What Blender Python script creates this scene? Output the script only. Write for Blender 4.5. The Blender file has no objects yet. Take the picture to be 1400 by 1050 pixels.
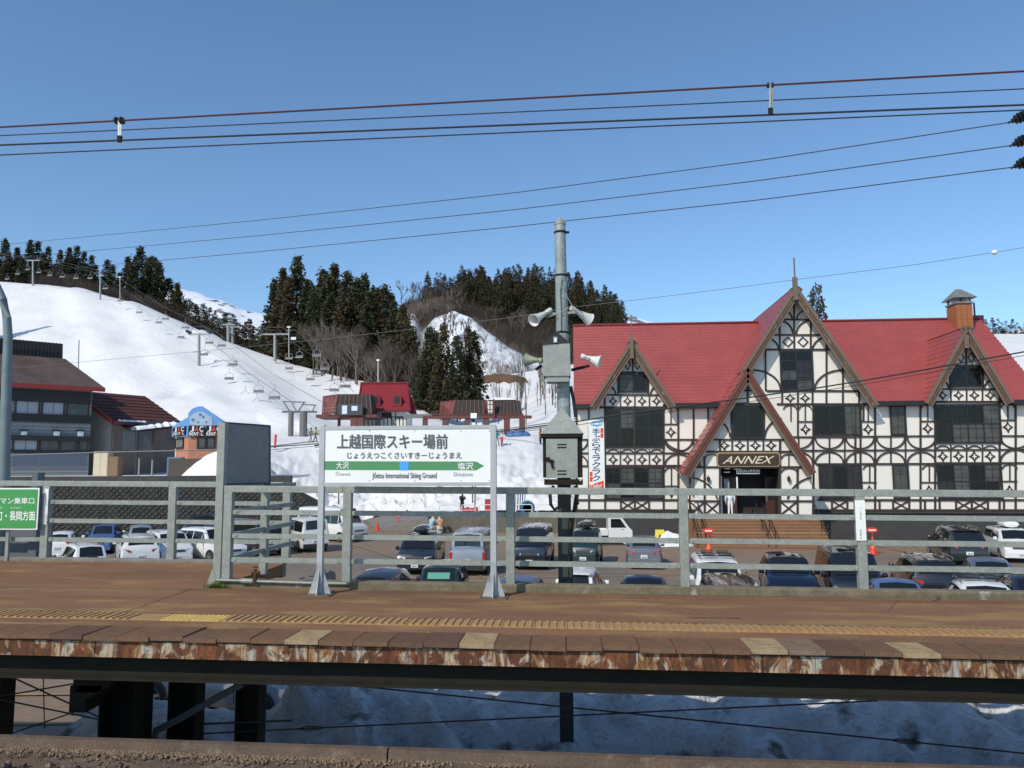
import bpy, math, random
import numpy as np
from mathutils import Vector, Matrix, Euler, noise as mnoise
random.seed(7)
R = math.radians
sc = bpy.context.scene
col = sc.collection

# ---------------------------------------------------------------- camera, light, exposure
YAW, PITCH, ROLL, F = R(4.5), R(5.97), R(-0.23), 1100.0
EYE = Vector((0, 0, 1.47))
cd = bpy.data.cameras.new('camera'); cam = bpy.data.objects.new('camera', cd); col.objects.link(cam)
cd.sensor_width = 36; cd.lens = 36*F/1400; cd.clip_start = .05; cd.clip_end = 20000
RM = Matrix.Rotation(YAW, 3, 'Z') @ Matrix.Rotation(math.pi/2+PITCH, 3, 'X') @ Matrix.Rotation(ROLL, 3, 'Z')
cam.matrix_world = Matrix.Translation(EYE) @ RM.to_4x4()
sc.camera = cam
world = bpy.data.worlds.new('World'); sc.world = world; world.use_nodes = True
SUN = Vector((.43, .66, -.67)).normalized()                # direction the light travels
wn = world.node_tree.nodes; wl = world.node_tree.links
for n in list(wn): wn.remove(n)
sky = wn.new('ShaderNodeTexSky'); sky.sky_type = 'NISHITA'; sky.sun_disc = False
sky.sun_elevation = math.asin(-SUN.z); sky.sun_rotation = math.atan2(-SUN.x, -SUN.y)
sky.altitude = 300; sky.air_density = 1.0; sky.dust_density = .5; sky.ozone_density = 2.2
bg = wn.new('ShaderNodeBackground'); bg.inputs[1].default_value = .14
wo = wn.new('ShaderNodeOutputWorld')
tint = wn.new('ShaderNodeMix'); tint.data_type = 'RGBA'; tint.blend_type = 'MULTIPLY'; tint.inputs[0].default_value = 1; tint.inputs[7].default_value = (.83, 1.0, 1.10, 1)
wl.new(sky.outputs[0], tint.inputs[6]); wl.new(tint.outputs[2], bg.inputs[0]); wl.new(bg.outputs[0], wo.inputs[0])
sd = bpy.data.lights.new('sun', 'SUN'); sd.energy = 3.25; sd.angle = R(.53); sd.color = (1, .925, .79)
so = bpy.data.objects.new('sun', sd); col.objects.link(so)
so.rotation_mode = 'QUATERNION'; so.rotation_quaternion = SUN.to_track_quat('-Z', 'Y'); so.location = (-20, -20, 40)
sc.view_settings.view_transform = 'Standard'; sc.view_settings.look = 'None'
sc.view_settings.exposure = .06; sc.view_settings.gamma = 1; sc.view_settings.use_curve_mapping = False

# ---------------------------------------------------------------- photograph-to-place measuring
FH = Vector((-math.sin(YAW), math.cos(YAW), 0)); RT = Vector((math.cos(YAW), math.sin(YAW), 0))
def ray(px, py): return RM @ Vector(((px-700)/F, (525-py)/F, -1))
def P(px, py, d):
    v = ray(px, py); return EYE + v*(d/v.dot(FH))
def G(px, py, z):
    v = ray(px, py); return EYE + v*((z-EYE.z)/v.z)
def PY(px, py, Y):
    v = ray(px, py); return EYE + v*(Y/v.y)
def PX(px, py, X):
    v = ray(px, py); return EYE + v*(X/v.x)
def GD(px, d, z):
    """point in column px (at the horizon) at depth d, height z"""
    p = P(px, 640, d); return Vector((p.x, p.y, z))
LOT = -3.53
def zp(X): return -.008*X                                    # the platform falls gently along the line

class VPlane:
    """a vertical wall plane through two measured ground points"""
    def __init__(s, pa, da, pb, db):
        a = P(pa, 640, da); b = P(pb, 640, db)
        s.a = Vector((a.x, a.y, 0)); s.u = Vector((b.x-a.x, b.y-a.y, 0)).normalized()
        s.n = Vector((s.u.y, -s.u.x, 0))
        if s.n.dot(EYE-s.a) < 0: s.n = -s.n
    def __call__(s, px, py, off=0):
        v = ray(px, py); t = (s.a-EYE).dot(s.n)/v.dot(s.n)
        return EYE + v*t + s.n*off
    def sz(s, px, py):
        q = s(px, py); return ((q-s.a).dot(s.u), q.z)
    def w(s, sx, z, off=0): return s.a + s.u*sx + s.n*off + Vector((0, 0, z))

# ---------------------------------------------------------------- mesh helpers
class MB:
    def __init__(s): s.v = []; s.f = []
    def add(s, vs, fs):
        k = len(s.v); s.v += [tuple(v) for v in vs]; s.f += [tuple(i+k for i in f) for f in fs]; return s
    def box(s, x0, x1, y0, y1, z0, z1, M=None):
        vs = [Vector(c) for c in ((x0,y0,z0),(x1,y0,z0),(x1,y1,z0),(x0,y1,z0),(x0,y0,z1),(x1,y0,z1),(x1,y1,z1),(x0,y1,z1))]
        if M: vs = [M @ v for v in vs]
        return s.add(vs, [(0,3,2,1),(4,5,6,7),(0,1,5,4),(1,2,6,5),(2,3,7,6),(3,0,4,7)])
    def beam(s, p, q, w, h, up=Vector((0,0,1))):
        p = Vector(p); q = Vector(q); d = (q-p).normalized(); a = d.cross(up)
        if a.length < 1e-4: a = d.cross(Vector((0,1,0)))
        a.normalize(); b = a.cross(d).normalized()
        vs = [c + a*i*w/2 + b*j*h/2 for c in (p, q) for i, j in ((-1,-1),(1,-1),(1,1),(-1,1))]
        return s.add(vs, [(3,2,1,0),(4,5,6,7),(0,1,5,4),(1,2,6,5),(2,3,7,6),(3,0,4,7)])
    def tube(s, pts, r, n=8, caps=True):
        pts = [Vector(p) for p in pts]; rs = r if isinstance(r, (list, tuple)) else [r]*len(pts)
        vs = []; fs = []
        for i, p in enumerate(pts):
            d = (pts[min(i+1, len(pts)-1)]-pts[max(i-1, 0)]).normalized()
            a = d.cross(Vector((0,0,1)) if abs(d.z) < .95 else Vector((0,1,0))).normalized(); b = d.cross(a)
            for k in range(n):
                t = 2*math.pi*k/n; vs.append(p + (a*math.cos(t)+b*math.sin(t))*rs[i])
        for i in range(len(pts)-1):
            for k in range(n):
                fs.append((i*n+k, i*n+(k+1)%n, (i+1)*n+(k+1)%n, (i+1)*n+k))
        if caps: fs += [tuple(range(n-1, -1, -1)), tuple(range((len(pts)-1)*n, len(pts)*n))]
        return s.add(vs, fs)
    def prism(s, poly, d):
        """extrude a world-space polygon by vector d"""
        n = len(poly); poly = [Vector(p) for p in poly]; d = Vector(d)
        return s.add(poly+[p+d for p in poly], [tuple(range(n)), tuple(range(2*n-1, n-1, -1))]+[(i, i+n, (i+1)%n+n, (i+1)%n) for i in range(n)])
    def quad(s, a, b, c, d): return s.add([a, b, c, d], [(0,1,2,3)])
    def lathe(s, prof, M=None, n=12):
        vs = []; fs = []
        for r, z in prof:
            for k in range(n):
                t = 2*math.pi*k/n; v = Vector((r*math.cos(t), r*math.sin(t), z)); vs.append(M @ v if M else v)
        for i in range(len(prof)-1):
            for k in range(n): fs.append((i*n+k, i*n+(k+1)%n, (i+1)*n+(k+1)%n, (i+1)*n+k))
        fs += [tuple(range(n-1,-1,-1)), tuple(range((len(prof)-1)*n, len(prof)*n))]
        return s.add(vs, fs)
    def mesh(s, name, inv=None):
        me = bpy.data.meshes.new(name)
        vs = s.v if inv is None else [tuple(inv @ Vector(v)) for v in s.v]
        me.from_pydata(vs, [], s.f); me.update(); return me

MW = {}
def empty(name, loc, rz=0, label=None, cat=None, group=None):
    o = bpy.data.objects.new(name, None); o.empty_display_size = .2; col.objects.link(o)
    o.location = loc; o.rotation_euler = (0, 0, rz)
    MW[o.name] = Matrix.Translation(Vector(loc)) @ Matrix.Rotation(rz, 4, 'Z')
    tag(o, label, cat, group); return o
def tag(o, label=None, cat=None, group=None, kind=None):
    if label: o['label'] = label
    if cat: o['category'] = cat
    if group: o['group'] = group
    if kind: o['kind'] = kind
    return o
def recalc(me):
    import bmesh
    b = bmesh.new(); b.from_mesh(me); bmesh.ops.recalc_face_normals(b, faces=b.faces); b.to_mesh(me); b.free()
def shade(me, smooth):
    if smooth:
        me.polygons.foreach_set('use_smooth', [True]*len(me.polygons))
        try: me.set_sharp_from_angle(angle=R(38))
        except Exception: pass
def obj(name, mb, m, parent=None, local=False, smooth=False, kind=None, bevel=0, label=None, fix=True, origin=None):
    """one mesh object; world coordinates unless local"""
    inv = None; Mw = Matrix()
    if parent is not None and not local:
        Mw = MW[parent.name]; inv = Mw.inverted()
    elif parent is None and origin is not None:
        Mw = Matrix.Translation(Vector(origin)); inv = Mw.inverted()
    me = mb.mesh(name, inv) if isinstance(mb, MB) else mb
    if fix and isinstance(mb, MB): recalc(me)
    shade(me, smooth); me.materials.append(m) if m and not me.materials else None
    o = bpy.data.objects.new(name, me); col.objects.link(o)
    if parent is not None: o.parent = parent; Mw = MW[parent.name] if not local else MW.get(parent.name, Matrix())
    elif origin is not None: o.location = origin
    MW[o.name] = Mw
    if bevel:
        b = o.modifiers.new('bevel', 'BEVEL'); b.width = bevel; b.segments = 2; b.limit_method = 'ANGLE'
    if kind: o['kind'] = kind
    if label: o['label'] = label
    return o
def kids(o): return [c for c in o.children]
CH = {}
def copy_tree(o, parent=None):
    c = o.copy(); col.objects.link(c); c.parent = parent
    for ch in o.children: copy_tree(ch, c)
    return c

# ---------------------------------------------------------------- materials
MATS = {}
def mat(name, c, rough=.7, metal=0, c2=None, scale=3, amt=.5, detail=6, bump=0, bscale=None, stretch=None, c3=None, s3=1, t3=(.55,.7), spec=.5, coat=0, alpha=1, emit=None, bdist=.02, fine=None):
    """base colour with two noise layers of real colour variation plus fine relief"""
    if name in MATS: return MATS[name]
    m = bpy.data.materials.new(name); m.use_nodes = True; MATS[name] = m
    n = m.node_tree.nodes; l = m.node_tree.links; b = n['Principled BSDF']
    b.inputs['Roughness'].default_value = rough; b.inputs['Metallic'].default_value = metal
    b.inputs['Specular IOR Level'].default_value = spec; b.inputs['Coat Weight'].default_value = coat
    if coat: b.inputs['Coat Roughness'].default_value = .05
    b.inputs['Base Color'].default_value = (*c, 1)
    if c2 or bump or c3 or fine:
        tc = n.new('ShaderNodeTexCoord'); mp = n.new('ShaderNodeMapping'); l.new(tc.outputs['Object'], mp.inputs[0])
        if stretch: mp.inputs['Scale'].default_value = stretch
        def nz(sc_, det=detail, ro=.6):
            t = n.new('ShaderNodeTexNoise'); t.inputs['Scale'].default_value = sc_; t.inputs['Detail'].default_value = det; t.inputs['Roughness'].default_value = ro
            l.new(mp.outputs[0], t.inputs['Vector']); return t
        cur = None
        if c2:
            t = nz(scale); r = n.new('ShaderNodeMapRange'); r.inputs[1].default_value = .5-.5*amt*.6; r.inputs[2].default_value = .5+.5*amt*.6
            l.new(t.outputs[0], r.inputs[0])
            x = n.new('ShaderNodeMix'); x.data_type = 'RGBA'; x.inputs[6].default_value = (*c, 1); x.inputs[7].default_value = (*c2, 1)
            l.new(r.outputs[0], x.inputs[0]); cur = x.outputs[2]
        if c3:
            t = nz(s3); r = n.new('ShaderNodeMapRange'); r.inputs[1].default_value = t3[0]; r.inputs[2].default_value = t3[1]
            l.new(t.outputs[0], r.inputs[0])
            x = n.new('ShaderNodeMix'); x.data_type = 'RGBA'; x.inputs[7].default_value = (*c3, 1)
            if cur: l.new(cur, x.inputs[6])
            else: x.inputs[6].default_value = (*c, 1)
            l.new(r.outputs[0], x.inputs[0]); cur = x.outputs[2]
        if fine:
            t = nz(fine[0], 3); r = n.new('ShaderNodeMapRange'); r.inputs[1].default_value = .3; r.inputs[2].default_value = .7; r.inputs[3].default_value = 1-fine[1]; r.inputs[4].default_value = 1+fine[1]
            l.new(t.outputs[0], r.inputs[0])
            x = n.new('ShaderNodeVectorMath'); x.operation = 'SCALE'
            if cur: l.new(cur, x.inputs[0])
            else: x.inputs[0].default_value = c
            l.new(r.outputs[0], x.inputs['Scale']); cur = x.outputs[0]
        if cur: l.new(cur, b.inputs['Base Color'])
        if bump:
            t = nz(bscale or scale*4); bp = n.new('ShaderNodeBump'); bp.inputs['Strength'].default_value = bump; bp.inputs['Distance'].default_value = bdist
            l.new(t.outputs[0], bp.inputs['Height']); l.new(bp.outputs[0], b.inputs['Normal'])
    if emit: b.inputs['Emission Color'].default_value = (*emit[0], 1); b.inputs['Emission Strength'].default_value = emit[1]
    return m
def hexc(r, g, b):
    f = lambda v: (v/255/12.92 if v <= 10 else ((v/255+.055)/1.055)**2.4)
    return (f(r), f(g), f(b))
M_SNOW = mat('snow', (.77,.76,.76), .75, c2=(.78,.79,.81), scale=.05, amt=.9, bump=.45, bscale=.7, bdist=.3, spec=.2)
M_SNOWR = mat('rough_snow', (.82,.84,.87), .8, c2=(.68,.71,.75), scale=1.2, amt=.9, bump=.9, bscale=2.2, bdist=.5, spec=.2)
M_SNOWD = mat('old_snow', (.90,.90,.90), .8, c2=(.52,.51,.50), scale=3.0, amt=1, bump=1, bscale=7, bdist=.16, spec=.25, c3=(.16,.15,.13), s3=1.6, t3=(.57,.68))  # mottled tones put contrast the flat light lacks into the colour, besides dirt
M_GALV = mat('galvanised', (.34,.36,.32), .6, .15, c2=(.22,.24,.215), scale=9, amt=.9, fine=(60,.22), c3=(.17,.12,.08), s3=3.5, t3=(.66,.80))
M_GALVL = mat('painted_grey_steel', (.45,.47,.48), .5, .1, c2=(.36,.385,.39), scale=5, amt=.8, fine=(40,.08), c3=(.27,.22,.17), s3=5, t3=(.66,.78))
M_CONC = mat('concrete', (.27,.25,.22), .9, c2=(.15,.135,.11), scale=4, amt=.9, fine=(70,.2), bump=.5, bscale=60, bdist=.01)
M_CONCD = mat('stained_concrete', (.125,.125,.12), .9, c2=(.06,.062,.06), scale=1.3, amt=.9, fine=(30,.25), bump=.4, bscale=20, bdist=.03)
M_DARK = mat('dark_steel', (.016,.015,.012), .9, c2=(.028,.024,.018), scale=5, amt=.9, spec=.15)
M_BLACK = mat('black_rubber', (.015,.015,.015), .6)
M_WIRE = mat('wire_dark', (.02,.02,.022), .6)
M_WIRER = mat('wire_rusty', (.075,.015,.012), .6)
M_WHITE = mat('white_plastic', (.78,.78,.75), .45, c2=(.68,.68,.64), scale=6, amt=.6)
M_SIGN = mat('sign_white', (.86,.87,.84), .35, c2=(.79,.80,.76), scale=1.5, amt=.8, c3=(.68,.66,.60), s3=2.2, t3=(.62,.80))
M_TEXT = mat('sign_grey_print', (.10,.105,.11), .5)
M_TEXTL = mat('sign_light_print', (.30,.31,.32), .5)
M_GREEN = mat('sign_green', hexc(78,140,90), .4)
M_GREEN2 = mat('sign_bright_green', hexc(66,150,78), .4)
M_BLUEP = mat('sign_blue', hexc(70,160,235), .4)
def slope_snow():
    m = bpy.data.materials.new('groomed_snow'); m.use_nodes = True; n = m.node_tree.nodes; l = m.node_tree.links; b = n['Principled BSDF']; b.inputs['Roughness'].default_value = .75; b.inputs['Specular IOR Level'].default_value = .2
    tc = n.new('ShaderNodeTexCoord')
    def nz(s, st, rot, det=5, dist=0):
        m0 = n.new('ShaderNodeMapping'); m0.inputs['Rotation'].default_value = (0, 0, rot); l.new(tc.outputs['Object'], m0.inputs[0]); mp = n.new('ShaderNodeMapping'); mp.inputs['Scale'].default_value = st; l.new(m0.outputs[0], mp.inputs[0])
        t = n.new('ShaderNodeTexNoise'); t.inputs['Scale'].default_value = s; t.inputs['Detail'].default_value = det; t.inputs['Distortion'].default_value = dist; l.new(mp.outputs[0], t.inputs['Vector']); return t
    v = GD(300, 112, 0)-GD(120, 262, 0); rot = -math.atan2(v.y, v.x)
    a = nz(.22, (.05, 1, 1), rot, 6, .2); c = nz(.05, (1, 1, 1), 0, 4)
    r1 = n.new('ShaderNodeMapRange'); r1.inputs[1].default_value = .42; r1.inputs[2].default_value = .66; l.new(a.outputs[0], r1.inputs[0])
    x = n.new('ShaderNodeMix'); x.data_type = 'RGBA'; x.inputs[6].default_value = (.76,.75,.74,1); x.inputs[7].default_value = (.68,.68,.68,1); l.new(r1.outputs[0], x.inputs[0])
    r2 = n.new('ShaderNodeMapRange'); r2.inputs[1].default_value = .5; r2.inputs[2].default_value = .7; r2.inputs[4].default_value = .8; l.new(c.outputs[0], r2.inputs[0])
    x2 = n.new('ShaderNodeMix'); x2.data_type = 'RGBA'; x2.inputs[7].default_value = (.73,.72,.71,1); l.new(x.outputs[2], x2.inputs[6]); l.new(r2.outputs[0], x2.inputs[0]); l.new(x2.outputs[2], b.inputs['Base Color'])
    d = nz(.9, (.10, 1, 1), rot, 6); e = nz(.7, (1, 1, 1), 0, 8)
    ad = n.new('ShaderNodeMath'); l.new(d.outputs[0], ad.inputs[0]); l.new(e.outputs[0], ad.inputs[1]); bp = n.new('ShaderNodeBump'); bp.inputs['Strength'].default_value = .35; bp.inputs['Distance'].default_value = .3; l.new(ad.outputs[0], bp.inputs['Height']); l.new(bp.outputs[0], b.inputs['Normal']); return m
M_SLOPE = slope_snow()
M_RED = mat('red_plastic', (.72,.06,.03), .4)
M_GLASS = mat('window_glass', (.012,.014,.016), .08, spec=.6)
M_ASPH = mat('asphalt_rusty', (.215,.14,.090), .85, c2=(.25,.185,.13), scale=.22, amt=.9, fine=(4,.14), c3=(.145,.135,.115), s3=.09, t3=(.48,.62), bump=.3, bscale=30, bdist=.01)
M_ROADG = mat('asphalt_grey', (.17,.155,.14), .85, c2=(.22,.2,.18), scale=.5, amt=.9, fine=(8,.12))
M_YELL = mat('worn_yellow_paint', (.42,.27,.10), .8, c2=(.22,.16,.10), scale=2.5, amt=.9)

# ---------------------------------------------------------------- lettering laid on a surface
def text_mesh(s, bold=0.0, shear=0, sx=1):
    cu = bpy.data.curves.new('lettering', 'FONT'); cu.body = s; cu.size = 1; cu.offset = bold; cu.shear = shear; cu.resolution_u = 3
    o = bpy.data.objects.new('lettering', cu); col.objects.link(o)
    dg = bpy.context.evaluated_depsgraph_get(); dg.update()
    me = bpy.data.meshes.new_from_object(o.evaluated_get(dg)); bpy.data.objects.remove(o); bpy.data.curves.remove(cu)
    return me
def lettering(s, A, B, C_, m, parent, lift=.003, bold=.0, shear=0, name='lettering', sub=None):
    """fit the words between A (lower left), B (lower right) and C_ (upper left), facing the viewer of that plane"""
    me = text_mesh(s, 0, shear)
    A = Vector(A); B = Vector(B); C_ = Vector(C_)
    n = len(me.vertices); co = np.zeros(n*3); me.vertices.foreach_get('co', co); co = co.reshape(-1, 3)
    if n == 0: return None
    mn = co.min(0); mx = co.max(0); u = B-A; w = C_-A; nn = u.cross(w).normalized()
    q = (co-mn)/np.maximum(mx-mn, 1e-6)
    out = np.array(A)+q[:, :1]*np.array(u)+q[:, 1:2]*np.array(w)+np.array(nn)*lift
    inv = np.array(MW[parent.name].inverted()); out = out @ inv[:3, :3].T+inv[:3, 3]
    me.vertices.foreach_set('co', out.ravel()); me.materials.clear(); me.materials.append(m); me.update()
    if bold > .009:      # heavier strokes: slightly shifted layers, each a hair prouder
        e = w.length*bold*.9; polys = [tuple(p.vertices) for p in me.polygons]; un = np.array(inv[:3, :3] @ np.array(u.normalized())); wnn = np.array(inv[:3, :3] @ np.array(w.normalized())); nl = np.array(inv[:3, :3] @ np.array(nn))
        V = []; Q = []
        for k_, (dx, dy) in enumerate(((-1, 0), (1, 0), (0, 1), (0, -1), (-.7, .7), (.7, -.7), (0, 0))):
            V.append(out+un*dx*e+wnn*dy*e*.8+nl*.0002*k_); Q += [tuple(i+k_*n for i in p) for p in polys]
        me = bpy.data.meshes.new('lettering'); me.from_pydata(np.concatenate(V).tolist(), [], Q); me.update(); me.materials.append(m)
    o = bpy.data.objects.new(name, me); col.objects.link(o); o.parent = parent; MW[o.name] = MW[parent.name]
    return o
# ================================================================ SETTING: ground, snow, hills
def interp(x, xs, ys):
    return float(np.interp(x, xs, ys))
def net_surface(name, cols, xs, m, K=None, sub=4, lift=None, kind='structure', smooth=True, jitter=0, closed=False):
    """ground surface through measured profiles: cols = {px: [(depth, py), ...]}"""
    keys = sorted(cols); K = len(cols[keys[0]])
    D = np.array([[a[0] for a in cols[k]] for k in keys], float)
    Z = np.array([[GDz(k, *a) for a in cols[k]] for k in keys], float)
    n = (K-1)*sub+1
    t = np.linspace(0, K-1, n)
    verts = []
    for x in xs:
        d = [np.interp(x, keys, D[:, i]) for i in range(K)]
        z = [np.interp(x, keys, Z[:, i]) for i in range(K)]
        for q in t:
            i = min(int(q), K-2); f = q-i
            p0, p1, p2, p3 = z[max(i-1, 0)], z[i], z[i+1], z[min(i+2, K-1)]
            m1 = (p2-p0)/2 if i > 0 else p2-p1; m2 = (p3-p1)/2 if i < K-2 else p2-p1
            m1 = max(min(m1, 2.0*abs(p2-p1)+.1), -2.0*abs(p2-p1)-.1); m2 = max(min(m2, 2.0*abs(p2-p1)+.1), -2.0*abs(p2-p1)-.1)
            zz = (2*f**3-3*f*f+1)*p1+(f**3-2*f*f+f)*m1+(-2*f**3+3*f*f)*p2+(f**3-f*f)*m2
            dd = d[i]*(1-f)+d[i+1]*f
            g = GD(x, dd, zz)
            if lift: g.z += lift(x, dd, g)
            verts.append(g)
    nx = len(xs); fs = [(i*n+j, (i+1)*n+j, (i+1)*n+j+1, i*n+j+1) for i in range(nx-1) for j in range(n-1)]
    mb = MB(); mb.add(verts, fs)
    return obj(name, mb, m, kind=kind, smooth=smooth, fix=False)
def GDz(px, d, y):
    return P(px, y, d).z
# big snow country out to the horizon
g = MB(); 
N_ = 48; ring = [0, 90, 300, 900, 3000, 9000]
vs = [(0, 0, -4.3)]; fs = []
for r_ in ring[1:]:
    for k in range(N_):
        a = 2*math.pi*k/N_; vs.append((r_*math.cos(a), r_*math.sin(a), -4.3))
for k in range(N_): fs.append((0, 1+k, 1+(k+1)%N_))
for i in range(len(ring)-2):
    for k in range(N_): fs.append((1+i*N_+k, 1+(i+1)*N_+k, 1+(i+1)*N_+(k+1)%N_, 1+i*N_+(k+1)%N_))
obj('ground', g.add(vs, fs), M_SNOW, kind='structure', fix=False)
# parking lot sheet
a = MB(); 
def lotz(x, y): return LOT
nx, ny = 40, 30; vs = []; X0, X1, Y0_, Y1_ = -75, 75, 10.6, 92
for i in range(nx+1):
    for j in range(ny+1):
        x = X0+(X1-X0)*i/nx; y = Y0_+(Y1_-Y0_)*j/ny; vs.append((x, y, lotz(x, y)+.02*mnoise.noise(Vector((x*.2, y*.2, 0)))))
fs = [(i*(ny+1)+j, (i+1)*(ny+1)+j, (i+1)*(ny+1)+j+1, i*(ny+1)+j+1) for i in range(nx) for j in range(ny)]
obj('parking_lot', a.add(vs, fs), M_ASPH, kind='structure', smooth=True, fix=False)
# painted lines
lots_ = bpy.data.objects['parking_lot']
def lotline(p, q, w=.12):
    p = G(*p, LOT+.035); q = G(*q, LOT+.035); d = (q-p).normalized(); s_ = Vector((-d.y, d.x, 0))*w/2
    ln = MB(); ln.quad(p-s_, q-s_, q+s_, p+s_); obj('painted_line', ln, M_YELL, lots_, fix=False)
lotline((-60, 950), (420, 945), .14); lotline((-80, 990), (330, 985), .1)
lotline((475, 742), (560, 768), .16); lotline((500, 712), (620, 740), .13); lotline((470, 790), (660, 790), .13)
lotline((640, 781), (680, 795), .13); lotline((700, 790), (960, 786), .13); lotline((1195, 745), (1300, 768), .16); lotline((800, 772), (960, 770), .13)
lotline((820, 745), (850, 745), .2); lotline((1240, 739), (1262, 752), .14)

# ---- main ski slope, plaza and knolls
NC = {
 -500:[(76,652),(90,640),(110,610),(170,540),(240,440),(320,372),(420,395)],
 -150:[(76,652),(90,640),(110,612),(170,545),(240,450),(318,380),(420,400)],
 0:   [(76,652),(90,640),(108,612),(165,548),(225,460),(305,387),(400,398)],
 50:  [(76,651),(90,640),(108,612),(160,550),(225,455),(300,390),(390,402)],
 100: [(76,650),(90,640),(106,612),(155,552),(215,465),(288,397),(370,410)],
 150: [(76,650),(90,638),(104,612),(150,552),(205,475),(272,409),(350,422)],
 200: [(74,652),(88,636),(102,612),(145,555),(195,485),(258,425),(330,436)],
 250: [(72,655),(86,634),(100,610),(140,556),(185,495),(240,445),(310,456)],
 300: [(68,672),(82,632),(98,608),(134,562),(175,508),(222,469),(290,478)],
 345: [(74,713),(80,634),(96,606),(130,566),(168,518),(208,481),(270,490)],
 400: [(76,713),(84,662),(95,606),(126,574),(160,532),(192,499),(250,506)],
 450: [(80,709.5),(86,665),(95,606),(122,580),(150,546),(178,511),(235,519)],
 500: [(80,708),(87,668),(95,606),(118,585),(144,556),(168,521),(220,530)],
 550: [(76,706),(84,672),(95,605),(115,589),(138,565),(158,534),(205,545)],
 580: [(70,699),(79,662),(95,604),(114,592),(132,574),(150,550),(200,561)],
 600: [(70,698),(79,658),(95,603),(113,594),(130,580),(148,562),(205,545)],
 630: [(70,698),(79,656),(95,602),(113,595),(132,586),(152,577),(205,525)],
 680: [(70,698),(78,655),(95,600),(113,594),(134,582),(160,560),(205,515)],
 730: [(70,698),(78,655),(95,599),(113,592),(134,570),(160,545),(205,508)],
 780: [(70,698),(79,662),(96,610),(113,592),(134,560),(165,528),(210,500)],
 850: [(80,700),(90,660),(100,630),(115,600),(140,565),(170,530),(215,500)],
 1250:[(80,700),(90,675),(100,655),(118,620),(150,560),(190,500),(240,462)],
 1340:[(80,700),(90,670),(100,650),(118,620),(150,555),(190,490),(240,457)],
 1420:[(80,700),(90,670),(100,650),(118,620),(150,555),(190,490),(240,455)],
 2100:[(80,700),(90,670),(100,650),(118,620),(150,555),(190,490),(240,450)],
}
def dist_line(x, y, pts):
    best = 1e9; s_ = 0
    for (x0, y0), (x1, y1) in zip(pts, pts[1:]):
        t = max(0, min(1, ((x-x0)*(x1-x0)+(y-y0)*(y1-y0))/((x1-x0)**2+(y1-y0)**2)))
        px, py = x0+t*(x1-x0), y0+t*(y1-y0); d = math.hypot(x-px, y-py)
        if d < best: best = d; s_ = (y1-y0)*(x-x0)-(x1-x0)*(y-y0)
    return best, (1 if s_ > 0 else -1)
BANKS = [((GD(85,285,0).xy), GD(140,190,0).xy, GD(300,112,0).xy), (GD(165,262,0).xy, GD(240,175,0).xy, GD(345,118,0).xy), (GD(270,225,0).xy, GD(330,160,0).xy, GD(400,112,0).xy)]
def slope_lift(x, d, g):
    z = .5*mnoise.noise(Vector((g.x*.03, g.y*.03, 1)))+.12*mnoise.noise(Vector((g.x*.15, g.y*.15, 4)))
    for k, b in enumerate(BANKS):
        q, s_ = dist_line(g.x, g.y, [tuple(p) for p in b]); z += (1.1, 1.0, 1.3)[k]*math.exp(-(q/(3.2 if s_ > 0 else 6.5))**2)
    if 62 < d < 98 and x > 330:                                  # ploughed snow bank, rough
        f = math.exp(-((d-76)/11)**2)
        f *= min(1, max(0, (d-69)/6)) if x > 560 else 1; q_ = 1.3 if x < 600 else .55
        z += f*q_*(1.0*mnoise.noise(Vector((g.x*.35, g.y*.35, 2)))+.75*mnoise.noise(Vector((g.x*.85, g.y*.85, 7)))+.55*mnoise.noise(Vector((g.x*1.9, g.y*1.9, 9))))
    # hollow melted in the slope
    h = GD(240, 150, 0); q = math.hypot(g.x-h.x, (g.y-h.y)*.5); z -= 1.1*math.exp(-(q/2.0)**2)
    return z
net_surface('ski_slope', NC, list(np.arange(-500, 300, 10))+list(np.arange(300, 800, 2.5))+list(np.arange(800, 2101, 14)), M_SLOPE, sub=22, lift=slope_lift)

M_BRUSHG = mat('brushy_hillside', (.085,.062,.048), .95, c2=(.13,.10,.08), scale=.08, amt=.9, fine=(.8,.3), c3=(.55,.56,.58), s3=.05, t3=(.62,.66), bump=.8, bscale=.6, bdist=1.0)
HC = {  # forested hill in the middle distance
 180:[(330,520),(380,470),(430,432),(520,470)],
 230:[(330,520),(380,470),(430,425),(520,470)],
 330:[(300,520),(340,485),(400,462),(500,490)],
 430:[(300,530),(340,500),(400,474),(500,500)],
 520:[(280,540),(330,470),(400,440),(500,470)],
 560:[(270,540),(320,455),(390,412),(500,440)],
 590:[(265,540),(315,450),(380,400),(500,430)],
 640:[(260,540),(310,455),(375,402),(500,430)],
 700:[(250,535),(305,460),(370,405),(500,430)],
 760:[(245,530),(300,465),(365,407),(500,430)],
 810:[(245,530),(300,470),(360,420),(500,440)],
 850:[(245,530),(300,490),(360,447),(500,460)],
 900:[(250,530),(300,510),(360,492),(500,500)],
 1000:[(260,540),(300,530),(360,515),(500,520)],
}
net_surface('brushy_hill', HC, range(180, 1001, 7), M_BRUSHG, sub=10, lift=lambda x, d, g: 2.2*mnoise.noise(Vector((g.x*.03, g.y*.03, 3)))+.8*mnoise.noise(Vector((g.x*.1, g.y*.1, 5))))
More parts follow.
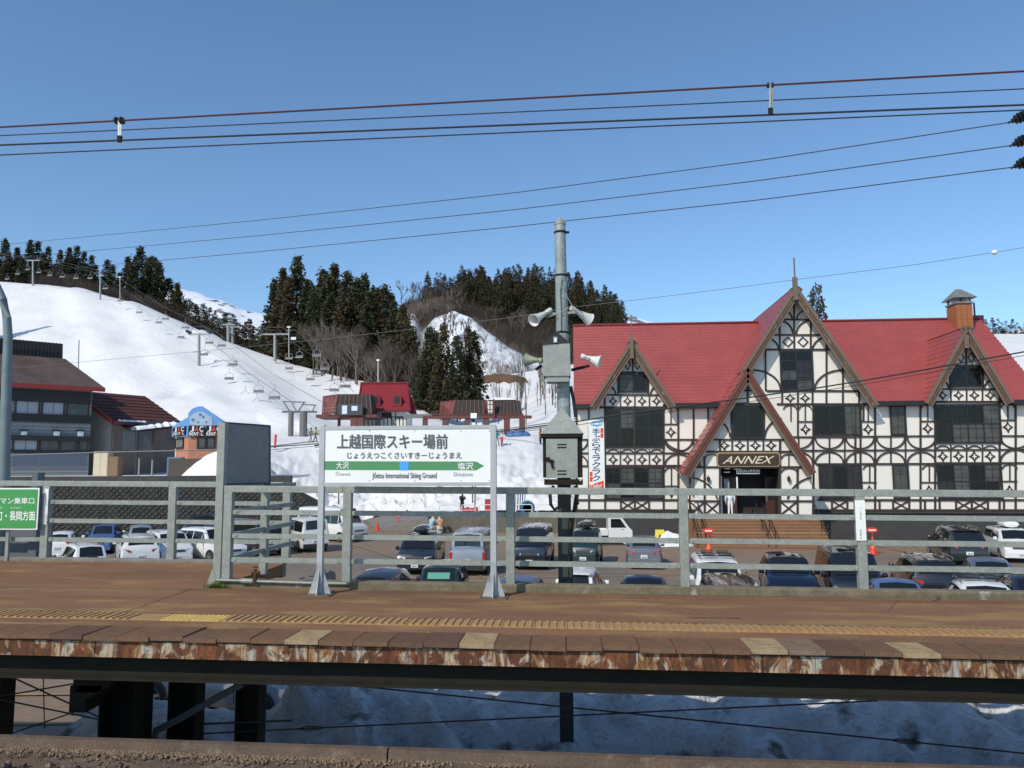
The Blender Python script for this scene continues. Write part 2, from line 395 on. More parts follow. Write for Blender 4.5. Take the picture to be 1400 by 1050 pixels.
KN = {  # steep snow knoll in front of it
 545:[(205,560),(215,520),(228,500),(250,530)],
 562:[(200,560),(212,500),(232,425),(250,450)],
 575:[(200,560),(212,505),(232,452),(252,475)],
 592:[(200,560),(212,500),(230,436),(250,460)],
 620:[(198,560),(210,495),(228,424),(250,450)],
 645:[(196,560),(210,500),(226,436),(250,460)],
 670:[(194,560),(208,505),(224,455),(250,475)],
 700:[(192,555),(206,515),(222,474),(250,490)],
 730:[(190,555),(205,525),(222,490),(250,505)],
 760:[(188,550),(205,530),(222,500),(250,515)],
 800:[(188,550),(205,535),(222,510),(250,520)],
}
net_surface('snow_knoll', KN, range(545, 801, 4), mat('knoll_snow', (.82,.84,.87), .8, c2=(.75,.78,.83), scale=.1, amt=.8, c3=(.12,.09,.07), s3=.16, t3=(.60,.66), bump=.6, bscale=.6, bdist=.5), sub=10, lift=lambda x, d, g: 1.2*mnoise.noise(Vector((g.x*.06, g.y*.06, 3)))+.6*mnoise.noise(Vector((g.x*.2, g.y*.2, 5))))
# bare earth patch on the lower slope
ep = MB(); c_ = [(648,525),(662,520),(680,517),(700,516),(714,519),(722,523),(700,524),(672,526)]
def on_slope(x, y, lift=.0):
    k_ = sorted(NC); a_ = [(np.interp(x, k_, [NC[c][j][0] for c in k_]), np.interp(x, k_, [NC[c][j][1] for c in k_])) for j in range(3, 7)]
    d = float(np.interp(-y, [-q[1] for q in a_], [q[0] for q in a_])); p = P(x, y, d); p.z += lift; return p
vs = []; fs = []; NX = 24
for i in range(NX+1):
    x = 648+74*i/NX; t = i/NX; yt_ = 524-9.5*math.sin(math.pi*min(1, t*1.05))**.6+.8*math.sin(i*1.9); yb_ = 525.5+1.2*math.sin(i*1.3)-1.5*t
    for j in range(5): vs.append(on_slope(x, yt_+(yb_-yt_)*j/4, 1.1 if 0 < j < 4 and 0 < i < NX else .2))
for i in range(NX):
    for j in range(4): fs.append((i*5+j, i*5+j+1, i*5+j+6, i*5+j+5))
obj('bare_earth_bank', ep.add(vs, fs), mat('bare_earth', (.16,.085,.045), .95, c2=(.10,.055,.035), scale=.3, amt=.9, fine=(2,.3)), kind='structure', smooth=True)
MT = {200:[(1300,500),(1500,396),(1800,420)],235:[(1300,500),(1500,392),(1800,420)],260:[(1300,500),(1500,401),(1800,430)],285:[(1300,500),(1500,407),(1800,430)],
 305:[(1300,500),(1500,413),(1800,430)],325:[(1300,500),(1500,424),(1800,440)],350:[(1300,500),(1500,430),(1800,440)],375:[(1300,500),(1500,436),(1800,450)],
 600:[(1300,500),(1500,460),(1800,470)],840:[(1300,500),(1500,436),(1800,450)],856:[(1300,500),(1500,431),(1800,450)],875:[(1300,500),(1500,434),(1800,450)],895:[(1300,500),(1500,441),(1800,450)],
 925:[(1300,500),(1500,446),(1800,460)],1100:[(1300,500),(1500,450),(1800,460)],1500:[(1300,500),(1500,455),(1800,470)]}
net_surface('far_mountain', MT, range(200, 1501, 6), mat('mountain_snow', (.80,.83,.88), .8, c2=(.72,.76,.84), scale=.01, amt=.9, c3=(.16,.16,.17), s3=.03, t3=(.57,.61)), sub=7, lift=lambda x, d, g: 8*mnoise.noise(Vector((g.x*.012, g.y*.012, 3)))*(1 if d > 1350 else 0)+3.5*mnoise.noise(Vector((g.x*.04, g.y*.04, 8))))
# ================================================================ STATION PLATFORM
YE = 6.88                       # platform edge
YF = 9.75                       # fence line
XL = G(312, 800, 0).x           # where the platform widens to the left
YB = PY(200, 768, 1).y          # placeholder, replaced below
YB = G(150, 769, 0.05).y
PX0, PX1 = -16.0, 13.0
M_CRACK = mat('dark_joint', (.05,.03,.02), .95)
M_DECK = mat('rust_stained_deck', (.285,.145,.075), .9, spec=.2, c2=(.15,.082,.046), scale=.5, amt=1, stretch=(.5,1.5,1), c3=(.34,.22,.085), s3=1.6, t3=(.5,.72), fine=(55,.24), bump=.5, bscale=60, bdist=.006)
deck = MB()
def slab(x0, x1, y0, y1, t0=0, t1=-.16):
    vs = [(x, y, zp(x)+t) for t in (t1, t0) for x, y in ((x0,y0),(x1,y0),(x1,y1),(x0,y1))]
    deck.add(vs, [(3,2,1,0),(4,5,6,7),(0,1,5,4),(1,2,6,5),(2,3,7,6),(3,0,4,7)])
slab(PX0, PX1, YE+.46, YF-.03)
slab(PX0, XL, YF-.03, YB)
platform = obj('platform', deck, M_DECK, kind='structure')
for a_, b_, w_ in ((G(262,806,.03), G(160,842,.03), .010), (Vector((-9, 7.96, 0)), Vector((PX1, 7.99, 0)), .007), (Vector((-16, 8.45, 0)), Vector((-4.2, 8.9, 0)), .008), (Vector((-3.6, 8.62, 0)), Vector((-3.1, 9.4, 0)), .005), (Vector((1.1, 8.25, 0)), Vector((1.6, 8.28, 0)), .016), (Vector((3.2, 8.8, 0)), Vector((3.6, 9.6, 0)), .005)):
    j_ = MB(); N_j = 14; side = []; d_ = (b_-a_).normalized(); s_ = Vector((-d_.y, d_.x, 0))
    for i in range(N_j+1):
        p = a_.lerp(b_, i/N_j)+s_*.02*mnoise.noise(Vector((a_.x+i*1.7, 3, 0))); ww = w_*(.6+.8*random.random())*.5; p.z = zp(p.x)+.004; side += [p-s_*ww, p+s_*ww]
    j_.add(side, [(2*i, 2*i+1, 2*i+3, 2*i+2) for i in range(N_j)]); obj('joint_crack', j_, M_CRACK, platform, fix=False)
# concrete kerbs under the fences
kb = MB(); 
def kerb(x0, x1, y0, y1, h=.09):
    vs = [(x, y, zp(x)+t) for t in (-.2, h) for x, y in ((x0,y0),(x1,y0),(x1,y1),(x0,y1))]
    kb.add(vs, [(3,2,1,0),(4,5,6,7),(0,1,5,4),(1,2,6,5),(2,3,7,6),(3,0,4,7)])
kerb(XL, PX1, YF-.02, YF+.16); obj('kerb', kb, mat('mossy_kerb', (.24,.20,.13), .9, c2=(.10,.085,.05), scale=5, amt=.9, fine=(50,.2), c3=(.38,.36,.30), s3=2.5, t3=(.62,.7), bump=.5, bscale=40, bdist=.01), platform, bevel=.015)
kb = MB(); kerb(PX0, XL, YB, YB+.16, .05); obj('kerb', kb, M_CONC, platform, bevel=.015)
kb = MB(); vs = []
# edge tiles, each a slab of its own, in mismatched tones
tones = [mat('tile_tone_%s' % w, c, .9, spec=.2, c2=c2, scale=6, amt=1, stretch=(1,7,1), fine=(40,.2), c3=(.09,.052,.035), s3=4, t3=(.5,.72), bump=.25, bscale=50, bdist=.004)
         for w, c, c2 in (('brown', (.21,.115,.065), (.14,.08,.05)), ('ochre', (.30,.19,.10), (.20,.125,.07)), ('umber', (.13,.078,.052), (.19,.11,.065)), ('pale', (.42,.33,.19), (.26,.17,.10)), ('plum', (.155,.085,.06), (.11,.062,.045)), ('grey', (.24,.175,.125), (.16,.11,.075)))]
TW = .3
def tile_mesh():
    m_ = MB(); m_.box(.003, TW-.003, 0, .455, -.036, 0)
    for k in range(9): m_.box(.010, TW-.010, .03+k*.045, .045+k*.045, -.001, .004)
    return m_
tmes = {}
pick = {}
for i, px in enumerate((110, 295, 405, 448, 480, 525)): pass
ti = 0; x = PX0
pale_px = (425, 650, 1040, 1245)
while x < PX1-.3:
    pxn = 700+(x+.15-0)*0
    v = Vector((x+.15, YE+.2, 0))-EYE; pxn = 700+F*v.dot(RT)/v.dot(FH)
    r_ = random.random()
    tone = 3 if any(abs(pxn-q) < 22 for q in pale_px) else (0 if r_ < .40 else 2 if r_ < .66 else 4 if r_ < .90 else 1 if r_ < .95 else 5)
    if tone not in tmes:
        me = tile_mesh().mesh('edge_tile'); me.materials.append(tones[tone]); tmes[tone] = me
    o = bpy.data.objects.new('edge_tile', tmes[tone]); col.objects.link(o); o.parent = platform
    o.location = (x, YE+random.uniform(-.012, .006), zp(x)+random.uniform(-.006, .007)); o.rotation_euler = (random.uniform(-.012, .006), R(.46)+random.uniform(-.012, .012), random.uniform(-.006, .006))
    x += TW; ti += 1
# tactile blocks
M_TACT = mat('worn_tactile_yellow', (.44,.265,.10), .75, c2=(.31,.18,.08), scale=5, amt=.9, fine=(30,.15), c3=(.15,.09,.05), s3=2.2, t3=(.58,.7))
M_TACT2 = mat('fresh_tactile_yellow', (.60,.40,.10), .6, c2=(.48,.31,.09), scale=6, amt=.7, fine=(30,.1))
M_TACT3 = mat('faded_tactile_block', (.44,.25,.09), .75, c2=(.33,.18,.075), scale=5, amt=.9, fine=(30,.15), c3=(.12,.075,.05), s3=3, t3=(.5,.7))
def bars():
    m_ = MB(); m_.box(.003, .297, 0, .3, -.03, .006)
    for k in range(4): m_.box(.022+k*.071, .022+k*.071+.036, .012, .288, .005, .017)
    return m_
def dots():
    m_ = MB(); m_.box(.003, .297, 0, .3, -.03, .006)
    for a_ in range(6):
        for b_ in range(6): m_.lathe([(.018,.005),(.014,.012)], Matrix.Translation((.03+a_*.048, .03+b_*.048, 0)), 6)
    return m_
bm_ = {}
for nm, f_, ms in (('bar', bars, (M_TACT, M_TACT3)), ('dot', dots, (M_TACT2, M_TACT))):
    for k, m_ in enumerate(ms):
        me = f_().mesh('tactile_block'); me.materials.append(m_); bm_[nm, k] = me
x = PX0
while x < PX1-.3:
    v = Vector((x+.15, 7.75, 0))-EYE; pxn = 700+F*v.dot(RT)/v.dot(FH)
    me = bm_['dot', 0] if 235 < pxn < 330 else bm_['dot', 1] if 200 < pxn <= 235 else bm_['bar', 0 if random.random() < .7 else 1]
    o = bpy.data.objects.new('tactile_block', me); col.objects.link(o); o.parent = platform
    o.location = (x, 7.60+random.uniform(-.004, .004), zp(x)+random.uniform(-.001, .003)); o.rotation_euler = (0, R(.46), random.uniform(-.006, .006)); x += .3
# rusty fascia plates
def rustmat():
    m = bpy.data.materials.new('peeling_rusty_paint'); m.use_nodes = True; n = m.node_tree.nodes; l = m.node_tree.links; b = n['Principled BSDF']
    tc = n.new('ShaderNodeTexCoord'); b.inputs['Roughness'].default_value = .85
    def nz(s, st, det=8, ro=.65, dist=0):
        mp = n.new('ShaderNodeMapping'); mp.inputs['Scale'].default_value = st; l.new(tc.outputs['Object'], mp.inputs[0])
        t = n.new('ShaderNodeTexNoise'); t.inputs['Scale'].default_value = s; t.inputs['Detail'].default_value = det; t.inputs['Roughness'].default_value = ro; t.inputs['Distortion'].default_value = dist
        l.new(mp.outputs[0], t.inputs['Vector']); return t
    def ramp(t, stops, inter='LINEAR'):
        r = n.new('ShaderNodeValToRGB'); r.color_ramp.interpolation = inter
        while len(r.color_ramp.elements) < len(stops): r.color_ramp.elements.new(.5)
        for e, (p, c) in zip(r.color_ramp.elements, stops): e.position = p; e.color = (*c, 1)
        l.new(t.outputs[0], r.inputs[0]); return r
    a = ramp(nz(6.0, (1,1,.4), 10, .7), [(.30,(.035,.014,.008)),(.43,(.11,.034,.014)),(.50,(.045,.022,.012)),(.56,(.22,.075,.022)),(.62,(.10,.02,.010)),(.72,(.06,.045,.022))])
    pale = ramp(nz(11, (1,1,.4), 10, .7, .6), [(.36,(.20,.09,.03)),(.45,(.36,.22,.10)),(.52,(.46,.38,.26)),(.60,(.36,.40,.36)),(.66,(.26,.10,.035))])
    mask = nz(6.5, (1,1,.6), 12, .66, .8); mr = n.new('ShaderNodeMapRange'); mr.inputs[1].default_value = .50; mr.inputs[2].default_value = .56; l.new(mask.outputs[0], mr.inputs[0])
    x = n.new('ShaderNodeMix'); x.data_type = 'RGBA'; l.new(mr.outputs[0], x.inputs[0]); l.new(a.outputs[0], x.inputs[6]); l.new(pale.outputs[0], x.inputs[7])
    streak = nz(22, (1,1,.06), 6); mr2 = n.new('ShaderNodeMapRange'); mr2.inputs[1].default_value = .46; mr2.inputs[2].default_value = .64; l.new(streak.outputs[0], mr2.inputs[0])
    x2 = n.new('ShaderNodeMix'); x2.data_type = 'RGBA'; x2.inputs[7].default_value = (.13,.045,.015,1); l.new(mr2.outputs[0], x2.inputs[0]); l.new(x.outputs[2], x2.inputs[6]); l.new(x2.outputs[2], b.inputs['Base Color'])
    bp = n.new('ShaderNodeBump'); bp.inputs['Strength'].default_value = .7; bp.inputs['Distance'].default_value = .006; l.new(mask.outputs[0], bp.inputs['Height']); l.new(bp.outputs[0], b.inputs['Normal'])
    return m
M_RUST = rustmat()
x = PX0; k = 0
while x < PX1-.1:
    w_ = random.choice((1.6, 1.75, 1.9)); x1 = min(x+w_, PX1)
    f_ = MB(); y_ = YE+.03+random.uniform(-.004, .004)
    vs = [(xx, yy, zp(xx)+t) for t in (-.185, -.050) for xx, yy in ((x+.004,y_),(x1-.004,y_),(x1-.004,y_+.02),(x+.004,y_+.02))]
    f_.add(vs, [(3,2,1,0),(4,5,6,7),(0,1,5,4),(1,2,6,5),(2,3,7,6),(3,0,4,7)])
    obj('fascia_plate', f_, M_RUST, platform); x = x1; k += 1
sp = MB()
vs = [(xx, yy, zp(xx)+t) for t in (-.16, -.04) for xx, yy in ((PX0,YE+.05),(PX1,YE+.05),(PX1,YE+.459),(PX0,YE+.459))]
sp.add(vs, [(3,2,1,0),(4,5,6,7),(0,1,5,4),(1,2,6,5),(2,3,7,6),(3,0,4,7)])
obj('tile_bed', sp, M_CONCD, platform)
# girders: two deep I-beams along the line
def ibeam(x0, x1, y, zt, zb, w=.22):
    m_ = MB()
    for (ya, yb, ta, tb) in ((y-w/2, y+w/2, zt, zt-.02), (y-.01, y+.01, zt-.02, zb+.02), (y-w/2, y+w/2, zb+.02, zb)):
        vs = [(xx, yy, zp(xx)+t) for t in (tb, ta) for xx, yy in ((x0,ya),(x1,ya),(x1,yb),(x0,yb))]
        m_.add(vs, [(3,2,1,0),(4,5,6,7),(0,1,5,4),(1,2,6,5),(2,3,7,6),(3,0,4,7)])
    return m_
for y_ in (YE+.19, YF-.3):
    g_ = obj('girder', ibeam(PX0, PX1, y_, -.165, -.395), M_DARK, platform)
for xx in np.arange(PX0+.7, PX1, 1.6):
    c_ = MB(); c_.box(xx-.05, xx+.05, YE+.31, YF-.42, zp(xx)-.33, zp(xx)-.165); obj('cross_beam', c_, M_DARK, platform)
for xx in np.arange(PX0+.7, PX1, 1.6):
    c_ = MB(); c_.box(xx-.008, xx+.008, YE+.085, YE+.178, zp(xx)-.475, zp(xx)-.195); 
# legs
def hbeam(m_, x, y, z0, z1, w=.25, d=.25):
    m_.box(x-w/2, x-w/2+.02, y-d/2, y+d/2, z0, z1); m_.box(x+w/2-.02, x+w/2, y-d/2, y+d/2, z0, z1); m_.box(x-w/2+.02, x+w/2-.02, y-.01, y+.01, z0, z1)
for px, w_, yy in ((343, .25, 8.6), (255, .30, 8.5), (3, .13, 8.5), (-420, .25, 8.6)):
    q = PY(px, 960, yy); m_ = MB(); hbeam(m_, q.x, yy, -3.6, zp(q.x)-.38, w_, .22); obj('support_leg', m_, M_DARK, platform)
q = PY(173, 960, 8.0); m_ = MB(); hbeam(m_, q.x, 8.0, -3.6, zp(q.x)-.38, .36, .36); m_.box(q.x-.22, q.x+.22, 7.8, 8.25, -2.05, -1.55); obj('support_leg', m_, M_DARK, platform)
m_ = MB(); m_.prism([PY(100,930,7.3), PY(150,930,7.3), PY(150,935,7.3), PY(132,948,7.3), PY(103,964,7.3)], (0,.25,0)); m_.box(PY(100,930,7.3).x, q.x+.15, 7.3, 7.5, -.56, -.50)
m_.box(q.x-.28, q.x-.12, 7.5, 8.1, -.80, -.56); obj('bracket', m_, M_DARK, platform)
m_ = MB(); m_.tube([PY(331,935,8.1), PY(228,992,8.1), PY(213,999,8.1), PY(209,1012,8.1)], .035, 8); obj('drain_pipe', m_, M_CONCD, platform, smooth=True)
def rod(a, b, ya, yb=None, r=.008, buckle=None):
    p = PY(*a, ya); q2 = PY(*b, yb or ya); m_ = MB(); m_.tube([p, q2], r, 6); o = obj('tie_rod', m_, M_WIRE, platform, smooth=True)
    if buckle is not None:
        c = p.lerp(q2, buckle); d = (q2-p).normalized(); b_ = MB(); u = Vector((0,0,1))
        for s_ in (-1, 1): b_.tube([c-d*.10+u*s_*.006, c-d*.08+u*s_*.018, c+d*.08+u*s_*.018, c+d*.10+u*s_*.006], .006, 6)
        b_.tube([c-d*.12, c-d*.085], .014, 6); b_.tube([c+d*.085, c+d*.12], .014, 6)
        obj('turnbuckle', b_, M_WIRE, o)
rod((8, 922), (152, 988), 8.0); rod((-40, 948), (152, 987), 8.1); rod((0, 952), (105, 934), 8.1); rod((12, 1004), (138, 961), 8.0); rod((59, 920), (61, 996), 8.3, r=.006)
rod((470, 936), (1460, 1036), 8.3, buckle=.79); rod((276, 1003), (1200, 958), 8.5, buckle=.17)
rod((270, 990), (400, 985), 8.4, r=.010)
# ---- concrete ballast curb, ballast
cb = MB()
def strip(mb_, x0, x1, prof):
    n_ = len(prof); vs = [(xx, y, z+zp(xx)) for xx in (x0, x1) for y, z in prof]
    mb_.add(vs, [(i, (i+1)%n_, (i+1)%n_+n_, i+n_) for i in range(n_)]+[tuple(range(n_-1,-1,-1)), tuple(range(n_, 2*n_))])
CT = PY(700, 1026, 6.62).z-zp(PY(700, 1026, 6.62).x)
yk = 6.62
for x0 in np.arange(PX0, PX1, 4.83):
    m_ = MB(); strip(m_, x0, x0+4.815, [(yk,CT),(yk,CT-1.6),(yk-.5,CT-1.6),(yk-.5,CT-.14),(yk-.085,CT-.075),(yk-.075,CT-.05),(yk-.06,CT-.004)])
    if x0 == PX0: curb_root = empty('ballast_curb', (0,yk,CT)); curb_root['kind'] = 'structure'
    obj('curb_block', m_, mat('rail_side_concrete', (.145,.098,.066), .9, c2=(.075,.052,.038), scale=3.5, amt=.9, fine=(60,.25), c3=(.22,.165,.11), s3=6, t3=(.58,.78), bump=.7, bscale=45, bdist=.012), curb_root)
bl = MB(); bl.box(PX0, PX1, 2.5, yk-.495, CT-.8, CT-.17); obj('ballast_bed', bl, M_CONCD, kind='structure')
# ballast stones as one mass of real stones, and loose ones on the curb ledge
def stones(n, fx, size, m, name, seed=1):
    rng = np.random.default_rng(seed); V = []; Fc = []
    base = []
    for s_ in range(6):
        pts = []
        for a_ in (-1, 1):
            for b_ in (-1, 1):
                for c_ in (-1, 1): pts.append([a_*rng.uniform(.5,1), b_*rng.uniform(.4,.9), c_*rng.uniform(.35,.8)])
        base.append(np.array(pts))
    cube = [(0,1,3,2),(4,6,7,5),(0,4,5,1),(2,3,7,6),(0,2,6,4),(1,5,7,3)]
    k = 0
    for i in range(n):
        p = fx(rng); b_ = base[rng.integers(6)]*size*rng.uniform(.55, 1.15)
        M_ = np.array(Euler(rng.uniform(0, 6.28, 3)).to_matrix()); V.append(b_ @ M_.T+np.array(p)); Fc += [tuple(q+k for q in f) for f in cube]; k += 8
    me = bpy.data.meshes.new(name); me.from_pydata(np.concatenate(V).tolist(), [], Fc); me.update(); me.materials.append(m)
    o = bpy.data.objects.new(name, me); col.objects.link(o); return o
M_STONE = mat('ballast_stone', (.16,.095,.075), .9, c2=(.07,.045,.038), scale=9, amt=1, fine=(60,.25), c3=(.24,.17,.13), s3=14, t3=(.56,.66))
def fb(rng):
    x = rng.uniform(-7, 6.5); edge = yk-.40-.0*x
    y = rng.uniform(edge-1.3, edge+.02); v = Vector((x, y, 0))
    h = CT-.115-max(0, (x+3.2))*.03-.0*(edge-y)
    return (x, y, zp(x)+h+rng.uniform(-.03, .02))
tag(stones(7000, fb, .050, M_STONE, 'track_ballast'), 'brown crushed stone ballast beside the concrete curb', 'ballast', kind='stuff')
def fl(rng):
    x = rng.choice([rng.uniform(-5.2, -1.4), rng.choice([-4.6,-4.1,-3.7,-3.2,-2.6,-1.9,-1.2,-.6])+rng.normal(0,.12), rng.uniform(-5.2, -3.4)]); y = yk-.09-rng.exponential(.045)
    return (x, y, zp(x)+CT-.078+rng.uniform(0, .008))
tag(stones(2600, fl, .011, mat('pale_grit', (.34,.24,.15), .9, c2=(.12,.075,.05), scale=20, amt=.9), 'curb_grit', 5), 'pale grit and small stones lying along the curb ledge', 'grit', kind='stuff')

# ---- snow bank under and behind the platform
CR = [(-900,985),(-100,985),(10,984),(40,998),(62,1012),(96,1012),(120,990),(150,968),(200,958),(240,955),(262,968),(300,974),(335,979),(372,972),(392,960),(405,945),(425,935),(470,930),(800,930),(2000,925)]
def bank(px):
    return np.interp(px, [c[0] for c in CR], [c[1] for c in CR])
vs = []; cols_ = np.arange(-500, 1900, 7); ds = [6.9,7.5,8.0,8.4,8.7,9.0,9.2,9.4,9.6,9.8,10.0,10.2,10.4,10.6,10.8,11.0,11.2,11.4,11.6,11.8,12.0,12.2,12.5,13,13.7,15,16.5]
for px in cols_:
    zc = P(float(px), float(bank(px)), 12.0).z; zc = max(zc, LOT-.05)
    for d in ds:
        z0_ = -2.16+.10*math.sin(px*.011)
        lowf = 1 if px > 400 else .8
        if d < 12.0: f_ = max(0, (d-9.4)/2.6); f_ = f_*f_*(3-2*f_); z = min(z0_, zc)*(1-f_)+zc*f_
        else: f_ = min(1, (d-12.0)/3.0); f_ = f_*f_*(3-2*f_); z = zc*(1-f_)+(LOT-.1)*f_
        g_ = GD(float(px), d, z)
        a_ = min(1, max(0, (d-7)/1.5))*(1 if d < 12.5 else .4)*(1 if px > 390 else .45)
        g_.z += a_*(.36*mnoise.noise(Vector((g_.x*1.1, g_.y*1.1, 1)))+.32*mnoise.noise(Vector((g_.x*2.8, g_.y*2.8, 3)))+.20*mnoise.noise(Vector((g_.x*5.5, g_.y*5.5, 6)))+.08*mnoise.noise(Vector((g_.x*13, g_.y*13, 9))))
        vs.append(g_)
n_ = len(ds)
# finer mesh along depth
m_ = MB(); m_.add(vs, [(i*n_+j, (i+1)*n_+j, (i+1)*n_+j+1, i*n_+j+1) for i in range(len(cols_)-1) for j in range(n_-1)])
sb = obj('snow_bank', m_, M_SNOWD, kind='structure', smooth=True, fix=False)
sm_ = sb.modifiers.new('sub', 'SUBSURF'); sm_.levels = 1; sm_.render_levels = 1

# ================================================================ FENCES
GRPF = 'galvanised platform fences'
def plate_with_print(parent, px0, px1, y0, y1, Y, s1, s2):
    a = PY(px0, y1, Y); b = PY(px1, y0, Y); m_ = MB(); m_.box(a.x, b.x, Y-.006, Y, a.z, b.z)
    o = obj('number_plate', m_, M_SIGN, parent)
    w = (px1-px0)
    for i, (s_, ya, yb) in enumerate(((s1, y0+.16*(y1-y0), y0+.48*(y1-y0)), (s2, y0+.72*(y1-y0), y0+.97*(y1-y0)))):
        xa, xb = px0+w*.42, px0+w*.66      # vertical print, reads downwards
        lettering(s_, PY(xa, ya, Y-.007), PY(xa, yb, Y-.007), PY(xb, ya, Y-.007), M_TEXT, parent, lift=-.0005)
def fence(name, label, posts, rails, top, line, depth=.05, pw=.10, bay_shift=0):
    """posts: list of x; line: function x -> (base point, height list)"""
    pass
def bars_between(parent, A, B, hs, w=.05, h=.06):
    for k, z in enumerate(hs):
        m_ = MB(); m_.beam(A+Vector((0,0,z)), B+Vector((0,0,z)), w, h); r_ = obj('rail', m_, M_GALV, parent)
        for e, s_ in ((A, 1), (B, -1)):
            c = e+(B-A).normalized()*s_*.02+Vector((0,0,z))
        d = (B-A).normalized(); n_v = Vector((d.y, -d.x, 0))
        for e, s_ in ((A, 1), (B, -1)):
            bk = MB()
            c = e+d*s_*.035+Vector((0,0,z))+n_v*(w/2+.004); bk.beam(c-d*.035, c+d*.035, .006, h*.8); bk.lathe([(.011,0),(.011,.008)], Matrix.Translation(c+n_v*.003+d*s_*.008) @ n_v.to_track_quat('Z','Y').to_matrix().to_4x4(), 6)
            obj('clamp', bk, M_GALV, r_)
HS = (.905, .615, .325)
fr = empty('platform_fence', (XL, YF, 0), 0, 'long galvanised rail fence along the back of the platform, behind the station name board', 'fence', GRPF)
fposts = [312, 475, 698, 935, 1177, 1424, 1690]
fx_ = [PY(px, 740, YF+.07).x for px in fposts]
fy = YF+.07
prev = None
for x in fx_:
    m_ = MB(); z = zp(x); m_.box(x-.052, x+.052, fy-.05, fy+.05, z+.05, z+1.15); obj('post', m_, M_GALV, fr, bevel=.006)
    if prev is not None:
        A = Vector((prev+.055, fy, zp(prev))); B = Vector((x-.055, fy, zp(x))); bars_between(fr, A, B, HS)
    prev = x
for a_, b_ in zip(fx_, fx_[1:]):
    m_ = MB(); m_.beam(Vector((a_-.06+.002, fy, zp(a_)+1.192)), Vector((b_-.06, fy, zp(b_)+1.192)), .085, .082); obj('top_rail', m_, M_GALV, fr, bevel=.006)
xq = fx_[4]; vq = Vector((xq, fy-.06, .9))-EYE
plate_with_print(fr, 1171, 1182, 684, 739, fy-.056, 'ホーム端注意', '柵番号')
# back-left fence
fl_ = empty('platform_fence', (XL-4, YB, 0), 0, 'shorter galvanised fence at the far left behind the green boarding sign', 'fence', GRPF)
lp = [-190, 62, 235, 362]; yb_ = YB+.08
lx = [PY(px, 740, yb_).x for px in lp]+[PY(392, 720, yb_).x]
for i, x in enumerate(lx):
    m_ = MB(); z = zp(x); m_.box(x-.06, x+.06, yb_-.05, yb_+.05, z+.03, z+1.15); obj('post', m_, M_GALV, fl_, bevel=.006)
for a_, b_ in zip(lx, lx[1:]):
    bars_between(fl_, Vector((a_+.065, yb_, zp(a_))), Vector((b_-.065, yb_, zp(b_))), HS, h=.065)
    m_ = MB(); m_.beam(Vector((a_-.06+.002, yb_, zp(a_)+1.192)), Vector((b_-.06, yb_, zp(b_)+1.192)), .085, .085); obj('top_rail', m_, M_GALV, fl_, bevel=.006)
plate_with_print(fl_, 58.5, 67, 668, 717, yb_-.056, '上越国際', '乗車位置')
# return fence, square to the line
xr = fx_[0]
frr = empty('platform_fence', (xr, YF, 0), 0, 'short return fence running away from the track beside the blank grey panel', 'fence', GRPF)
A = Vector((xr, fy+.055, zp(xr))); B = Vector((xr, lx[-1]*0+yb_-.055, zp(xr)))
bars_between(frr, A, B, HS)
m_ = MB(); m_.beam(A+Vector((0,0,1.192)), B+Vector((0,.0,1.192)), .085, .082); obj('top_rail', m_, M_GALV, frr)
m_ = MB(); x2 = xr+.0; m_.box(xr-.045, xr+.045, (fy+yb_)/2-.05, (fy+yb_)/2+.05, zp(xr), zp(xr)+1.15); obj('post', m_, M_GALV, frr)
# fallen-in curb wall and water pipe behind the main fence
m_ = MB(); a = xr+.10; strip2 = [(a, fy+.25), (a+1.05, fy+.25), (a+1.05, yb_-.2), (a, yb_-.2)]
m_.prism([Vector((a+.62, fy+.22, -.5)), Vector((a+.62, fy+.22, .03)), Vector((a+.62, yb_-.9, .06)), Vector((a+.62, yb_-.7, .0)), Vector((a+.62, yb_-.6, -.5))], (.16, 0, 0))
m_.box(a, a+.615, fy+.22, yb_-.3, -.4, -.12)
tag(obj('parapet_wall', m_, M_CONC, bevel=.02), 'low grey concrete parapet with rounded end behind the return fence', 'wall')
wp = empty('water_pipe', PY(305, 795, YF-.06), 0, 'thin grey water pipe with rusty valve running along the fence foot', 'pipe')
m_ = MB(); m_.tube([PY(296, 793, YF-.05), PY(330, 794, YF-.05), PY(420, 797, YF-.05), PY(478, 798, YF-.05)], .016, 8); m_.tube([PY(330, 794, YF-.05), PY(346, 794.5, YF-.05)], .03, 8); obj('pipe', m_, M_GALV, wp, smooth=True)
m_ = MB(); m_.tube([PY(349, 797, YF-.05), PY(349, 778, YF-.05)], [.03,.018], 8); m_.tube([PY(344, 783, YF-.05), PY(355, 783, YF-.05)], .022, 8); m_.lathe([(.03,0),(.03,.012)], Matrix.Translation(PY(349, 776, YF-.05)), 10); obj('valve', m_, mat('rusty_iron', (.09,.03,.015), .8, c2=(.04,.02,.012), scale=30, amt=.9), wp, smooth=True)
# grass tuft
gm = MB()
for i in range(150):
    a = PY(random.gauss(297, 9), 802+random.uniform(-3, 4), YF-.10); a.z = zp(a.x); t = a+Vector((random.uniform(-.05,.05), random.uniform(-.05,.03), random.uniform(.03,.10)))
    s_ = Vector((random.uniform(-1,1), random.uniform(-1,1), 0)).normalized()*.006; gm.add([a-s_, a+s_, t], [(0,1,2)])
tag(obj('grass_tuft', gm, mat('grass', (.08,.16,.02), .8), fix=False), 'small green grass tuft growing at the foot of the grey panel post', 'grass', kind='stuff')

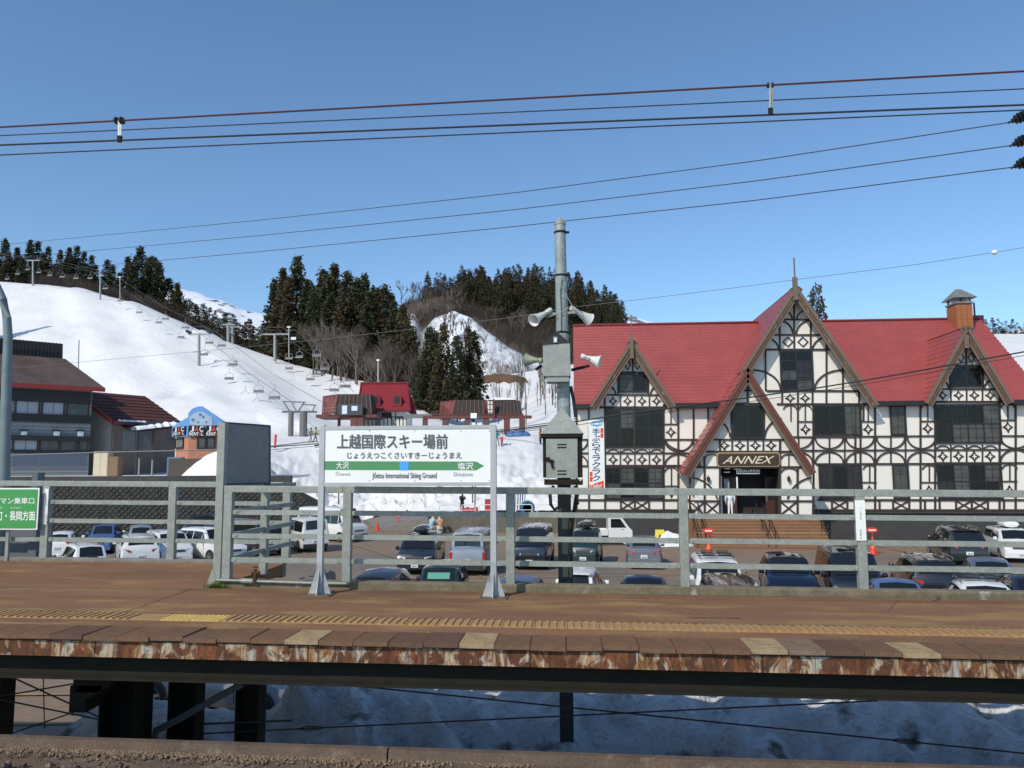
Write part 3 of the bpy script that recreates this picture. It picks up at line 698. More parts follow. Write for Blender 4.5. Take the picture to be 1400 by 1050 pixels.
# ================================================================ STATION NAME SIGN
YS = 9.30
ss = empty('station_name_sign', PY(556, 810, YS), 0, 'white station name board with green arrow band on two grey posts', 'station sign')
for px, pt in ((437, 437.5), (675, 675.5)):
    b_ = PY(px, 812, YS); t_ = PY(pt, 582, YS); x = b_.x
    m_ = MB(); m_.box(x-.034, x+.034, YS-.035, YS+.035, zp(x)+.004, t_.z); m_.box(x-.028, x+.028, YS-.03, YS+.03, t_.z, t_.z+.012); p_ = obj('post', m_, M_GALVL, ss, bevel=.005)
    for s_ in (-1, 1):
        g_ = MB(); g_.prism([Vector((x+s_*.034, YS-.004, zp(x)+.30)), Vector((x+s_*.13, YS-.004, zp(x)+.012)), Vector((x+s_*.034, YS-.004, zp(x)+.012))], (0,.008,0)); obj('gusset', g_, M_GALVL, p_)
    g_ = MB(); g_.prism([Vector((x-.004, YS-.035, zp(x)+.30)), Vector((x-.004, YS-.13, zp(x)+.012)), Vector((x-.004, YS-.035, zp(x)+.012))], (.008,0,0)); obj('gusset', g_, M_GALVL, p_)
    g_ = MB(); g_.box(x-.16, x+.16, YS-.16, YS+.14, zp(x), zp(x)+.012)
    for i in (-1, 1):
        for j in (-1, 1): g_.lathe([(.014,0),(.014,.02)], Matrix.Translation((x+i*.13, YS+j*.115-.01, zp(x)+.012)), 6)
    obj('base_plate', g_, mat('rust_stained_steel', (.22,.15,.09), .8, .2, c2=(.12,.08,.05), scale=12, amt=.9), p_)
xl = PY(437, 620, YS).x+.034; xr_ = PY(675, 620, YS).x-.034
zt = PY(556, 587, YS).z; zb = PY(556, 659.5, YS).z
m_ = MB(); m_.box(xl, xr_, YS-.022, YS+.022, zb, zt); bd = obj('board', m_, M_SIGN, ss)
for z0_, z1_ in ((zt, zt+.042), (zb-.042, zb)):
    m_ = MB(); m_.box(xl, xr_, YS-.03, YS+.03, z0_, z1_); obj('frame', m_, M_GALVL, ss)
def onS(x, y): return PY(x, y, YS-.024)
def bx_(x0, y0, x1, y1, m, name, off=.0): 
    a = onS(x0, y1); b = onS(x1, y0); k_ = MB(); k_.box(a.x, b.x, YS-.0245-off, YS-.0222, a.z, b.z); return obj(name, k_, m, bd)
g_ = MB(); pts = [onS(441.5, 630.5), onS(651, 631), onS(662, 636.8), onS(651, 643), onS(441.5, 642.5)]
g_.prism(pts, (0,.0018,0)); obj('green_band', g_, M_GREEN, bd)
bx_(546.5, 631, 558.5, 643, M_BLUEP, 'blue_square', .0015)
def ln_(s_, x0, x1, y0, y1, m, bold=0): lettering(s_, onS(x0, y1), onS(x1, y1), onS(x0, y0), m, bd, lift=.003, bold=bold)
ln_('上越国際スキー場前', 461, 612, 594, 613.5, M_TEXT, .028)
ln_('じょうえつこくさいすきーじょうまえ', 475, 631, 618.5, 627, M_TEXT, .022)
ln_('大沢', 460, 477, 631.8, 641, M_SIGN, .02); ln_('塩沢', 626, 647, 632.5, 642, M_SIGN, .02)
ln_('Ōsawa', 459, 479, 644.5, 650, M_TEXTL, 0); ln_('Shiozawa', 620, 646.5, 645.5, 651, M_TEXTL, 0)
ln_('Jōetsu International Skiing Ground', 509, 597, 646, 656, M_TEXT, .0095)
for px in (443, 505, 567, 630, 669):
    for y in (589, 657.5):
        c = onS(px, y); m_ = MB(); m_.lathe([(.006,0),(.005,.004)], Matrix.Translation(c) @ Matrix.Rotation(math.pi/2, 4, 'X'), 6); obj('screw', m_, M_DARK, bd)
# ================================================================ OTHER STATION SIGNS
bp_ = empty('back_of_sign', P(297, 800, 10.35), 0, 'blank dark grey sign panel seen from behind on a tall galvanised post', 'sign')
a = P(298, 795, 10.35); t_ = P(298, 578, 10.35)
m_ = MB(); m_.box(a.x-.05, a.x+.05, a.y-.05, a.y+.05, zp(a.x), t_.z); obj('post', m_, M_GALV, bp_, bevel=.005)
m_ = MB(); m_.prism([Vector((a.x-.05, a.y-.056, zp(a.x)+.2)), Vector((a.x-.12, a.y-.056, zp(a.x))), Vector((a.x+.02, a.y-.056, zp(a.x)))], (0,.006,0)); obj('foot', m_, M_GALV, bp_)
q0, q1, q2, q3 = P(303.5, 577.5, 10.38), P(369, 582, 11.25), P(369, 661, 11.25), P(303.5, 663, 10.38)
q1.z = q0.z; q2.z = q3.z
m_ = MB(); nrm = (q1-q0).cross(Vector((0,0,1))).normalized(); m_.prism([q0, q1, q2, q3], nrm*-.03); obj('panel', m_, mat('grey_sign_back', (.27,.255,.24), .7, c2=(.23,.215,.205), scale=3, amt=.9, fine=(20,.1)), bp_)
m_ = MB(); m_.beam(q3, q2, .03, .03); m_.beam(q0, q1, .02, .02); m_.beam(q1, q2, .02, .02); obj('edge_frame', m_, mat('panel_edge', (.035,.037,.042), .6), bp_)
YG = yb_-.14
gs = empty('boarding_sign', PY(10, 722, YG), 0, 'green train boarding sign with white characters fixed low on the fence', 'sign')
a = PY(-78, 724, YG); b = PY(54.5, 667, YG)
m_ = MB(); m_.box(a.x, b.x, YG-.008, YG, a.z, b.z); brd = obj('border', m_, M_SIGN, gs)
m_ = MB(); m_.box(a.x+.02, b.x-.022, YG-.012, YG-.0085, a.z+.02, b.z-.022); grn = obj('board', m_, M_GREEN2, gs)
m_ = MB(); m_.box(a.x+.1, b.x-.1, YG+.001, YG+.035, (a.z+b.z)/2-.02, (a.z+b.z)/2+.02); c0 = PY(8, 690, YG); m_.box(c0.x, c0.x+.05, YG+.036, YG+.07, zp(c0.x), zp(c0.x)+1.0); obj('bracket', m_, M_GALV, gs)
def lg(s_, x0, x1, y0, y1, bold=.02): lettering(s_, PY(x0, y1, YG-.0125), PY(x1, y1, YG-.0125), PY(x0, y0, YG-.0125), M_SIGN, grn, lift=.002, bold=bold)
lg('ワンマン乗車口', -18, 47, 680.5, 689); lg('六日町・長岡方面', -22, 48, 699, 711.5, .025)
lg('むいかまち', -20, 3, 693, 695.5, 0); lg('ながおか', 14, 29, 693, 695.5, 0)
# curved lamp post at far left
lp_ = empty('lamp_post', GD(5, 13.4, 0), 0, 'curved galvanised lamp post leaning out of frame at the far left', 'lamp post')
D_ = 13.4
m_ = MB(); m_.tube([GD(1, D_, -3.4), P(4, 760, D_), P(5.5, 660, D_), P(9, 520, D_), P(11, 460, D_), P(9.5, 435, D_), P(4, 410, D_), P(-4, 392, D_), P(-18, 376, D_), P(-60, 350, D_)], [.10,.095,.09,.078,.07,.068,.066,.064,.062,.055], 14)
obj('pole', m_, mat('lamp_post_zinc', (.20,.24,.245), .5, .3, c2=(.15,.185,.19), scale=5, amt=.8), lp_, smooth=True)
m_ = MB(); c = P(-75, 345, D_); m_.lathe([(.05,-.05),(.14,-.03),(.15,.02),(.09,.06),(.02,.07)], Matrix.Translation(c) @ Matrix.Diagonal((2.2,1,1,1)), 14); obj('lamp_head', m_, M_WHITE, lp_, smooth=True)
# grey equipment wall below the green sign
m_ = MB(); a = GD(-180, 14.2, 0); b = GD(75, 14.2, 0); m_.box(a.x, b.x, a.y, a.y+.3, -.45, PY(20, 716, a.y).z); m_.box(b.x-.2, b.x, a.y-.05, a.y-.002, -.45, PY(70, 662, a.y).z+.2)
tag(obj('stair_wall', m_, mat('grey_cladding', (.14,.15,.165), .7, c2=(.11,.12,.13), scale=2, amt=.8)), 'grey panelled stair enclosure wall behind the far left fence', 'wall')

# ================================================================ UTILITY POLE WITH BOXES AND HORNS
DP = 10.4
up = empty('utility_pole', GD(774, DP, -2.1), 0, 'tall grey steel utility pole with pointed cap carrying boxes and loudspeakers', 'utility pole')
PT, PM, PB = P(765.5, 308, DP), P(771, 560, DP), P(775, 1014, DP)
m_ = MB(); m_.tube([P(772.5, 640, DP), PM, PT], [.092, .086, .073], 18)
obj('pole', m_, mat('weathered_pole_zinc', (.30,.34,.33), .6, .2, c2=(.20,.24,.23), scale=5, amt=.9, fine=(40,.15), c3=(.42,.44,.41), s3=9, t3=(.56,.68)), up, smooth=True)
m_ = MB(); m_.box(PB.x-.085, PB.x+.085, PB.y-.03, PB.y+.10, -2.6, P(773, 642, DP).z); obj('lower_column', m_, mat('dark_green_steel', (.028,.036,.036), .6, c2=(.045,.052,.05), scale=8, amt=.7), up)
m_ = MB(); m_.lathe([(.079,0),(.079,.03),(.02,.10),(.006,.115)], Matrix.Translation(PT), 18); obj('cap', m_, M_GALV, up, smooth=True)
for y in (318, 377, 455, 530):
    c = P(766+(y-318)*.02, y, DP); m_ = MB(); m_.lathe([(.084,-.012),(.084,.012)], Matrix.Translation(c), 16); m_.box(c.x+.07, c.x+.12, c.y-.02, c.y+.01, c.z-.012, c.z+.012); obj('band', m_, M_DARK, up)
m_ = MB(); m_.tube([P(767, 380, DP-.1), P(765, 400, DP-.1), P(766, 425, DP-.1), P(766, 452, DP-.1)], .013, 6); m_.tube([P(767, 390, DP-.12), P(774, 404, DP-.13), P(783, 419, DP-.1)], .006, 5); m_.tube([P(766, 428, DP-.11), P(776, 421, DP-.13), P(781, 420, DP-.1)], .006, 5)
m_.tube([P(741, 430, DP-.02), P(748, 434, DP-.05), P(760, 430, DP-.09)], .008, 5)
obj('speaker_cable', m_, M_GALV, up, smooth=True)
m_ = MB(); m_.tube([P(757, 664, DP-.12), P(752, 676, DP-.12), P(753, 690, DP-.12), P(758, 697, DP-.12), P(765, 692, DP-.1)], .022, 8); m_.tube([P(787, 664, DP-.08), P(789, 675, DP-.08), P(785, 700, DP-.05), P(780, 730, DP-.02), P(781, 812, DP)], .028, 8)
m_.tube([P(786, 668, DP-.1), P(790, 690, DP-.1)], .02, 6); m_.tube([P(777, 690, DP-.12), P(778, 810, DP-.12)], .008, 6)
m_.tube([P(780, 528, DP-.02), P(784, 545, DP), P(787, 570, DP)], .022, 8)
obj('cable_conduit', m_, M_BLACK, up, smooth=True)
m_ = MB()
m_.beam(P(744, 430, DP-.02), P(788, 427, DP-.02), .03, .03); obj('speaker_arm', m_, M_GALV, up)
m_ = MB(); m_.beam(P(740, 500, DP), P(733, 505, DP-.05), .03, .03); m_.beam(P(781, 506, DP), P(806, 500, DP-.02), .04, .035); obj('speaker_arm', m_, M_DARK, up)
# upper box
ub = empty('speaker_amplifier_box', P(760, 522, DP-.25), 0, 'upper grey metal box with small black gabled roof high on the pole', 'equipment box')
m_ = MB(); a = P(742.5, 514.5, DP-.27); b = P(779.5, 470, DP-.27); m_.box(a.x, b.x, a.y, a.y+.30, a.z, b.z); obj('body', m_, M_GALV, ub, bevel=.006)
m_ = MB(); a2 = P(747, 522, DP-.25); m_.box(a2.x, b.x-.02, a.y+.02, a.y+.28, a2.z, a.z-.002); obj('base_flange', m_, M_GALV, ub)
m_ = MB(); m_.prism([P(741.5, 470.5, DP-.29), P(780, 469.5, DP-.29), P(761, 453, DP-.29)], (0,.34,0)); obj('roof', m_, mat('black_roof_metal', (.015,.016,.016), .6), ub)
m_ = MB(); a = P(756.5, 468.5, DP-.30); b = P(762, 460.5, DP-.30); m_.box(a.x, b.x, a.y-.004, a.y+.008, a.z, b.z); v_ = obj('vent', m_, M_GALV, ub)
m_ = MB(); a = P(758, 467.5, DP-.305); b = P(760.8, 462, DP-.305); m_.box(a.x, b.x, a.y-.004, a.y+.004, a.z, b.z); obj('vent_slot', m_, M_SIGN, v_)
# lower cabinet
lc = empty('control_cabinet', P(768, 656, DP-.3), 0, 'larger galvanised control cabinet with pyramid roof, door and padlock on the pole', 'cabinet')
DC = DP-.42
a = P(742.5, 653, DC); b = P(796, 598, DC); m_ = MB(); m_.box(a.x, b.x, a.y, a.y+.34, a.z, b.z); obj('body', m_, M_DARK, lc)
zE = P(768, 593, DC).z; ap = P(768, 557, DC+.2); e0 = P(738.5, 593, DC-.05); e1 = P(798, 593, DC-.05)
m_ = MB(); m_.add([(e0.x,e0.y,zE),(e1.x,e0.y,zE),(e1.x,e0.y+.44,zE),(e0.x,e0.y+.44,zE),(ap.x,ap.y,ap.z)], [(0,1,4),(1,2,4),(2,3,4),(3,0,4),(3,2,1,0)]); rf_ = obj('roof', m_, M_GALV, lc)
m_ = MB(); m_.box(e0.x+.01, e1.x-.01, e0.y+.01, e0.y+.43, b.z-.0, zE-.002); obj('eave_box', m_, M_DARK, lc)
a = P(747, 653.5, DC-.01); b = P(789.5, 600, DC-.01); m_ = MB(); m_.box(a.x, b.x, a.y-.02, a.y+.005, a.z, b.z); dr = obj('door', m_, M_GALV, lc, bevel=.004)
for y in (607.5, 611.5, 643.5, 648):
    a = P(762, y+1.2, DC-.045); b = P(774.5, y-.6, DC-.045); m_ = MB(); m_.box(a.x, b.x, a.y, a.y+.02, a.z, b.z); obj('louvre', m_, M_DARK, dr)
m_ = MB(); a = P(744, 627, DC-.05); b = P(757, 631, DC-.05); m_.beam(a, b, .02, .03); m_.beam(P(753, 629, DC-.05), P(756, 640, DC-.05), .02, .03); m_.lathe([(.03,0),(.03,.02)], Matrix.Translation(P(749, 628, DC-.03)) @ Matrix.Rotation(math.pi/2,4,'X'), 10); obj('handle', m_, M_DARK, dr)
m_ = MB(); a = P(745, 663, DC-.03); b = P(795, 655.5, DC-.03); m_.box(a.x+.02, b.x-.02, a.y, a.y+.36, a.z, b.z); m_.prism([P(744, 655, DC-.05), P(752, 663, DC-.05), P(744, 663, DC-.05)], (0,.38,0)); m_.prism([P(797, 655, DC-.05), P(789, 663, DC-.05), P(797, 663, DC-.05)], (0,.38,0)); obj('mount_bracket', m_, M_DARK, lc)
def horn(c_back, c_front, r, m, label, squash=1):
    d = (c_front-c_back); L = d.length; t = empty('horn_loudspeaker', c_back.lerp(c_front, .4), 0, label, 'loudspeaker', 'horn loudspeakers on the pole')
    Mx = Matrix.Translation(c_back) @ d.to_track_quat('Z', 'Y').to_matrix().to_4x4()
    o_ = MB(); o_.lathe([(r*.30,0),(r*.36,L*.02),(r*.36,L*.22),(r*.30,L*.24),(r*.42,L*.45),(r*.62,L*.72),(r*.88,L*.94),(r*1.02,L),(r*.97,L*1.005),(r*.80,L*.9),(r*.5,L*.6),(r*.2,L*.4)], Mx, 20); obj('horn', o_, m, t, smooth=True)
    o_ = MB(); o_.lathe([(r*.40,-L*.02),(r*.40,L*.14)], Mx, 14); obj('driver', o_, m, t, smooth=True)
    o_ = MB(); o_.tube([Mx @ Vector((r*.6,0,L*.5)), Mx @ Vector((r*.75,0,L*.2)), Mx @ Vector((-r*.75,0,L*.2)), Mx @ Vector((-r*.6,0,L*.5))], .007, 5); obj('bracket', o_, M_GALV, t)
M_HORN = mat('cream_horn', (.70,.70,.66), .5, c2=(.58,.58,.53), scale=9, amt=.8); M_HORNG = mat('aged_green_horn', (.33,.36,.27), .6, c2=(.22,.25,.18), scale=10, amt=.8)
horn(P(752, 424, DP-.02), P(729.5, 438, DP-.28), .082, M_HORN, 'cream horn speaker at the upper left of the pole, mouth towards the tracks')
horn(P(781, 421, DP), P(806, 437, DP+.16), .088, M_HORN, 'cream horn speaker at the upper right of the pole, mouth turned away')
horn(P(741, 493, DP-.1), P(719, 492, DP-.02), .092, M_HORNG, 'aged greenish horn speaker beside the small gabled box')
horn(P(795, 487, DP-.02), P(820, 495, DP-.08), .092, M_HORN, 'white horn speaker on a dark arm right of the gabled box')

# ================================================================ OVERHEAD WIRES
def wire(name, label, pts, r, m, sag=0, group=None, n=14):
    w = []
    for (a, b) in zip(pts, pts[1:]):
        for i in range(n): 
            t = i/n; q = a.lerp(b, t); q.z -= sag*4*t*(1-t); w.append(q)
    w.append(pts[-1]); m_ = MB(); m_.tube(w, r, 5); o = obj(name, m_, m, smooth=True, fix=False); return tag(o, label, 'wire', group)
YW = 5.6
cat_wires = []
def cw(l, y0, y1, r, m): 
    return wire('catenary_wire', l, (lambda A_, B_: [A_.lerp(B_, -.9), A_, B_, A_.lerp(B_, 1.9)])(PY(0, y0, YW), PY(1400, y1, YW)), r, m, group='overhead catenary wires', sag=.0)
cw('rusty red messenger wire, highest of the overhead line', 174, 97.5, .0075, M_WIRER)
cw('thin dark wire second from the top of the overhead line', 185.5, 121.5, .0045, M_WIRE)
cw('thick dark wire third from the top, joined by the two hangers', 198.5, 143.5, .0075, M_WIRE)
cw('thin dark wire, lowest of the four parallel overhead wires', 212, 150.5, .0052, M_WIRE)
for px, ya, yb2, lab, rr in ((163, 165, 192, 'pale wire hanger with black round insulator on the left part of the line', .030), (1053, 116.5, 154.5, 'slim grey wire hanger with twin discs on the right part of the line', .022)):
    a = PY(px, ya, YW); b = PY(px, yb2, YW); h = empty('wire_hanger', b, 0, lab, 'wire hanger')
    m_ = MB(); m_.tube([a, b], .009, 8); m_.tube([a+Vector((.016,0,0)), b+Vector((.012,0,0))], .005, 6); obj('rod', m_, M_WHITE if px < 500 else M_GALV, h)
    for s_ in (-1, 1):
        m_ = MB(); w_ = .02 if px < 500 else .016
        m_.lathe([(.008,-.008),(rr*.8,-.007),(rr,0),(rr*.8,.007),(.008,.008)], Matrix.Translation(a+Vector((s_*w_,0,0))) @ Matrix.Rotation(math.pi/2,4,'Y') @ Matrix.Rotation(.5 if px < 500 else .1,4,'X'), 14); obj('insulator_disc', m_, M_BLACK, h, smooth=True)
    m_ = MB(); m_.box(b.x-.012, b.x+.018, b.y-.012, b.y+.012, b.z-.012, b.z+.035); obj('clamp', m_, M_DARK, h)
for i, (yR, yM, yL, xL) in enumerate(((167, 264, 335, 0), (199, 287, 354, 0), (229, 310, 375, 0))):
    dR, dL = 12.0, 42.0
    A_ = P(1392, yR-1.5, dR); B_ = P(xL, yL, dL); 
    # mid point is on the measured line
    tM = None
    pts = []
    for px in range(1392, -120, -40):
        y = np.interp(px, [-120, 0, 350, 700, 1040, 1392], [yL+9, yL, (yL+yM)/2+[8,8,8][i]*.25, yM, (yM+yR)/2+3.5, yR-1.5])
        # depth so that the wire is straight in plan
        u = (px-700)/F; a_ = A_; pl = Vector((A_.x, A_.y, 0)); pm = Vector((B_.x, B_.y, 0)); v = ray(px, float(y)); 
        dd = pm-pl; den = v.x*dd.y-v.y*dd.x; t = (pl.x*dd.y-pl.y*dd.x)/den; pts.append(EYE+v*t)
    wire('feeder_wire', ('uppermost', 'middle', 'lowest')[i]+' of the three slanting wires held by black insulators at the right edge', pts, .0095, M_WIRE, group='slanting feeder wires', n=2)
    ins = empty('line_insulator', P(1392, yR, dR), 0, ('top', 'middle', 'bottom')[i]+' ribbed black insulator at the right edge of the picture', 'insulator', 'insulators at the right edge')
    Mx = Matrix.Translation(P(1378+i*2, yR+1, dR)) @ (P(1412, yR-14, dR-.1)-P(1378, yR+1, dR)).to_track_quat('Z','Y').to_matrix().to_4x4()
    for k in range(6):
        m_ = MB(); rr = (.02,.04,.075,.09,.09,.09)[k]; m_.lathe([(.015,k*.05),(rr,k*.05+.012),(rr*.9,k*.05+.028),(.018,k*.05+.05)], Mx, 14); obj('shed', m_, M_BLACK, ins, smooth=True)
fp = empty('feeder_pole', GD(1482, 12.1, LOT), 0, 'concrete feeder pole just beyond the right edge carrying the three black insulators', 'utility pole')
c_ = GD(1482, 12.1, LOT); k_ = MB(); k_.tube([c_, Vector((c_.x, c_.y, P(1450, 100, 12.1).z))], [.17, .12], 12); obj('pole', k_, M_CONC, fp, smooth=True)
for yR in (152, 186, 215): k_ = MB(); k_.beam(P(1408, yR, 12.0), P(1470, yR-6, 12.1), .05, .05); obj('insulator_arm', k_, M_GALV, fp)
def polywire(name, label, pl, r, m, grp=None): return wire(name, label, [P(*q) for q in pl], r, m, n=6, group=grp)
polywire('power_line', 'long thin pale wire crossing the slope and the sky above the annex roof', [(-60,511,70),(0,505,68),(165,490,62),(330,475,56),(440,464,52),(565,450,49),(700,434,46),(790,419,44),(870,410,42),(1000,394,40),(1090,382,38),(1250,362,36),(1360,345,34),(1470,327,32)], .013, mat('wire_grey', (.16,.16,.165), .5))
c = P(1360, 345, 34); m_ = MB(); m_.lathe([(.03,-.13),(.10,-.06),(.11,0),(.10,.06),(.03,.13)], Matrix.Translation(c) @ Matrix.Rotation(math.pi/2,4,'Y'), 12); tag(obj('wire_marker', m_, M_WHITE, smooth=True), 'small white marker ball on the wire above the annex chimney', 'wire marker')
polywire('power_cable', 'thick black cable sagging across the front of the half-timbered annex', [(430,609,34),(560,598,33.5),(680,590,33),(790,576,32),(860,565,31.5),(930,556,31),(1020,544,30.5),(1120,530,30),(1200,517,29.5),(1300,499,29),(1400,481,28.5),(1480,466,28)], .028, M_WIRE, 'cables in front of the annex')
polywire('power_cable', 'thin cable hanging just below the thick black one', [(430,612,34),(560,601,33.5),(680,594,33),(790,581,32),(860,570,31.5),(930,561,31),(1020,550,30.5),(1120,535,30),(1200,522,29.5),(1300,504,29),(1400,486,28.5),(1480,471,28)], .012, M_WIRE, 'cables in front of the annex')
polywire('power_cable', 'grey cable in front of the dark left buildings', [(-60,627,40),(0,623,40),(120,619,40),(290,615,40),(370,610,39),(432,603,38)], .03, mat('cable_grey', (.2,.21,.2), .6), 'cables in front of the annex')
# ================================================================ HALF-TIMBERED ANNEX
YA = 57.0
M_WALL = mat('cream_render', (.82,.785,.71), .85, c2=(.77,.73,.66), scale=.6, amt=.7, c3=(.50,.40,.32), s3=.35, t3=(.64,.8), fine=(6,.03))
M_TIMB = mat('dark_timber', (.034,.022,.018), .7, c2=(.05,.03,.025), scale=3, amt=.9)
M_WOOD = mat('weathered_rake_wood', (.14,.065,.038), .8, c2=(.10,.062,.042), scale=3, amt=.9, stretch=(1,1,.4), c3=(.26,.19,.13), s3=5, t3=(.56,.7))
M_WOODG = mat('silvered_wood', (.19,.13,.09), .8, c2=(.13,.105,.085), scale=4, amt=.9)
M_WOODR = mat('red_brown_wood', (.15,.05,.028), .6, c2=(.10,.032,.02), scale=3, amt=.9, coat=.1)
M_ROOF = mat('red_metal_roof', (.37,.075,.065), .36, c2=(.29,.058,.052), scale=.5, amt=.8, fine=(3,.07), spec=.6, c3=(.12,.045,.045), s3=.13, t3=(.60,.68))
M_ROOFD = mat('red_roof_seam', (.25,.022,.026), .45)
M_FRAME = mat('window_frame_dark', (.016,.016,.017), .5)
M_FOUND = mat('dark_foundation', (.035,.035,.038), .8, c2=(.06,.058,.055), scale=1.5, amt=.9)
AN = empty('annex_building', PY(1090, 700, YA), 0, 'half-timbered white annex with steep red roofs, three dormer gables and a brick chimney', 'building')
def A3(px, py, off=0): return PY(px, py, YA-off) if False else PY(px, py, YA)-Vector((0, off, 0))
def abar(px0, py0, px1, py1, w_, name='timber', off=0, th=.09, m=None, Y=None, parent=None):
    w = w_*.82; Y = Y or YA; a = PY(px0, py0, Y)-Vector((0, off+th/2, 0)); b = PY(px1, py1, Y)-Vector((0, off+th/2, 0))
    m_ = MB(); d = (b-a).normalized(); s_ = Vector((-d.z, 0, d.x))*w/2; h = Vector((0, th/2, 0))
    vs = [c+k+l for c in (a, b) for k, l in ((-s_,-h),(s_,-h),(s_,h),(-s_,h))]
    m_.add(vs, [(3,2,1,0),(4,5,6,7),(0,1,5,4),(1,2,6,5),(2,3,7,6),(3,0,4,7)])
    return obj(name, m_, m or M_TIMB, parent or AN)
def aarc(pts, w_, Y=None, off=.003, th=.08, name='curved_brace', parent=None):
    w = w_*.8; Y = Y or YA; q = [PY(*p, Y) for p in pts]; m_ = MB(); L_ = []
    for i, p in enumerate(q):
        d = (q[min(i+1, len(q)-1)]-q[max(i-1, 0)]).normalized(); s_ = Vector((-d.z, 0, d.x))*w/2; L_.append((p-s_, p+s_))
    vs = [v-Vector((0, o_, 0)) for a, b in L_ for v in (a, b) for o_ in (off, off+th)]
    fs = []
    for i in range(len(q)-1):
        a = i*4; b = a+4; fs += [(a+1,b+1,b+3,a+3),(a,a+2,b+2,b),(a,b,b+1,a+1),(a+2,a+3,b+3,b+2)]
    m_.add(vs, fs); return obj(name, m_, M_TIMB, parent or AN)
def qarc(cx, cy, rx, ry, a0, a1, w, n=7, **k):
    return aarc([(cx+rx*math.cos(R(t)), cy-ry*math.sin(R(t))) for t in np.linspace(a0, a1, n)], w, **k)
def window(x0, y0, x1, y1, cols_=2, rows=2, Y=None, m=None, parent=None, off=0, muntins=True, fw=.11, curtain=None):
    Y = Y or YA; a = PY(x0, y1, Y); b = PY(x1, y0, Y); z0, z1 = a.z, b.z; X0_, X1_ = a.x, b.x; yf = Y-off
    m_ = MB(); m_.box(X0_, X1_, yf-.07, yf-.004, z0, z1-0); w_ = MB()
    for (xa, xb, za, zb_) in ((X0_, X0_+fw, z0, z1), (X1_-fw, X1_, z0, z1), (X0_+fw, X1_-fw, z0, z0+fw), (X0_+fw, X1_-fw, z1-fw, z1)): w_.box(xa, xb, yf-.12, yf-.073, za, zb_)
    wd = obj('window', w_, M_FRAME, parent or AN)
    cw_ = (X1_-X0_-2*fw)/cols_; ch = (z1-z0-2*fw)/rows
    me = None
    for i in range(cols_):
        for j in range(rows):
            xa = X0_+fw+i*cw_; za = z0+fw+j*ch
            p_ = MB(); t = random.uniform(-.012, .012); p_.add([(xa+.02, yf-.078, za+.02),(xa+cw_-.02, yf-.078+t, za+.02),(xa+cw_-.02, yf-.078+t, za+ch-.02),(xa+.02, yf-.078, za+ch-.02)], [(0,1,2,3)])
            obj('pane', p_, random.choice(GLS), wd)
    g_ = MB()
    for i in range(1, cols_): x = X0_+fw+i*cw_; g_.box(x-.04, x+.04, yf-.115, yf-.074, z0+fw, z1-fw)
    for j in range(1, rows): z = z0+fw+j*ch; g_.box(X0_+fw, X1_-fw, yf-.113, yf-.0745, z-.035, z+.035)
    if muntins:
        for i in range(cols_): x = X0_+fw+(i+.5)*cw_; g_.box(x-.012, x+.012, yf-.10, yf-.0795, z0+fw, z1-fw)
        for j in range(rows*2): z = z0+fw+(j+.5)*ch/2; g_.box(X0_+fw, X1_-fw, yf-.098, yf-.0797, z-.012, z+.012)
    obj('mullion', g_, M_FRAME, wd)
    return wd
GLS = [mat('glass_a', (.008,.008,.009), .12, spec=.3), mat('glass_b', (.016,.016,.017), .15, spec=.3, c2=(.035,.035,.036), scale=.9, amt=.8), mat('glass_c', (.006,.006,.007), .1, spec=.35), mat('glass_a', (0,0,0)), mat('glass_d', (.03,.03,.03), .12, spec=.35, c2=(.11,.108,.10), scale=1.3, amt=1)]
def diamond(cx, cy, r, Y=None, cross=True, off=.0, parent=None, ry=None):
    Y = Y or YA; c = PY(cx, cy, Y); s_ = Y/1100*.995; ax = r*s_; ay = (ry or r)*s_; pts = []
    if cross:
        for k in range(4):
            a = math.pi/2*k; b = a+math.pi/2; p = Vector((math.cos(a)*ax, 0, math.sin(a)*ay)); q = Vector((math.cos(b)*ax, 0, math.sin(b)*ay))
            pts.append(p); mid = (p+q)/2*.72; pts += [(p+mid)/2*1.02*.96, mid, (q+mid)/2*.98]
        m_ = MB(); m_.prism([c+p-Vector((0, off+.004, 0)) for p in pts], (0,-.05,0)); o = obj('star_ornament', m_, M_TIMB, parent or AN)
        m_ = MB(); y1 = c.y-off-.0545; 
        m_.box(c.x-ax*.36, c.x+ax*.36, y1-.02, y1, c.z-ay*.10, c.z+ay*.10); m_.box(c.x-ax*.10, c.x+ax*.10, y1-.021, y1, c.z+ay*.101, c.z+ay*.38); m_.box(c.x-ax*.10, c.x+ax*.10, y1-.021, y1, c.z-ay*.38, c.z-ay*.101)
        obj('cross', m_, M_WALL, o)
    else:
        o_ = [Vector((0,0,ay)), Vector((ax,0,0)), Vector((0,0,-ay)), Vector((-ax,0,0))]; i_ = [v*.72 for v in o_]; m_ = MB(); vs = [c+v-Vector((0,off+d_,0)) for d_ in (.004,.06) for v in o_+i_]
        fs = []
        for k in range(4):
            j = (k+1)%4; fs += [(k,j,j+4,k+4),(8+k,8+k+4,8+j+4,8+j),(k,k+8,j+8,j),(k+4,j+4,j+12,k+12)]
        m_.add(vs, fs); obj('diamond_frame', m_, M_TIMB, parent or AN)
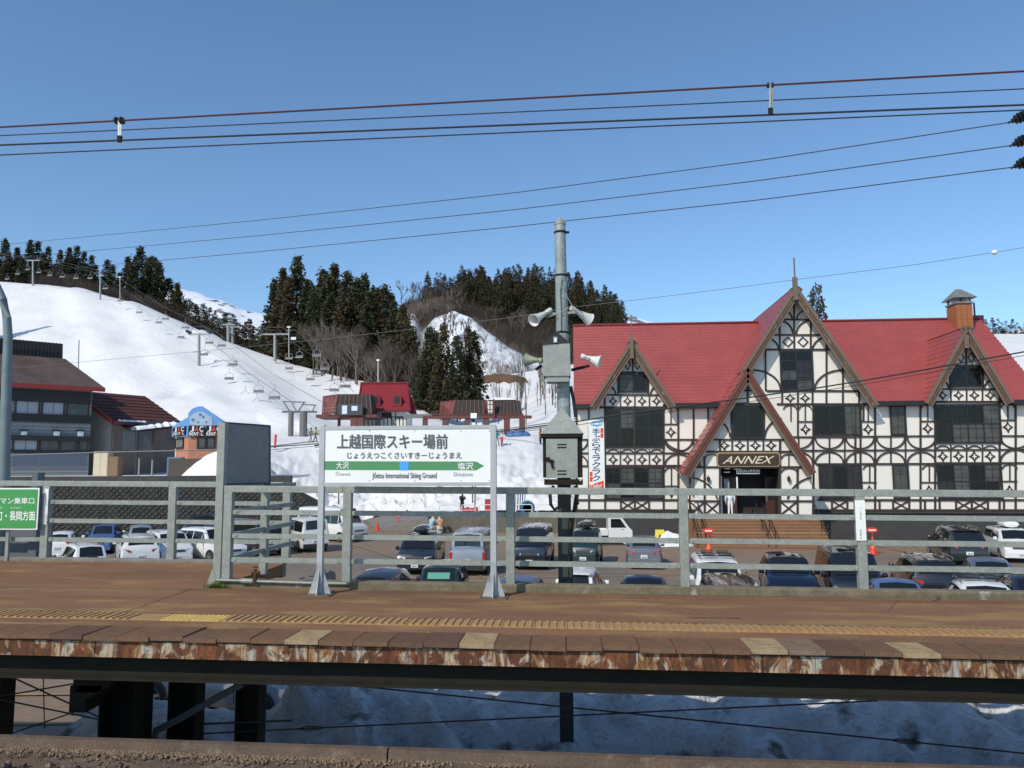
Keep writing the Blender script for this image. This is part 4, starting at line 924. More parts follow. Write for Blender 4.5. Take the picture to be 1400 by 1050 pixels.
# wall outline with its gable peaks
zbase = PY(850, 699.5, YA).z
ol = [(787,699.5),(787,552),(812,552),(864,474),(918,552),(986,552),(1088,396),(1192,551),(1270,549),(1322,458),(1374,547),(1424,545),(1424,699.5)]
m_ = MB(); m_.prism([PY(x, y, YA) for x, y in ol], (0,.35,0)); obj('wall', m_, M_WALL, AN)
xW0 = PY(787, 600, YA).x; xW1 = PY(1424, 600, YA).x
zE_ = PY(800, 552, YA).z
m_ = MB(); m_.box(xW0, xW0+.3, YA+.352, YA+15.5, LOT, zE_); m_.box(xW1-.3, xW1, YA+.352, YA+15.5, LOT, zE_); m_.box(xW0, xW1, YA+15.2, YA+15.5, LOT, zE_)
m_.prism([Vector((xW0, YA+.4, zE_)), Vector((xW0, YA+15.1, zE_)), Vector((xW0, YA+7.8, zE_+6.3))], (.3,0,0)); obj('side_wall', m_, M_WALL, AN)
m_ = MB(); m_.box(xW0-.05, xW1+.05, YA-.06, YA+.3, LOT-.3, zbase-.002); m_.box(xW0-.12, xW1+.12, YA-.2, YA+.3, zbase-.10, zbase-.003); fnd = obj('foundation', m_, M_FOUND, AN)
# ---- timbers: frame grid
V_ = lambda x, y0, y1, w=.13, **k: abar(x, y0, x, y1, w, **k)
H_ = lambda y, x0, x1, w=.13, dy=0, **k: abar(x0, y, x1, y+dy, w, off=.004, **k)
for x, y0, y1 in ((788,553,699),(805,553,699),(827,540,699),(907,553,699),(927,553,699),(948,553,620),(968,553,590),(1169,552,699),(1196,553,699),(1180,553,576),(1217,553,560),(1237,553,560),(1258,553,699),(1278,540,699),(1366,540,699),(1388,552,699)):
    V_(x, y0, y1)
H_(697.8, 787, 1424, .2); H_(683.5, 787, 942, .15); H_(683.5, 1118, 1424, .15)
H_(601, 787, 827); H_(601, 907, 962); H_(597, 1169, 1278, .13, -1); H_(596, 1366, 1424)
H_(619.5, 787, 805); H_(619.5, 827, 960); H_(616, 1115, 1424, .13, -1.5)
H_(637, 787, 827); H_(637, 827, 942, .2); H_(634.5, 1115, 1278, .15, -.5); H_(633, 1278, 1424, .15)
H_(557, 820, 912, .18); H_(540, 829, 905, .12); H_(580, 907, 927, .1); H_(576.5, 1177, 1197, .1); H_(576, 1258, 1278, .1); H_(574.5, 1366, 1388, .1)
H_(553.5, 908, 985, .14); H_(552, 1198, 1268, .22)
# left bay
window(827.5, 558, 907, 613, 4, 2); window(827.5, 638, 907, 683, 4, 2)
V_(867, 555, 615, .16, off=.12, th=.05); H_(585.5, 829, 906, .16, off2=0) if False else None
for k in range(4):
    cx = 838+k*19.8; diamond(cx, 548.5, 6.3, ry=7); diamond(cx, 628.5, 6.8, ry=8); 
    if k: V_(828+k*19.8, 541, 556, .08, off=.006); V_(828+k*19.8, 615, 636, .08, off=.006)
    qarc(cx, 621, 9, 6.5, 10, 170, .10)
window(845.5, 510, 885, 537, 2, 1); V_(865, 482, 512, .12); H_(509, 845, 886, .12); V_(845, 508, 540, .1); V_(886, 508, 540, .1)
diamond(858.3, 499, 4.6, cross=False, ry=7.5); diamond(871.3, 499, 4.6, cross=False, ry=7.5)
qarc(829, 540, 13, 13, 5, 70, .12); qarc(902, 540, 13, 13, 110, 175, .12)
diamond(917, 591, 7, ry=8); V_(917, 553, 580, .07, off=.006); V_(917.5, 640, 664, .07, off=.006); H_(664.5, 907, 927, .1); diamond(917.5, 674, 6.5, ry=7.5)
def arch(x0, x1, y, yb2, Y=None, par=None):
    cx = (x0+x1)/2; rx = (x1-x0)/2-1; qarc(cx, y+7, rx, 6, 0, 180, .09, n=9, Y=Y, parent=par)
arch(907, 927, 554, 0); arch(908, 927, 638, 0)
qarc(948, 601, 38, 17, 182, 250, .13); 
def circ_up(cx, y0, r, h): qarc(cx, y0, r, h, 200-20, 360, .13, n=12)      # hanging arc
def circ_dn(cx, y0, r, h): qarc(cx, y0, r, h, 0, 180, .13, n=12)
circ_up(927.5+0, 601, 19, 16) ; circ_dn(927.5, 637, 19, 16)
for cx in (1133.5, 1175.5, 1217.5, 1259.5): circ_up(cx, 597.5, 19.5, 16); circ_dn(cx, 634, 19.5, 16)
circ_up(1091.5, 597.5, 19.5, 16); circ_dn(1091.5, 634, 19.5, 16); V_(1111.5, 553, 640); H_(597.5, 1060, 1169); H_(616, 1060, 1116); V_(1091.5, 598, 634, .09, off=.006); V_(1154.5, 634, 640) ; V_(1176, 552, 699)
for x in (1133.5, 1154.5, 1217.5, 1237.5): V_(x, 598, 634, .09, off=.006)
for cx in (787,): qarc(cx, 601, 17, 16, 270, 360, .13); qarc(cx, 637, 17, 16, 0, 90, .13)
qarc(1388, 596, 21, 17, 180, 360, .13, n=12); qarc(1388, 632, 21, 17, 0, 180, .13, n=12)
# right bay
window(1279, 552, 1366, 607, 4, 2); window(1282, 633.5, 1368, 683, 4, 2)
for k in range(4):
    cx = 1288.5+k*21.6; diamond(cx, 540.5, 6.8, ry=7); diamond(cx, 624, 7, ry=8); qarc(cx, 616, 9.5, 6.5, 10, 170, .10)
    if k: V_(1277.8+k*21.6, 533, 550, .08, off=.006); V_(1277.8+k*21.6, 608, 632, .08, off=.006)
H_(532, 1283, 1362, .12); H_(549.5, 1276, 1370, .18)
window(1299, 501, 1342, 530, 2, 1); V_(1320.5, 474, 502, .12); H_(500, 1300, 1343, .12); V_(1298.5, 500, 532, .1); V_(1343.5, 500, 532, .1)
diamond(1313.5, 489, 4.6, cross=False, ry=7.5); diamond(1327.5, 489, 4.6, cross=False, ry=7.5)
qarc(1283, 532, 14, 13, 5, 70, .12); qarc(1359, 532, 14, 13, 110, 175, .12)
arch(1258, 1278, 552, 0); arch(1367, 1388, 551, 0); diamond(1268, 586, 7, ry=8); diamond(1377.5, 584, 7, ry=8)
V_(1268, 553, 576, .07, off=.006); V_(1377.5, 552, 574, .07, off=.006)
arch(1260, 1280, 635, 0); arch(1369, 1391, 634, 0); V_(1270, 637, 659, .07, off=.006); V_(1380, 636, 658, .07, off=.006); H_(659.5, 1258, 1281, .1); H_(658, 1367, 1390, .1); diamond(1270, 671, 7, ry=8); diamond(1380, 671, 7, ry=8)
# middle windows
window(1112, 553, 1176, 596, 3, 1); window(1217, 553, 1237, 595.5, 1, 1); window(1120, 635, 1177, 683, 3, 1); window(1221, 635, 1241, 683, 1, 1)
arch(1177, 1196, 552, 0); diamond(1186.5, 587, 7, ry=8); arch(1179, 1198, 635, 0); diamond(1188.5, 671, 7, ry=8); V_(1186.5, 553, 576, .07, off=.006); V_(1188.5, 637, 659, .07, off=.006); H_(659.5, 1178, 1198, .1)
arch(1091, 1110, 553, 0); arch(1070, 1090, 553, 0); V_(1100.5, 553, 576, .07, off=.006); V_(1081, 553, 576, .07, off=.006); diamond(1101, 587, 7, ry=8); H_(576.5, 1091, 1111, .1); V_(1090.5, 534, 597, .12)
diamond(1146, 707, .1) if False else None
# lower band: posts and St Andrew's crosses
for x in (848.5, 867.5, 887, 1137, 1158, 1202, 1220.5, 1242.5, 1264, 1284, 1306.5, 1328, 1350, 1372): V_(x, 684, 697, .12, off=.006)
def cross(x0, x1, y0=684.5, y1=697, Y=None, par=None):
    m_ = MB(); q = [PY(x, y, Y or YA) for x, y in ((x0,y0),(x1,y1),(x0,y1),(x1,y0))]
    for a, b, o_ in ((q[0], q[1], .05), (q[2], q[3], .065)):
        d = (b-a).normalized(); s_ = Vector((-d.z,0,d.x))*.05; m_.prism([a-s_, b-s_, b+s_, a+s_], (0,-o_,0))
    obj('cross_brace', m_, M_TIMB, par or AN)
for a, b in ((848.5,867.5),(867.5,887),(1137,1158),(1220.5,1242.5),(1306.5,1328),(1328,1350)): cross(a, b)
# main gable front
H_(460, 1063, 1120, .13) if False else None
H_(437, 1066, 1111, .13); H_(458, 1052, 1127, .13); H_(478, 1042, 1138, .15); H_(534.5, 1048, 1180, .15); H_(552.5, 1062, 1187, .15)
V_(1085.5, 403, 478, .12); V_(1066, 437, 478, .12); V_(1108, 434, 478, .12); V_(1046.5, 478, 534, .12) ; V_(1129.5, 467, 552, .12); V_(1152, 499, 552, .12); V_(1174, 531, 552, .12); V_(1110.5, 534, 552, .12); V_(1069, 534, 552, .12)
window(1067, 478, 1110, 535, 2, 4)
diamond(1077, 467.5, 7.5, cross=False, ry=7.5); diamond(1097.5, 467.5, 7.5, cross=False, ry=7.5)
diamond(1080, 544.5, 7, ry=7); diamond(1100.5, 544.5, 7, ry=7)
qarc(1064, 458, 20, 20, 0, 88, .13, n=8); qarc(1108, 458, 20, 20, 92, 180, .13, n=8)
qarc(1065, 437, 18, 14, 0, 60, .11); qarc(1107, 437, 18, 14, 120, 180, .11)
qarc(1044, 480, 21, 19, 0, 70, .12); qarc(1131, 480, 21, 19, 110, 180, .12)
qarc(1030, 534, 37, 28, 0, 90, .14, n=10); qarc(1151, 534, 38, 28, 90, 180, .14, n=10)
# ---- roofs
def slab_roof(eL, rL, rR, eR, th=.16, m=None, name='roof', seams=True, step=.42, parent=None):
    """sloped roof sheet: eave left/right, ridge left/right, with real standing ribs along it"""
    par = parent or AN; n = (rL-eL).cross(eR-eL).normalized(); n = n if n.z > 0 else -n
    m_ = MB(); m_.prism([eL, eR, rR, rL], n*-th); o = obj(name, m_, m or M_ROOF, par)
    if seams:
        s_ = MB(); L_ = (rL-eL).length; k = int(L_/step)
        for i in range(1, k):
            t = i/k; a = eL.lerp(rL, t)+n*.004; b = eR.lerp(rR, t)+n*.004; u = (rL-eL).normalized()
            hh = .05 if i % 6 else .05
            s_.add([a, b, b+n*hh, a+n*hh, a-u*.10, b-u*.10], [(0,1,2,3),(4,5,2,3)])
        obj('roof_seams', s_, m or M_ROOF, o, kind='stuff', fix=False)
    return o
Ye = YA-.75; Yr = YA+7.6
zr = P(900, 443.5, PY(900, 443, Yr).dot(FH)).z
zr = PY(900, 443.5, Yr).z; ze = PY(880, 551.5, Ye).z
xl0 = PY(784, 500, Ye).x; xr0 = PY(1340, 437, Yr).x; xre = PY(1432, 546, Ye).x
GB = [((864,465), 806, 924, YA-.9), ((1088,388), 983, 1201, YA-1.0), ((1322,445), 1264, 1385, YA-.9)]
def notched_roof():
    # front slope with an opening where each gable roof passes through it
    sl = (zr-ze)/(Yr-Ye); pts = []; holes = []
    for apx, l_, r_, yf in GB:
        a = PY(*apx, yf); xl_ = PY(l_, 554, yf).x; xr_2 = PY(r_, 552, yf).x; zf = (PY(l_, 556, yf).z+PY(r_, 553, yf).z)/2; k = (a.z-zf)/((xr_2-xl_)/2); xc = (xl_+xr_2)/2
        a.x = xc if abs(a.x-xc) < .0 else a.x
        hw = lambda z, a=a, k=k: max(0, (a.z-z)/k)
        top = min(a.z, zr-.02); holes.append((a.x, hw, top))
    P3 = lambda x, z: Vector((x, Ye+(z-ze)/sl, z))
    poly = [eL]
    for xc, hw, top in holes: poly += [P3(xc-hw(ze), ze), P3(xc-hw(top), top)]+([P3(xc+hw(top), top)] if hw(top) > .05 else [])+[P3(xc+hw(ze), ze)]
    poly += [eR, rR, rL]
    n = Vector((0, -sl, 1)).normalized(); m_ = MB(); m_.prism(poly, n*-.16); o = obj('roof', m_, M_ROOF, AN); s_ = MB(); N = 26
    for i in range(1, N):
        z = ze+(zr-ze)*i/N; y = Ye+(z-ze)/sl; xr_3 = eR.x+(rR.x-eR.x)*i/N; segs = [xl0]; 
        for xc, hw, top in holes:
            if z < top: segs += [xc-hw(z), xc+hw(z)]
        segs.append(xr_3)
        for a_, b_ in zip(segs[::2], segs[1::2]):
            if b_-a_ < .1: continue
            A_, B_ = Vector((a_, y, z))+n*.004, Vector((b_, y, z))+n*.004; u = Vector((0, 1, sl)).normalized(); s_.add([A_, B_, B_+n*.08, A_+n*.08, A_-u*.10, B_-u*.10], [(0,1,2,3),(4,5,2,3)])
    obj('roof_seams', s_, M_ROOF, o, kind='stuff', fix=False)
    xs_ = [xl0]+[v for xc, hw, top in holes for v in (xc-hw(ze)-.05, xc+hw(ze)+.05)]+[xre]
    for a_, b_ in zip(xs_[::2], xs_[1::2]):
        m_ = MB(); m_.box(a_, b_, Ye-.02, Ye+.04, ze-.32, ze-.03); obj('eave_board', m_, M_FRAME, AN)
        m_ = MB(); m_.box(a_+.1, b_-.1, Ye+.045, YA-.002, ze-.34, ze-.28); obj('soffit', m_, M_FRAME, AN)
eL, eR = Vector((xl0, Ye, ze)), Vector((xre, Ye, ze)); rL, rR = Vector((xl0, Yr, zr)), Vector((xr0, Yr, zr))
notched_roof()
yb2 = YA+15.95
slab_roof(Vector((xre, yb2, ze)), rR+Vector((0,.02,0)), rL+Vector((0,.02,0)), Vector((xl0, yb2, ze)), seams=False)
m_ = MB(); m_.prism([eR, Vector((xre, yb2, ze)), rR], Vector((-.08,0,-.12))); obj('roof', m_, M_ROOF, AN)
m_ = MB(); m_.beam(rL+Vector((-.02,0,.06)), rR+Vector((0,0,.06)), .35, .10); obj('ridge_cap', m_, M_ROOFD, AN)
def gable(apx, ftL, ftR, Yf, Yb, board=M_WOOD, th=.16, name='gable_roof', deco=True, bw=.36, slope_front=None):
    a = PY(*apx, Yf); l_ = PY(*ftL, Yf); r_ = PY(*ftR, Yf); zb_ = (l_.z+r_.z)/2; l_.z = r_.z = zb_
    hb = Vector((0, Yb-Yf, 0))
    for e, s_ in ((l_, -1), (r_, 1)):
        slab_roof(e, a, a+hb, e+hb, seams=False, th=th, name=name)
        # ribs parallel to the ridge
        L_ = (a-e).length; k = int(L_/.42); sm = MB(); n = Vector((s_*(a.z-e.z), 0, abs(a.x-e.x))).normalized(); u = (a-e).normalized()
        for i in range(1, k):
            c = e.lerp(a, i/k)+n*.004; sm.add([c, c+hb, c+hb+n*.05, c+n*.05, c-u*.1, c+hb-u*.1], [(0,1,2,3),(4,5,2,3)])
        obj('roof_seams', sm, M_ROOF, AN, kind='stuff', fix=False)
        # rake boards: three stepped strips
        d = (a-e).normalized(); nn = Vector((-d.z, 0, d.x)); nn = nn if nn.z < 0 else -nn
        for j, (w0, w1, yy, mm) in enumerate(((0, .20, .17, M_WOODG if board is M_WOOD else M_WOODR), (.205, .40, .11, board), (.405, .56, .05, M_WOODG))):
            bd_ = MB(); q = [e+nn*w0, a+nn*w0+Vector((0,0,-.0)), a+nn*w1, e+nn*w1]; q = [v-Vector((0, yy, 0)) for v in q]
            bd_.prism(q, (0, yy-.003, 0)); obj('rake_board', bd_, mm, AN)
        bd_ = MB(); q = [e+nn*.02, a+nn*.02]; bd_.prism([e+nn*th, a+nn*th, a+nn*(th+.05), e+nn*(th+.05)], (0, min(Yb, YA)-Yf-.005, 0)); obj('soffit', bd_, M_WOODG, AN)
    return a, l_, r_
gA = gable((1088,390), (983,556), (1201,553), YA-1.0, YA+15.9)
gL = gable((864,464), (806,557), (924,553), YA-.9, YA+6.2)
gR = gable((1322,445), (1264,551), (1385,549), YA-.9, YA+7.2)
for (px, y0, y1, w) in ((864, 430, 490, .12), (1088, 352, 410, .16), (1322, 444, 476, .14)):
    m_ = MB(); a = PY(px, y1, YA-1.15); b = PY(px, (y0+y1)/2-2, YA-1.15); c = PY(px, y0, YA-1.15); m_.box(a.x-w, a.x+w, a.y-.06, a.y+.12, a.z, b.z); m_.box(a.x-w*.3, a.x+w*.3, a.y, a.y+.06, b.z, c.z); obj('finial', m_, M_WOODG, AN)
# chimney
ch = PY(1311, 440, YA+7.0); m_ = MB(); z0 = PY(1309, 447, YA+6.7).z-1; z1 = PY(1309, 416.5, YA+6.5).z
w = .60; 
M_BRICK = mat('chimney_brick', (.42,.15,.055), .85, c2=(.30,.10,.045), scale=2.5, amt=.8, fine=(10,.12))
m_.box(ch.x-w+.03, ch.x+w-.03, YA+6.03, YA+7.57, z0, z1); chim = obj('chimney', m_, mat('mortar', (.20,.13,.09), .9), AN)
bme = {}
nrow = int((z1-z0)/.16)
for face in (0, 1):
    L_ = 2*w if face == 0 else 1.6; nb = max(3, int(L_/.32)); bl_ = L_/nb
    for r_ in range(nrow):
        for k in range(nb):
            key = face; 
            if key not in bme:
                b_ = MB(); b_.box(0, bl_-.025, 0, .06, 0, .14) if face == 0 else b_.box(0, .06, 0, bl_-.025, 0, .14); me = b_.mesh('brick'); me.materials.append(M_BRICK); bme[key] = me
            o = bpy.data.objects.new('brick', bme[key]); col.objects.link(o); o.parent = chim
            sh = (r_ % 2)*.0
            p = Vector((ch.x-w+k*bl_+.012, YA+5.99+random.uniform(0,.008), z0+.02+r_*.16)) if face == 0 else Vector((ch.x-w-.01, YA+6.0+k*bl_+.012, z0+.02+r_*.16))
            o.location = p-MW[AN.name].translation
m_ = MB(); m_.box(ch.x-w-.08, ch.x+w+.08, YA+5.92, YA+7.68, z1+.002, z1+.12); 
for i in (-1, 1):
    for j in (6.1, 7.5): m_.box(ch.x+i*w*.8-.06, ch.x+i*w*.8+.06, YA+j-.06, YA+j+.06, z1+.122, z1+.42)
obj('chimney_collar', m_, mat('old_lead', (.20,.2,.2), .6), chim)
m_ = MB(); zc = z1+.42; m_.add([(ch.x-w-.28, YA+5.7, zc),(ch.x+w+.28, YA+5.7, zc),(ch.x+w+.28, YA+7.9, zc),(ch.x-w-.28, YA+7.9, zc),(ch.x-.2, YA+6.8, zc+.85),(ch.x+.2, YA+6.8, zc+.85)], [(0,1,5,4),(1,2,5),(2,3,4,5),(3,0,4),(3,2,1,0)]); obj('chimney_cap', m_, mat('weathered_cap_metal', (.27,.27,.25), .5, .3, c2=(.2,.2,.19), scale=2, amt=.8), chim)
m_ = MB(); a = PY(1334, 446, YA+8); m_.box(a.x-.35, a.x+.5, YA+7.7, YA+8.5, a.z-1, PY(1334, 432, YA+8).z); m_.box(a.x-.05, a.x+.05, YA+8, YA+8.1, a.z, PY(1333, 414, YA+8).z); obj('roof_vent', m_, M_FRAME, AN)
# ---- entrance porch
YP = YA-2.6
pr = AN
a_, l_, r_ = gable((1022,503), (933,648), (1115,644), YP-.55, YA-.3, board=M_WOODR, name='porch_roof')
px_poly = [(953,706),(953,628),(1022,514),(1096,628),(1096,706),(1066,706),(1066,638),(984,638),(984,706)]
m_ = MB(); 
m_.prism([PY(x, y, YP) for x, y in ((958,640),(958,622),(1022,516),(1096,628),(1096,640))], (0,.25,0)); m_.prism([PY(x, y, YP) for x, y in ((950,706),(950,640.2),(984,640.2),(984,706))], (0,.25,0)); m_.prism([PY(x, y, YP) for x, y in ((1066,706),(1066,640.2),(1110,640.2),(1110,706))], (0,.25,0)); obj('porch_wall', m_, M_WALL, AN)
kw = dict(Y=YP)
window(1001, 553, 1043, 601, 2, 1, Y=YP)
for x, y0, y1 in ((1000,548,602),(1044,548,602),(963,624,706),(984,600,706),(1066,600,706),(1090,638,706),(1112,645,706),(943,648,706),(1022,530,553)): V_(x, y0, y1, .14, Y=YP)
H_(552, 995, 1049, .16, Y=YP); H_(601, 972, 1075, .13, Y=YP); H_(617.5, 963, 1088, .16, Y=YP); H_(638.5, 950, 1104, .14, Y=YP); H_(685, 943, 984, .14, Y=YP); H_(685, 1066, 1112, .14, Y=YP); H_(705, 943, 984, .14, Y=YP); H_(705, 1066, 1112, .14, Y=YP); H_(534, 1010, 1036, .1, Y=YP)
for k in range(4): diamond(990+k*21.3, 609, 7.5, Y=YP, ry=7.5)
for k in range(1, 4): V_(979.3+k*21.3, 602, 616, .1, Y=YP, off=.006)
qarc(972, 600, 26, 28, 5, 85, .12, Y=YP); qarc(1071, 600, 26, 28, 95, 175, .12, Y=YP)
arch(963, 984, 620, 0, Y=YP); arch(1067, 1089, 620, 0, Y=YP); V_(1078, 621, 638, .06, Y=YP, off=.006); arch(1067, 1090, 639, 0, Y=YP); qarc(1112, 697, 38, 44, 95, 160, .13, Y=YP); qarc(943, 697, 40, 44, 20, 85, .13, Y=YP)
cross(963, 984, 686, 704, Y=YP); cross(943, 963, 686, 704, Y=YP); cross(1067, 1089, 686, 704, Y=YP)
m_ = MB(); xa = PY(984, 650, YP).x; xb = PY(1066, 650, YP).x; zl = PY(1000, 706, YP).z; zt_ = PY(1000, 638, YP).z
m_.box(xa-.02, xa, YP+.252, YA-.01, zl, zt_); m_.box(xb, xb+.02, YP+.252, YA-.01, zl, zt_); m_.box(xa, xb, YP+.252, YA-.01, zt_-.03, zt_); m_.box(xa, xb, YA-.06, YA-.003, zl, zt_); obj('entrance_recess', m_, mat('dark_interior', (.02,.02,.021), .8), AN)
dk = mat('brown_door_frame', (.07,.025,.018), .5)
for x0, x1 in ((988, 1006), (1047, 1063)):
    m_ = MB(); a = PY(x0, 704, YA-.9); b = PY(x1, 652, YA-.9); m_.box(a.x, b.x, a.y-.08, a.y, a.z, b.z); dd_ = obj('door', m_, dk, AN)
    m_ = MB(); m_.box(a.x+.14, b.x-.14, a.y-.09, a.y-.083, a.z+1.0, b.z-.15); obj('pane', m_, GLS[1], dd_)
    m_ = MB(); m_.box(a.x+.06, a.x+.1, a.y-.14, a.y-.10, a.z+.9, a.z+1.3); obj('handle', m_, M_GALV, dd_)
for x0, y0, x1, y1 in ((984.5,650,986.5,706),(1007,652,1008.5,668),(991,640,998,641.5),(990,645,998,646.2),(1003,641,1011,642)):
    m_ = MB(); a = PY(x0, y1, YP+.3); b = PY(x1, y0, YP+.3); m_.box(a.x, b.x, a.y, a.y+.03, a.z, b.z); obj('poster_strip', m_, M_SIGN, AN)
m_ = MB(); a = PY(990, 668, YP+.8); b = PY(997, 655, YP+.8); m_.box(a.x, b.x, a.y, a.y+.03, a.z, b.z); pst = obj('poster', m_, mat('poster_print', (.45,.5,.5), .5, c2=(.08,.08,.08), scale=2.2, amt=1), AN)
# sign board ANNEX
m_ = MB(); o_ = [(982,618.5),(1063,618),(1066.5,621),(1067,634.5),(1064,638),(983,638.5),(980,635),(979.5,622)]
m_.prism([PY(x, y, YP-.16) for x, y in o_], (0,.12,0)); sgn = obj('name_board', m_, mat('gold_edge', (.36,.26,.13), .5), AN)
c_ = [(983.5,620.2),(1062,620),(1065,622.5),(1065.3,633.5),(1062.5,636.5),(984,637),(981.7,634),(981.3,623)]
m_ = MB(); m_.prism([PY(x, y, YP-.165) for x, y in c_], (0,-.03,0)); bb_ = obj('board_face', m_, mat('board_brown', (.055,.035,.018), .5, c2=(.04,.025,.014), scale=2, amt=.7), sgn)
lettering('ANNEX', PY(988, 634, YP-.2), PY(1059, 633.5, YP-.2), PY(988, 624, YP-.2), mat('gold_letters', (.70,.62,.44), .4), sgn, lift=.01, bold=.012, shear=.45)
lettering('SALOMON', PY(1014.5, 645.5, YP+.28), PY(1038.5, 645.5, YP+.28), PY(1014.5, 642, YP+.28), M_SIGN, AN, lift=.01, bold=.05)
m_ = MB(); a = PY(1007, 648, YP+.28); b = PY(1013.5, 641, YP+.28); m_.box(a.x, b.x, a.y, a.y+.04, a.z, b.z); lgo = obj('logo_square', m_, M_SIGN, AN)
lettering('S', PY(1008.3, 647, YP+.278), PY(1012.3, 647, YP+.278), PY(1008.3, 642, YP+.278), M_DARK, lgo, lift=.004, bold=.04)
m_ = MB(); a = PY(1014.5, 648, YP+.28); b = PY(1038.5, 646.4, YP+.28); m_.box(a.x, b.x, a.y, a.y+.03, a.z, b.z); obj('sign_strip', m_, M_SIGN, AN)
for px in (968.5, 1078.5):
    m_ = MB(); c = PY(px, 655, YP-.18); m_.lathe([(.02,-.22),(.09,-.12),(.12,.08),(.05,.16),(.015,.26)], Matrix.Translation(c), 8); m_.beam(c+Vector((0,.02,.1)), c+Vector((0,.17,.1)), .03, .03); obj('wall_lantern', m_, M_FRAME, AN)
# landing and stairs
st = empty('entrance_stairs', PY(1030, 745, YP-2), 0, 'wide brown entrance staircase with dark handrails leading up to the annex door', 'stairs')
xs0 = PY(944, 700, YP).x; xs1 = PY(1116, 700, YP).x; ns = 9; zl = PY(1000, 706.5, YP).z; rise = (zl-LOT)/(ns+1)
M_STEP = mat('rusty_brick_steps', (.25,.125,.062), .85, c2=(.18,.085,.042), scale=1.5, amt=.8, fine=(9,.15))
m_ = MB(); m_.box(xs0-.25, xs1+.25, YP-.62, YA-.01, LOT-.2, zl-.002) ; obj('landing', m_, M_STEP, st)
for i in range(ns):
    z = zl-(i+1)*rise; y = YP-.62-(i+1)*.30; m_ = MB(); m_.box(xs0-.05, xs1+.05, y, YP-.622 if i == 0 else y+.298, LOT-.2, z); s_ = obj('step', m_, M_STEP, st)
    m_ = MB(); m_.box(xs0-.05, xs1+.05, y-.015, y+.06, z+.001, z+.022); obj('nosing', m_, mat('step_nosing', (.62,.50,.32), .7) if i in (4, ) else mat('step_nosing_dull', (.42,.25,.13), .8), s_)
yf_ = YP-.62-ns*.30
for px in (946, 957, 1038, 1048, 1118):
    x = PY(px, 720, YP-1).x; m_ = MB(); a = Vector((x, YP-.3, zl+.9)); b = Vector((x, yf_, LOT+rise+.9)); m_.tube([a+Vector((0,.6,0)), a, b, b-Vector((0,.2,0))], .035, 6)
    for t in (0, .5, 1): c = a.lerp(b, t); m_.tube([c, c-Vector((0,0,.95))], .03, 6)
    m_.tube([a-Vector((0,0,.4)), b-Vector((0,0,.4))], .02, 6)
    obj('handrail', m_, M_FRAME, st)
# banner on the annex wall
bn = empty('vertical_banner', A3(815, 670, .2), 0, 'tall white vertical banner with blue characters and red bottom band on the annex wall', 'banner')
m_ = MB(); a = A3(805.5, 671, .16); b = A3(825.5, 574, .16); m_.box(a.x, b.x, a.y-.02, a.y, a.z, b.z); bc = obj('cloth', m_, M_SIGN, bn)
NAVY = mat('navy_print', (.015,.02,.16), .5); LBLUE = mat('light_blue_print', (.10,.32,.62), .5)
for i, c in enumerate('手ぶらでラクラク'):
    y0 = 586+i*9.1; lettering(c, A3(809.6, y0+8.2, .182), A3(820.4, y0+8.2, .182), A3(809.6, y0, .182), NAVY, bc, lift=.004, bold=.03)
for rx, ry in ((8.5, 4), (5.5, 2.6)):
    m_ = MB(); c = A3(815.5, 579.5, .185); s_ = .0515; n_ = 20; o_ = [c+Vector((math.cos(2*math.pi*k/n_)*rx*s_, 0, math.sin(2*math.pi*k/n_)*ry*s_)) for k in range(n_)]; i_ = [c+Vector((math.cos(2*math.pi*k/n_)*(rx-1.4)*s_, 0, math.sin(2*math.pi*k/n_)*(ry-1.3)*s_)) for k in range(n_)]
    m_.add(o_+i_, [(k, (k+1)%n_, n_+(k+1)%n_, n_+k) for k in range(n_)]); obj('emblem_ring', m_, LBLUE, bc)
m_ = MB(); m_.prism([A3(806, 663, .184), A3(825.3, 657, .184), A3(825.3, 666.5, .184), A3(806, 670.5, .184)], (0,-.005,0)); rb = obj('red_band', m_, M_RED, bc)
lettering('Debut', A3(807.5, 668.5, .19), A3(823, 665.5, .19), A3(807.5, 662.5, .19), M_SIGN, rb, lift=.006, bold=.01, shear=.3)
for x0, y0 in ((821, 585.5), (806.3, 645)):
    for k in range(2): m_ = MB(); a = A3(x0, y0+7*k+6.3, .183); b = A3(x0+3.6, y0+7*k, .183); m_.box(a.x, b.x, a.y-.006, a.y, a.z, b.z); obj('red_square', m_, M_RED, bc)

# ================================================================ MASONRY RETAINING WALL AND TERRACE
RW = VPlane(-100, 57, 395, 61)
zt1 = RW(150, 651).z
rwall = empty('retaining_wall', RW(150, 740), 0, 'dark retaining wall of diagonally laid stone blocks behind the cars at left', 'wall')
m_ = MB(); s0, s1 = RW.sz(-260, 651)[0], RW.sz(398, 651)[0]
m_.prism([RW.w(s0, LOT-.2), RW.w(s1+2.6, LOT-.2), RW.w(s1+1.9, zt1-1.9), RW.w(s1, zt1-.9), RW.w(s1, zt1-.55), RW.w(s0, zt1-.55)], RW.n*-1.2)
obj('core', m_, mat('wall_joint_dark', (.032,.032,.030), .95), rwall)
m_ = MB(); m_.prism([RW.w(s0, zt1-.55, .18), RW.w(s1, zt1-.55, .18), RW.w(s1, zt1, .18), RW.w(s0, zt1, .18)], RW.n*-1.2); obj('coping', m_, mat('coping_concrete', (.085,.085,.078), .9, c2=(.05,.05,.046), scale=1, amt=.8), rwall)
M_BLK = mat('dark_stone_block', (.075,.073,.066), .85, c2=(.045,.045,.042), scale=1.1, amt=1, c3=(.17,.17,.16), s3=.9, t3=(.70,.78), fine=(7,.3))
m_ = MB(); u = RW.u; up_ = Vector((0,0,1)); bw_, bh_ = .42, .42; k = 0
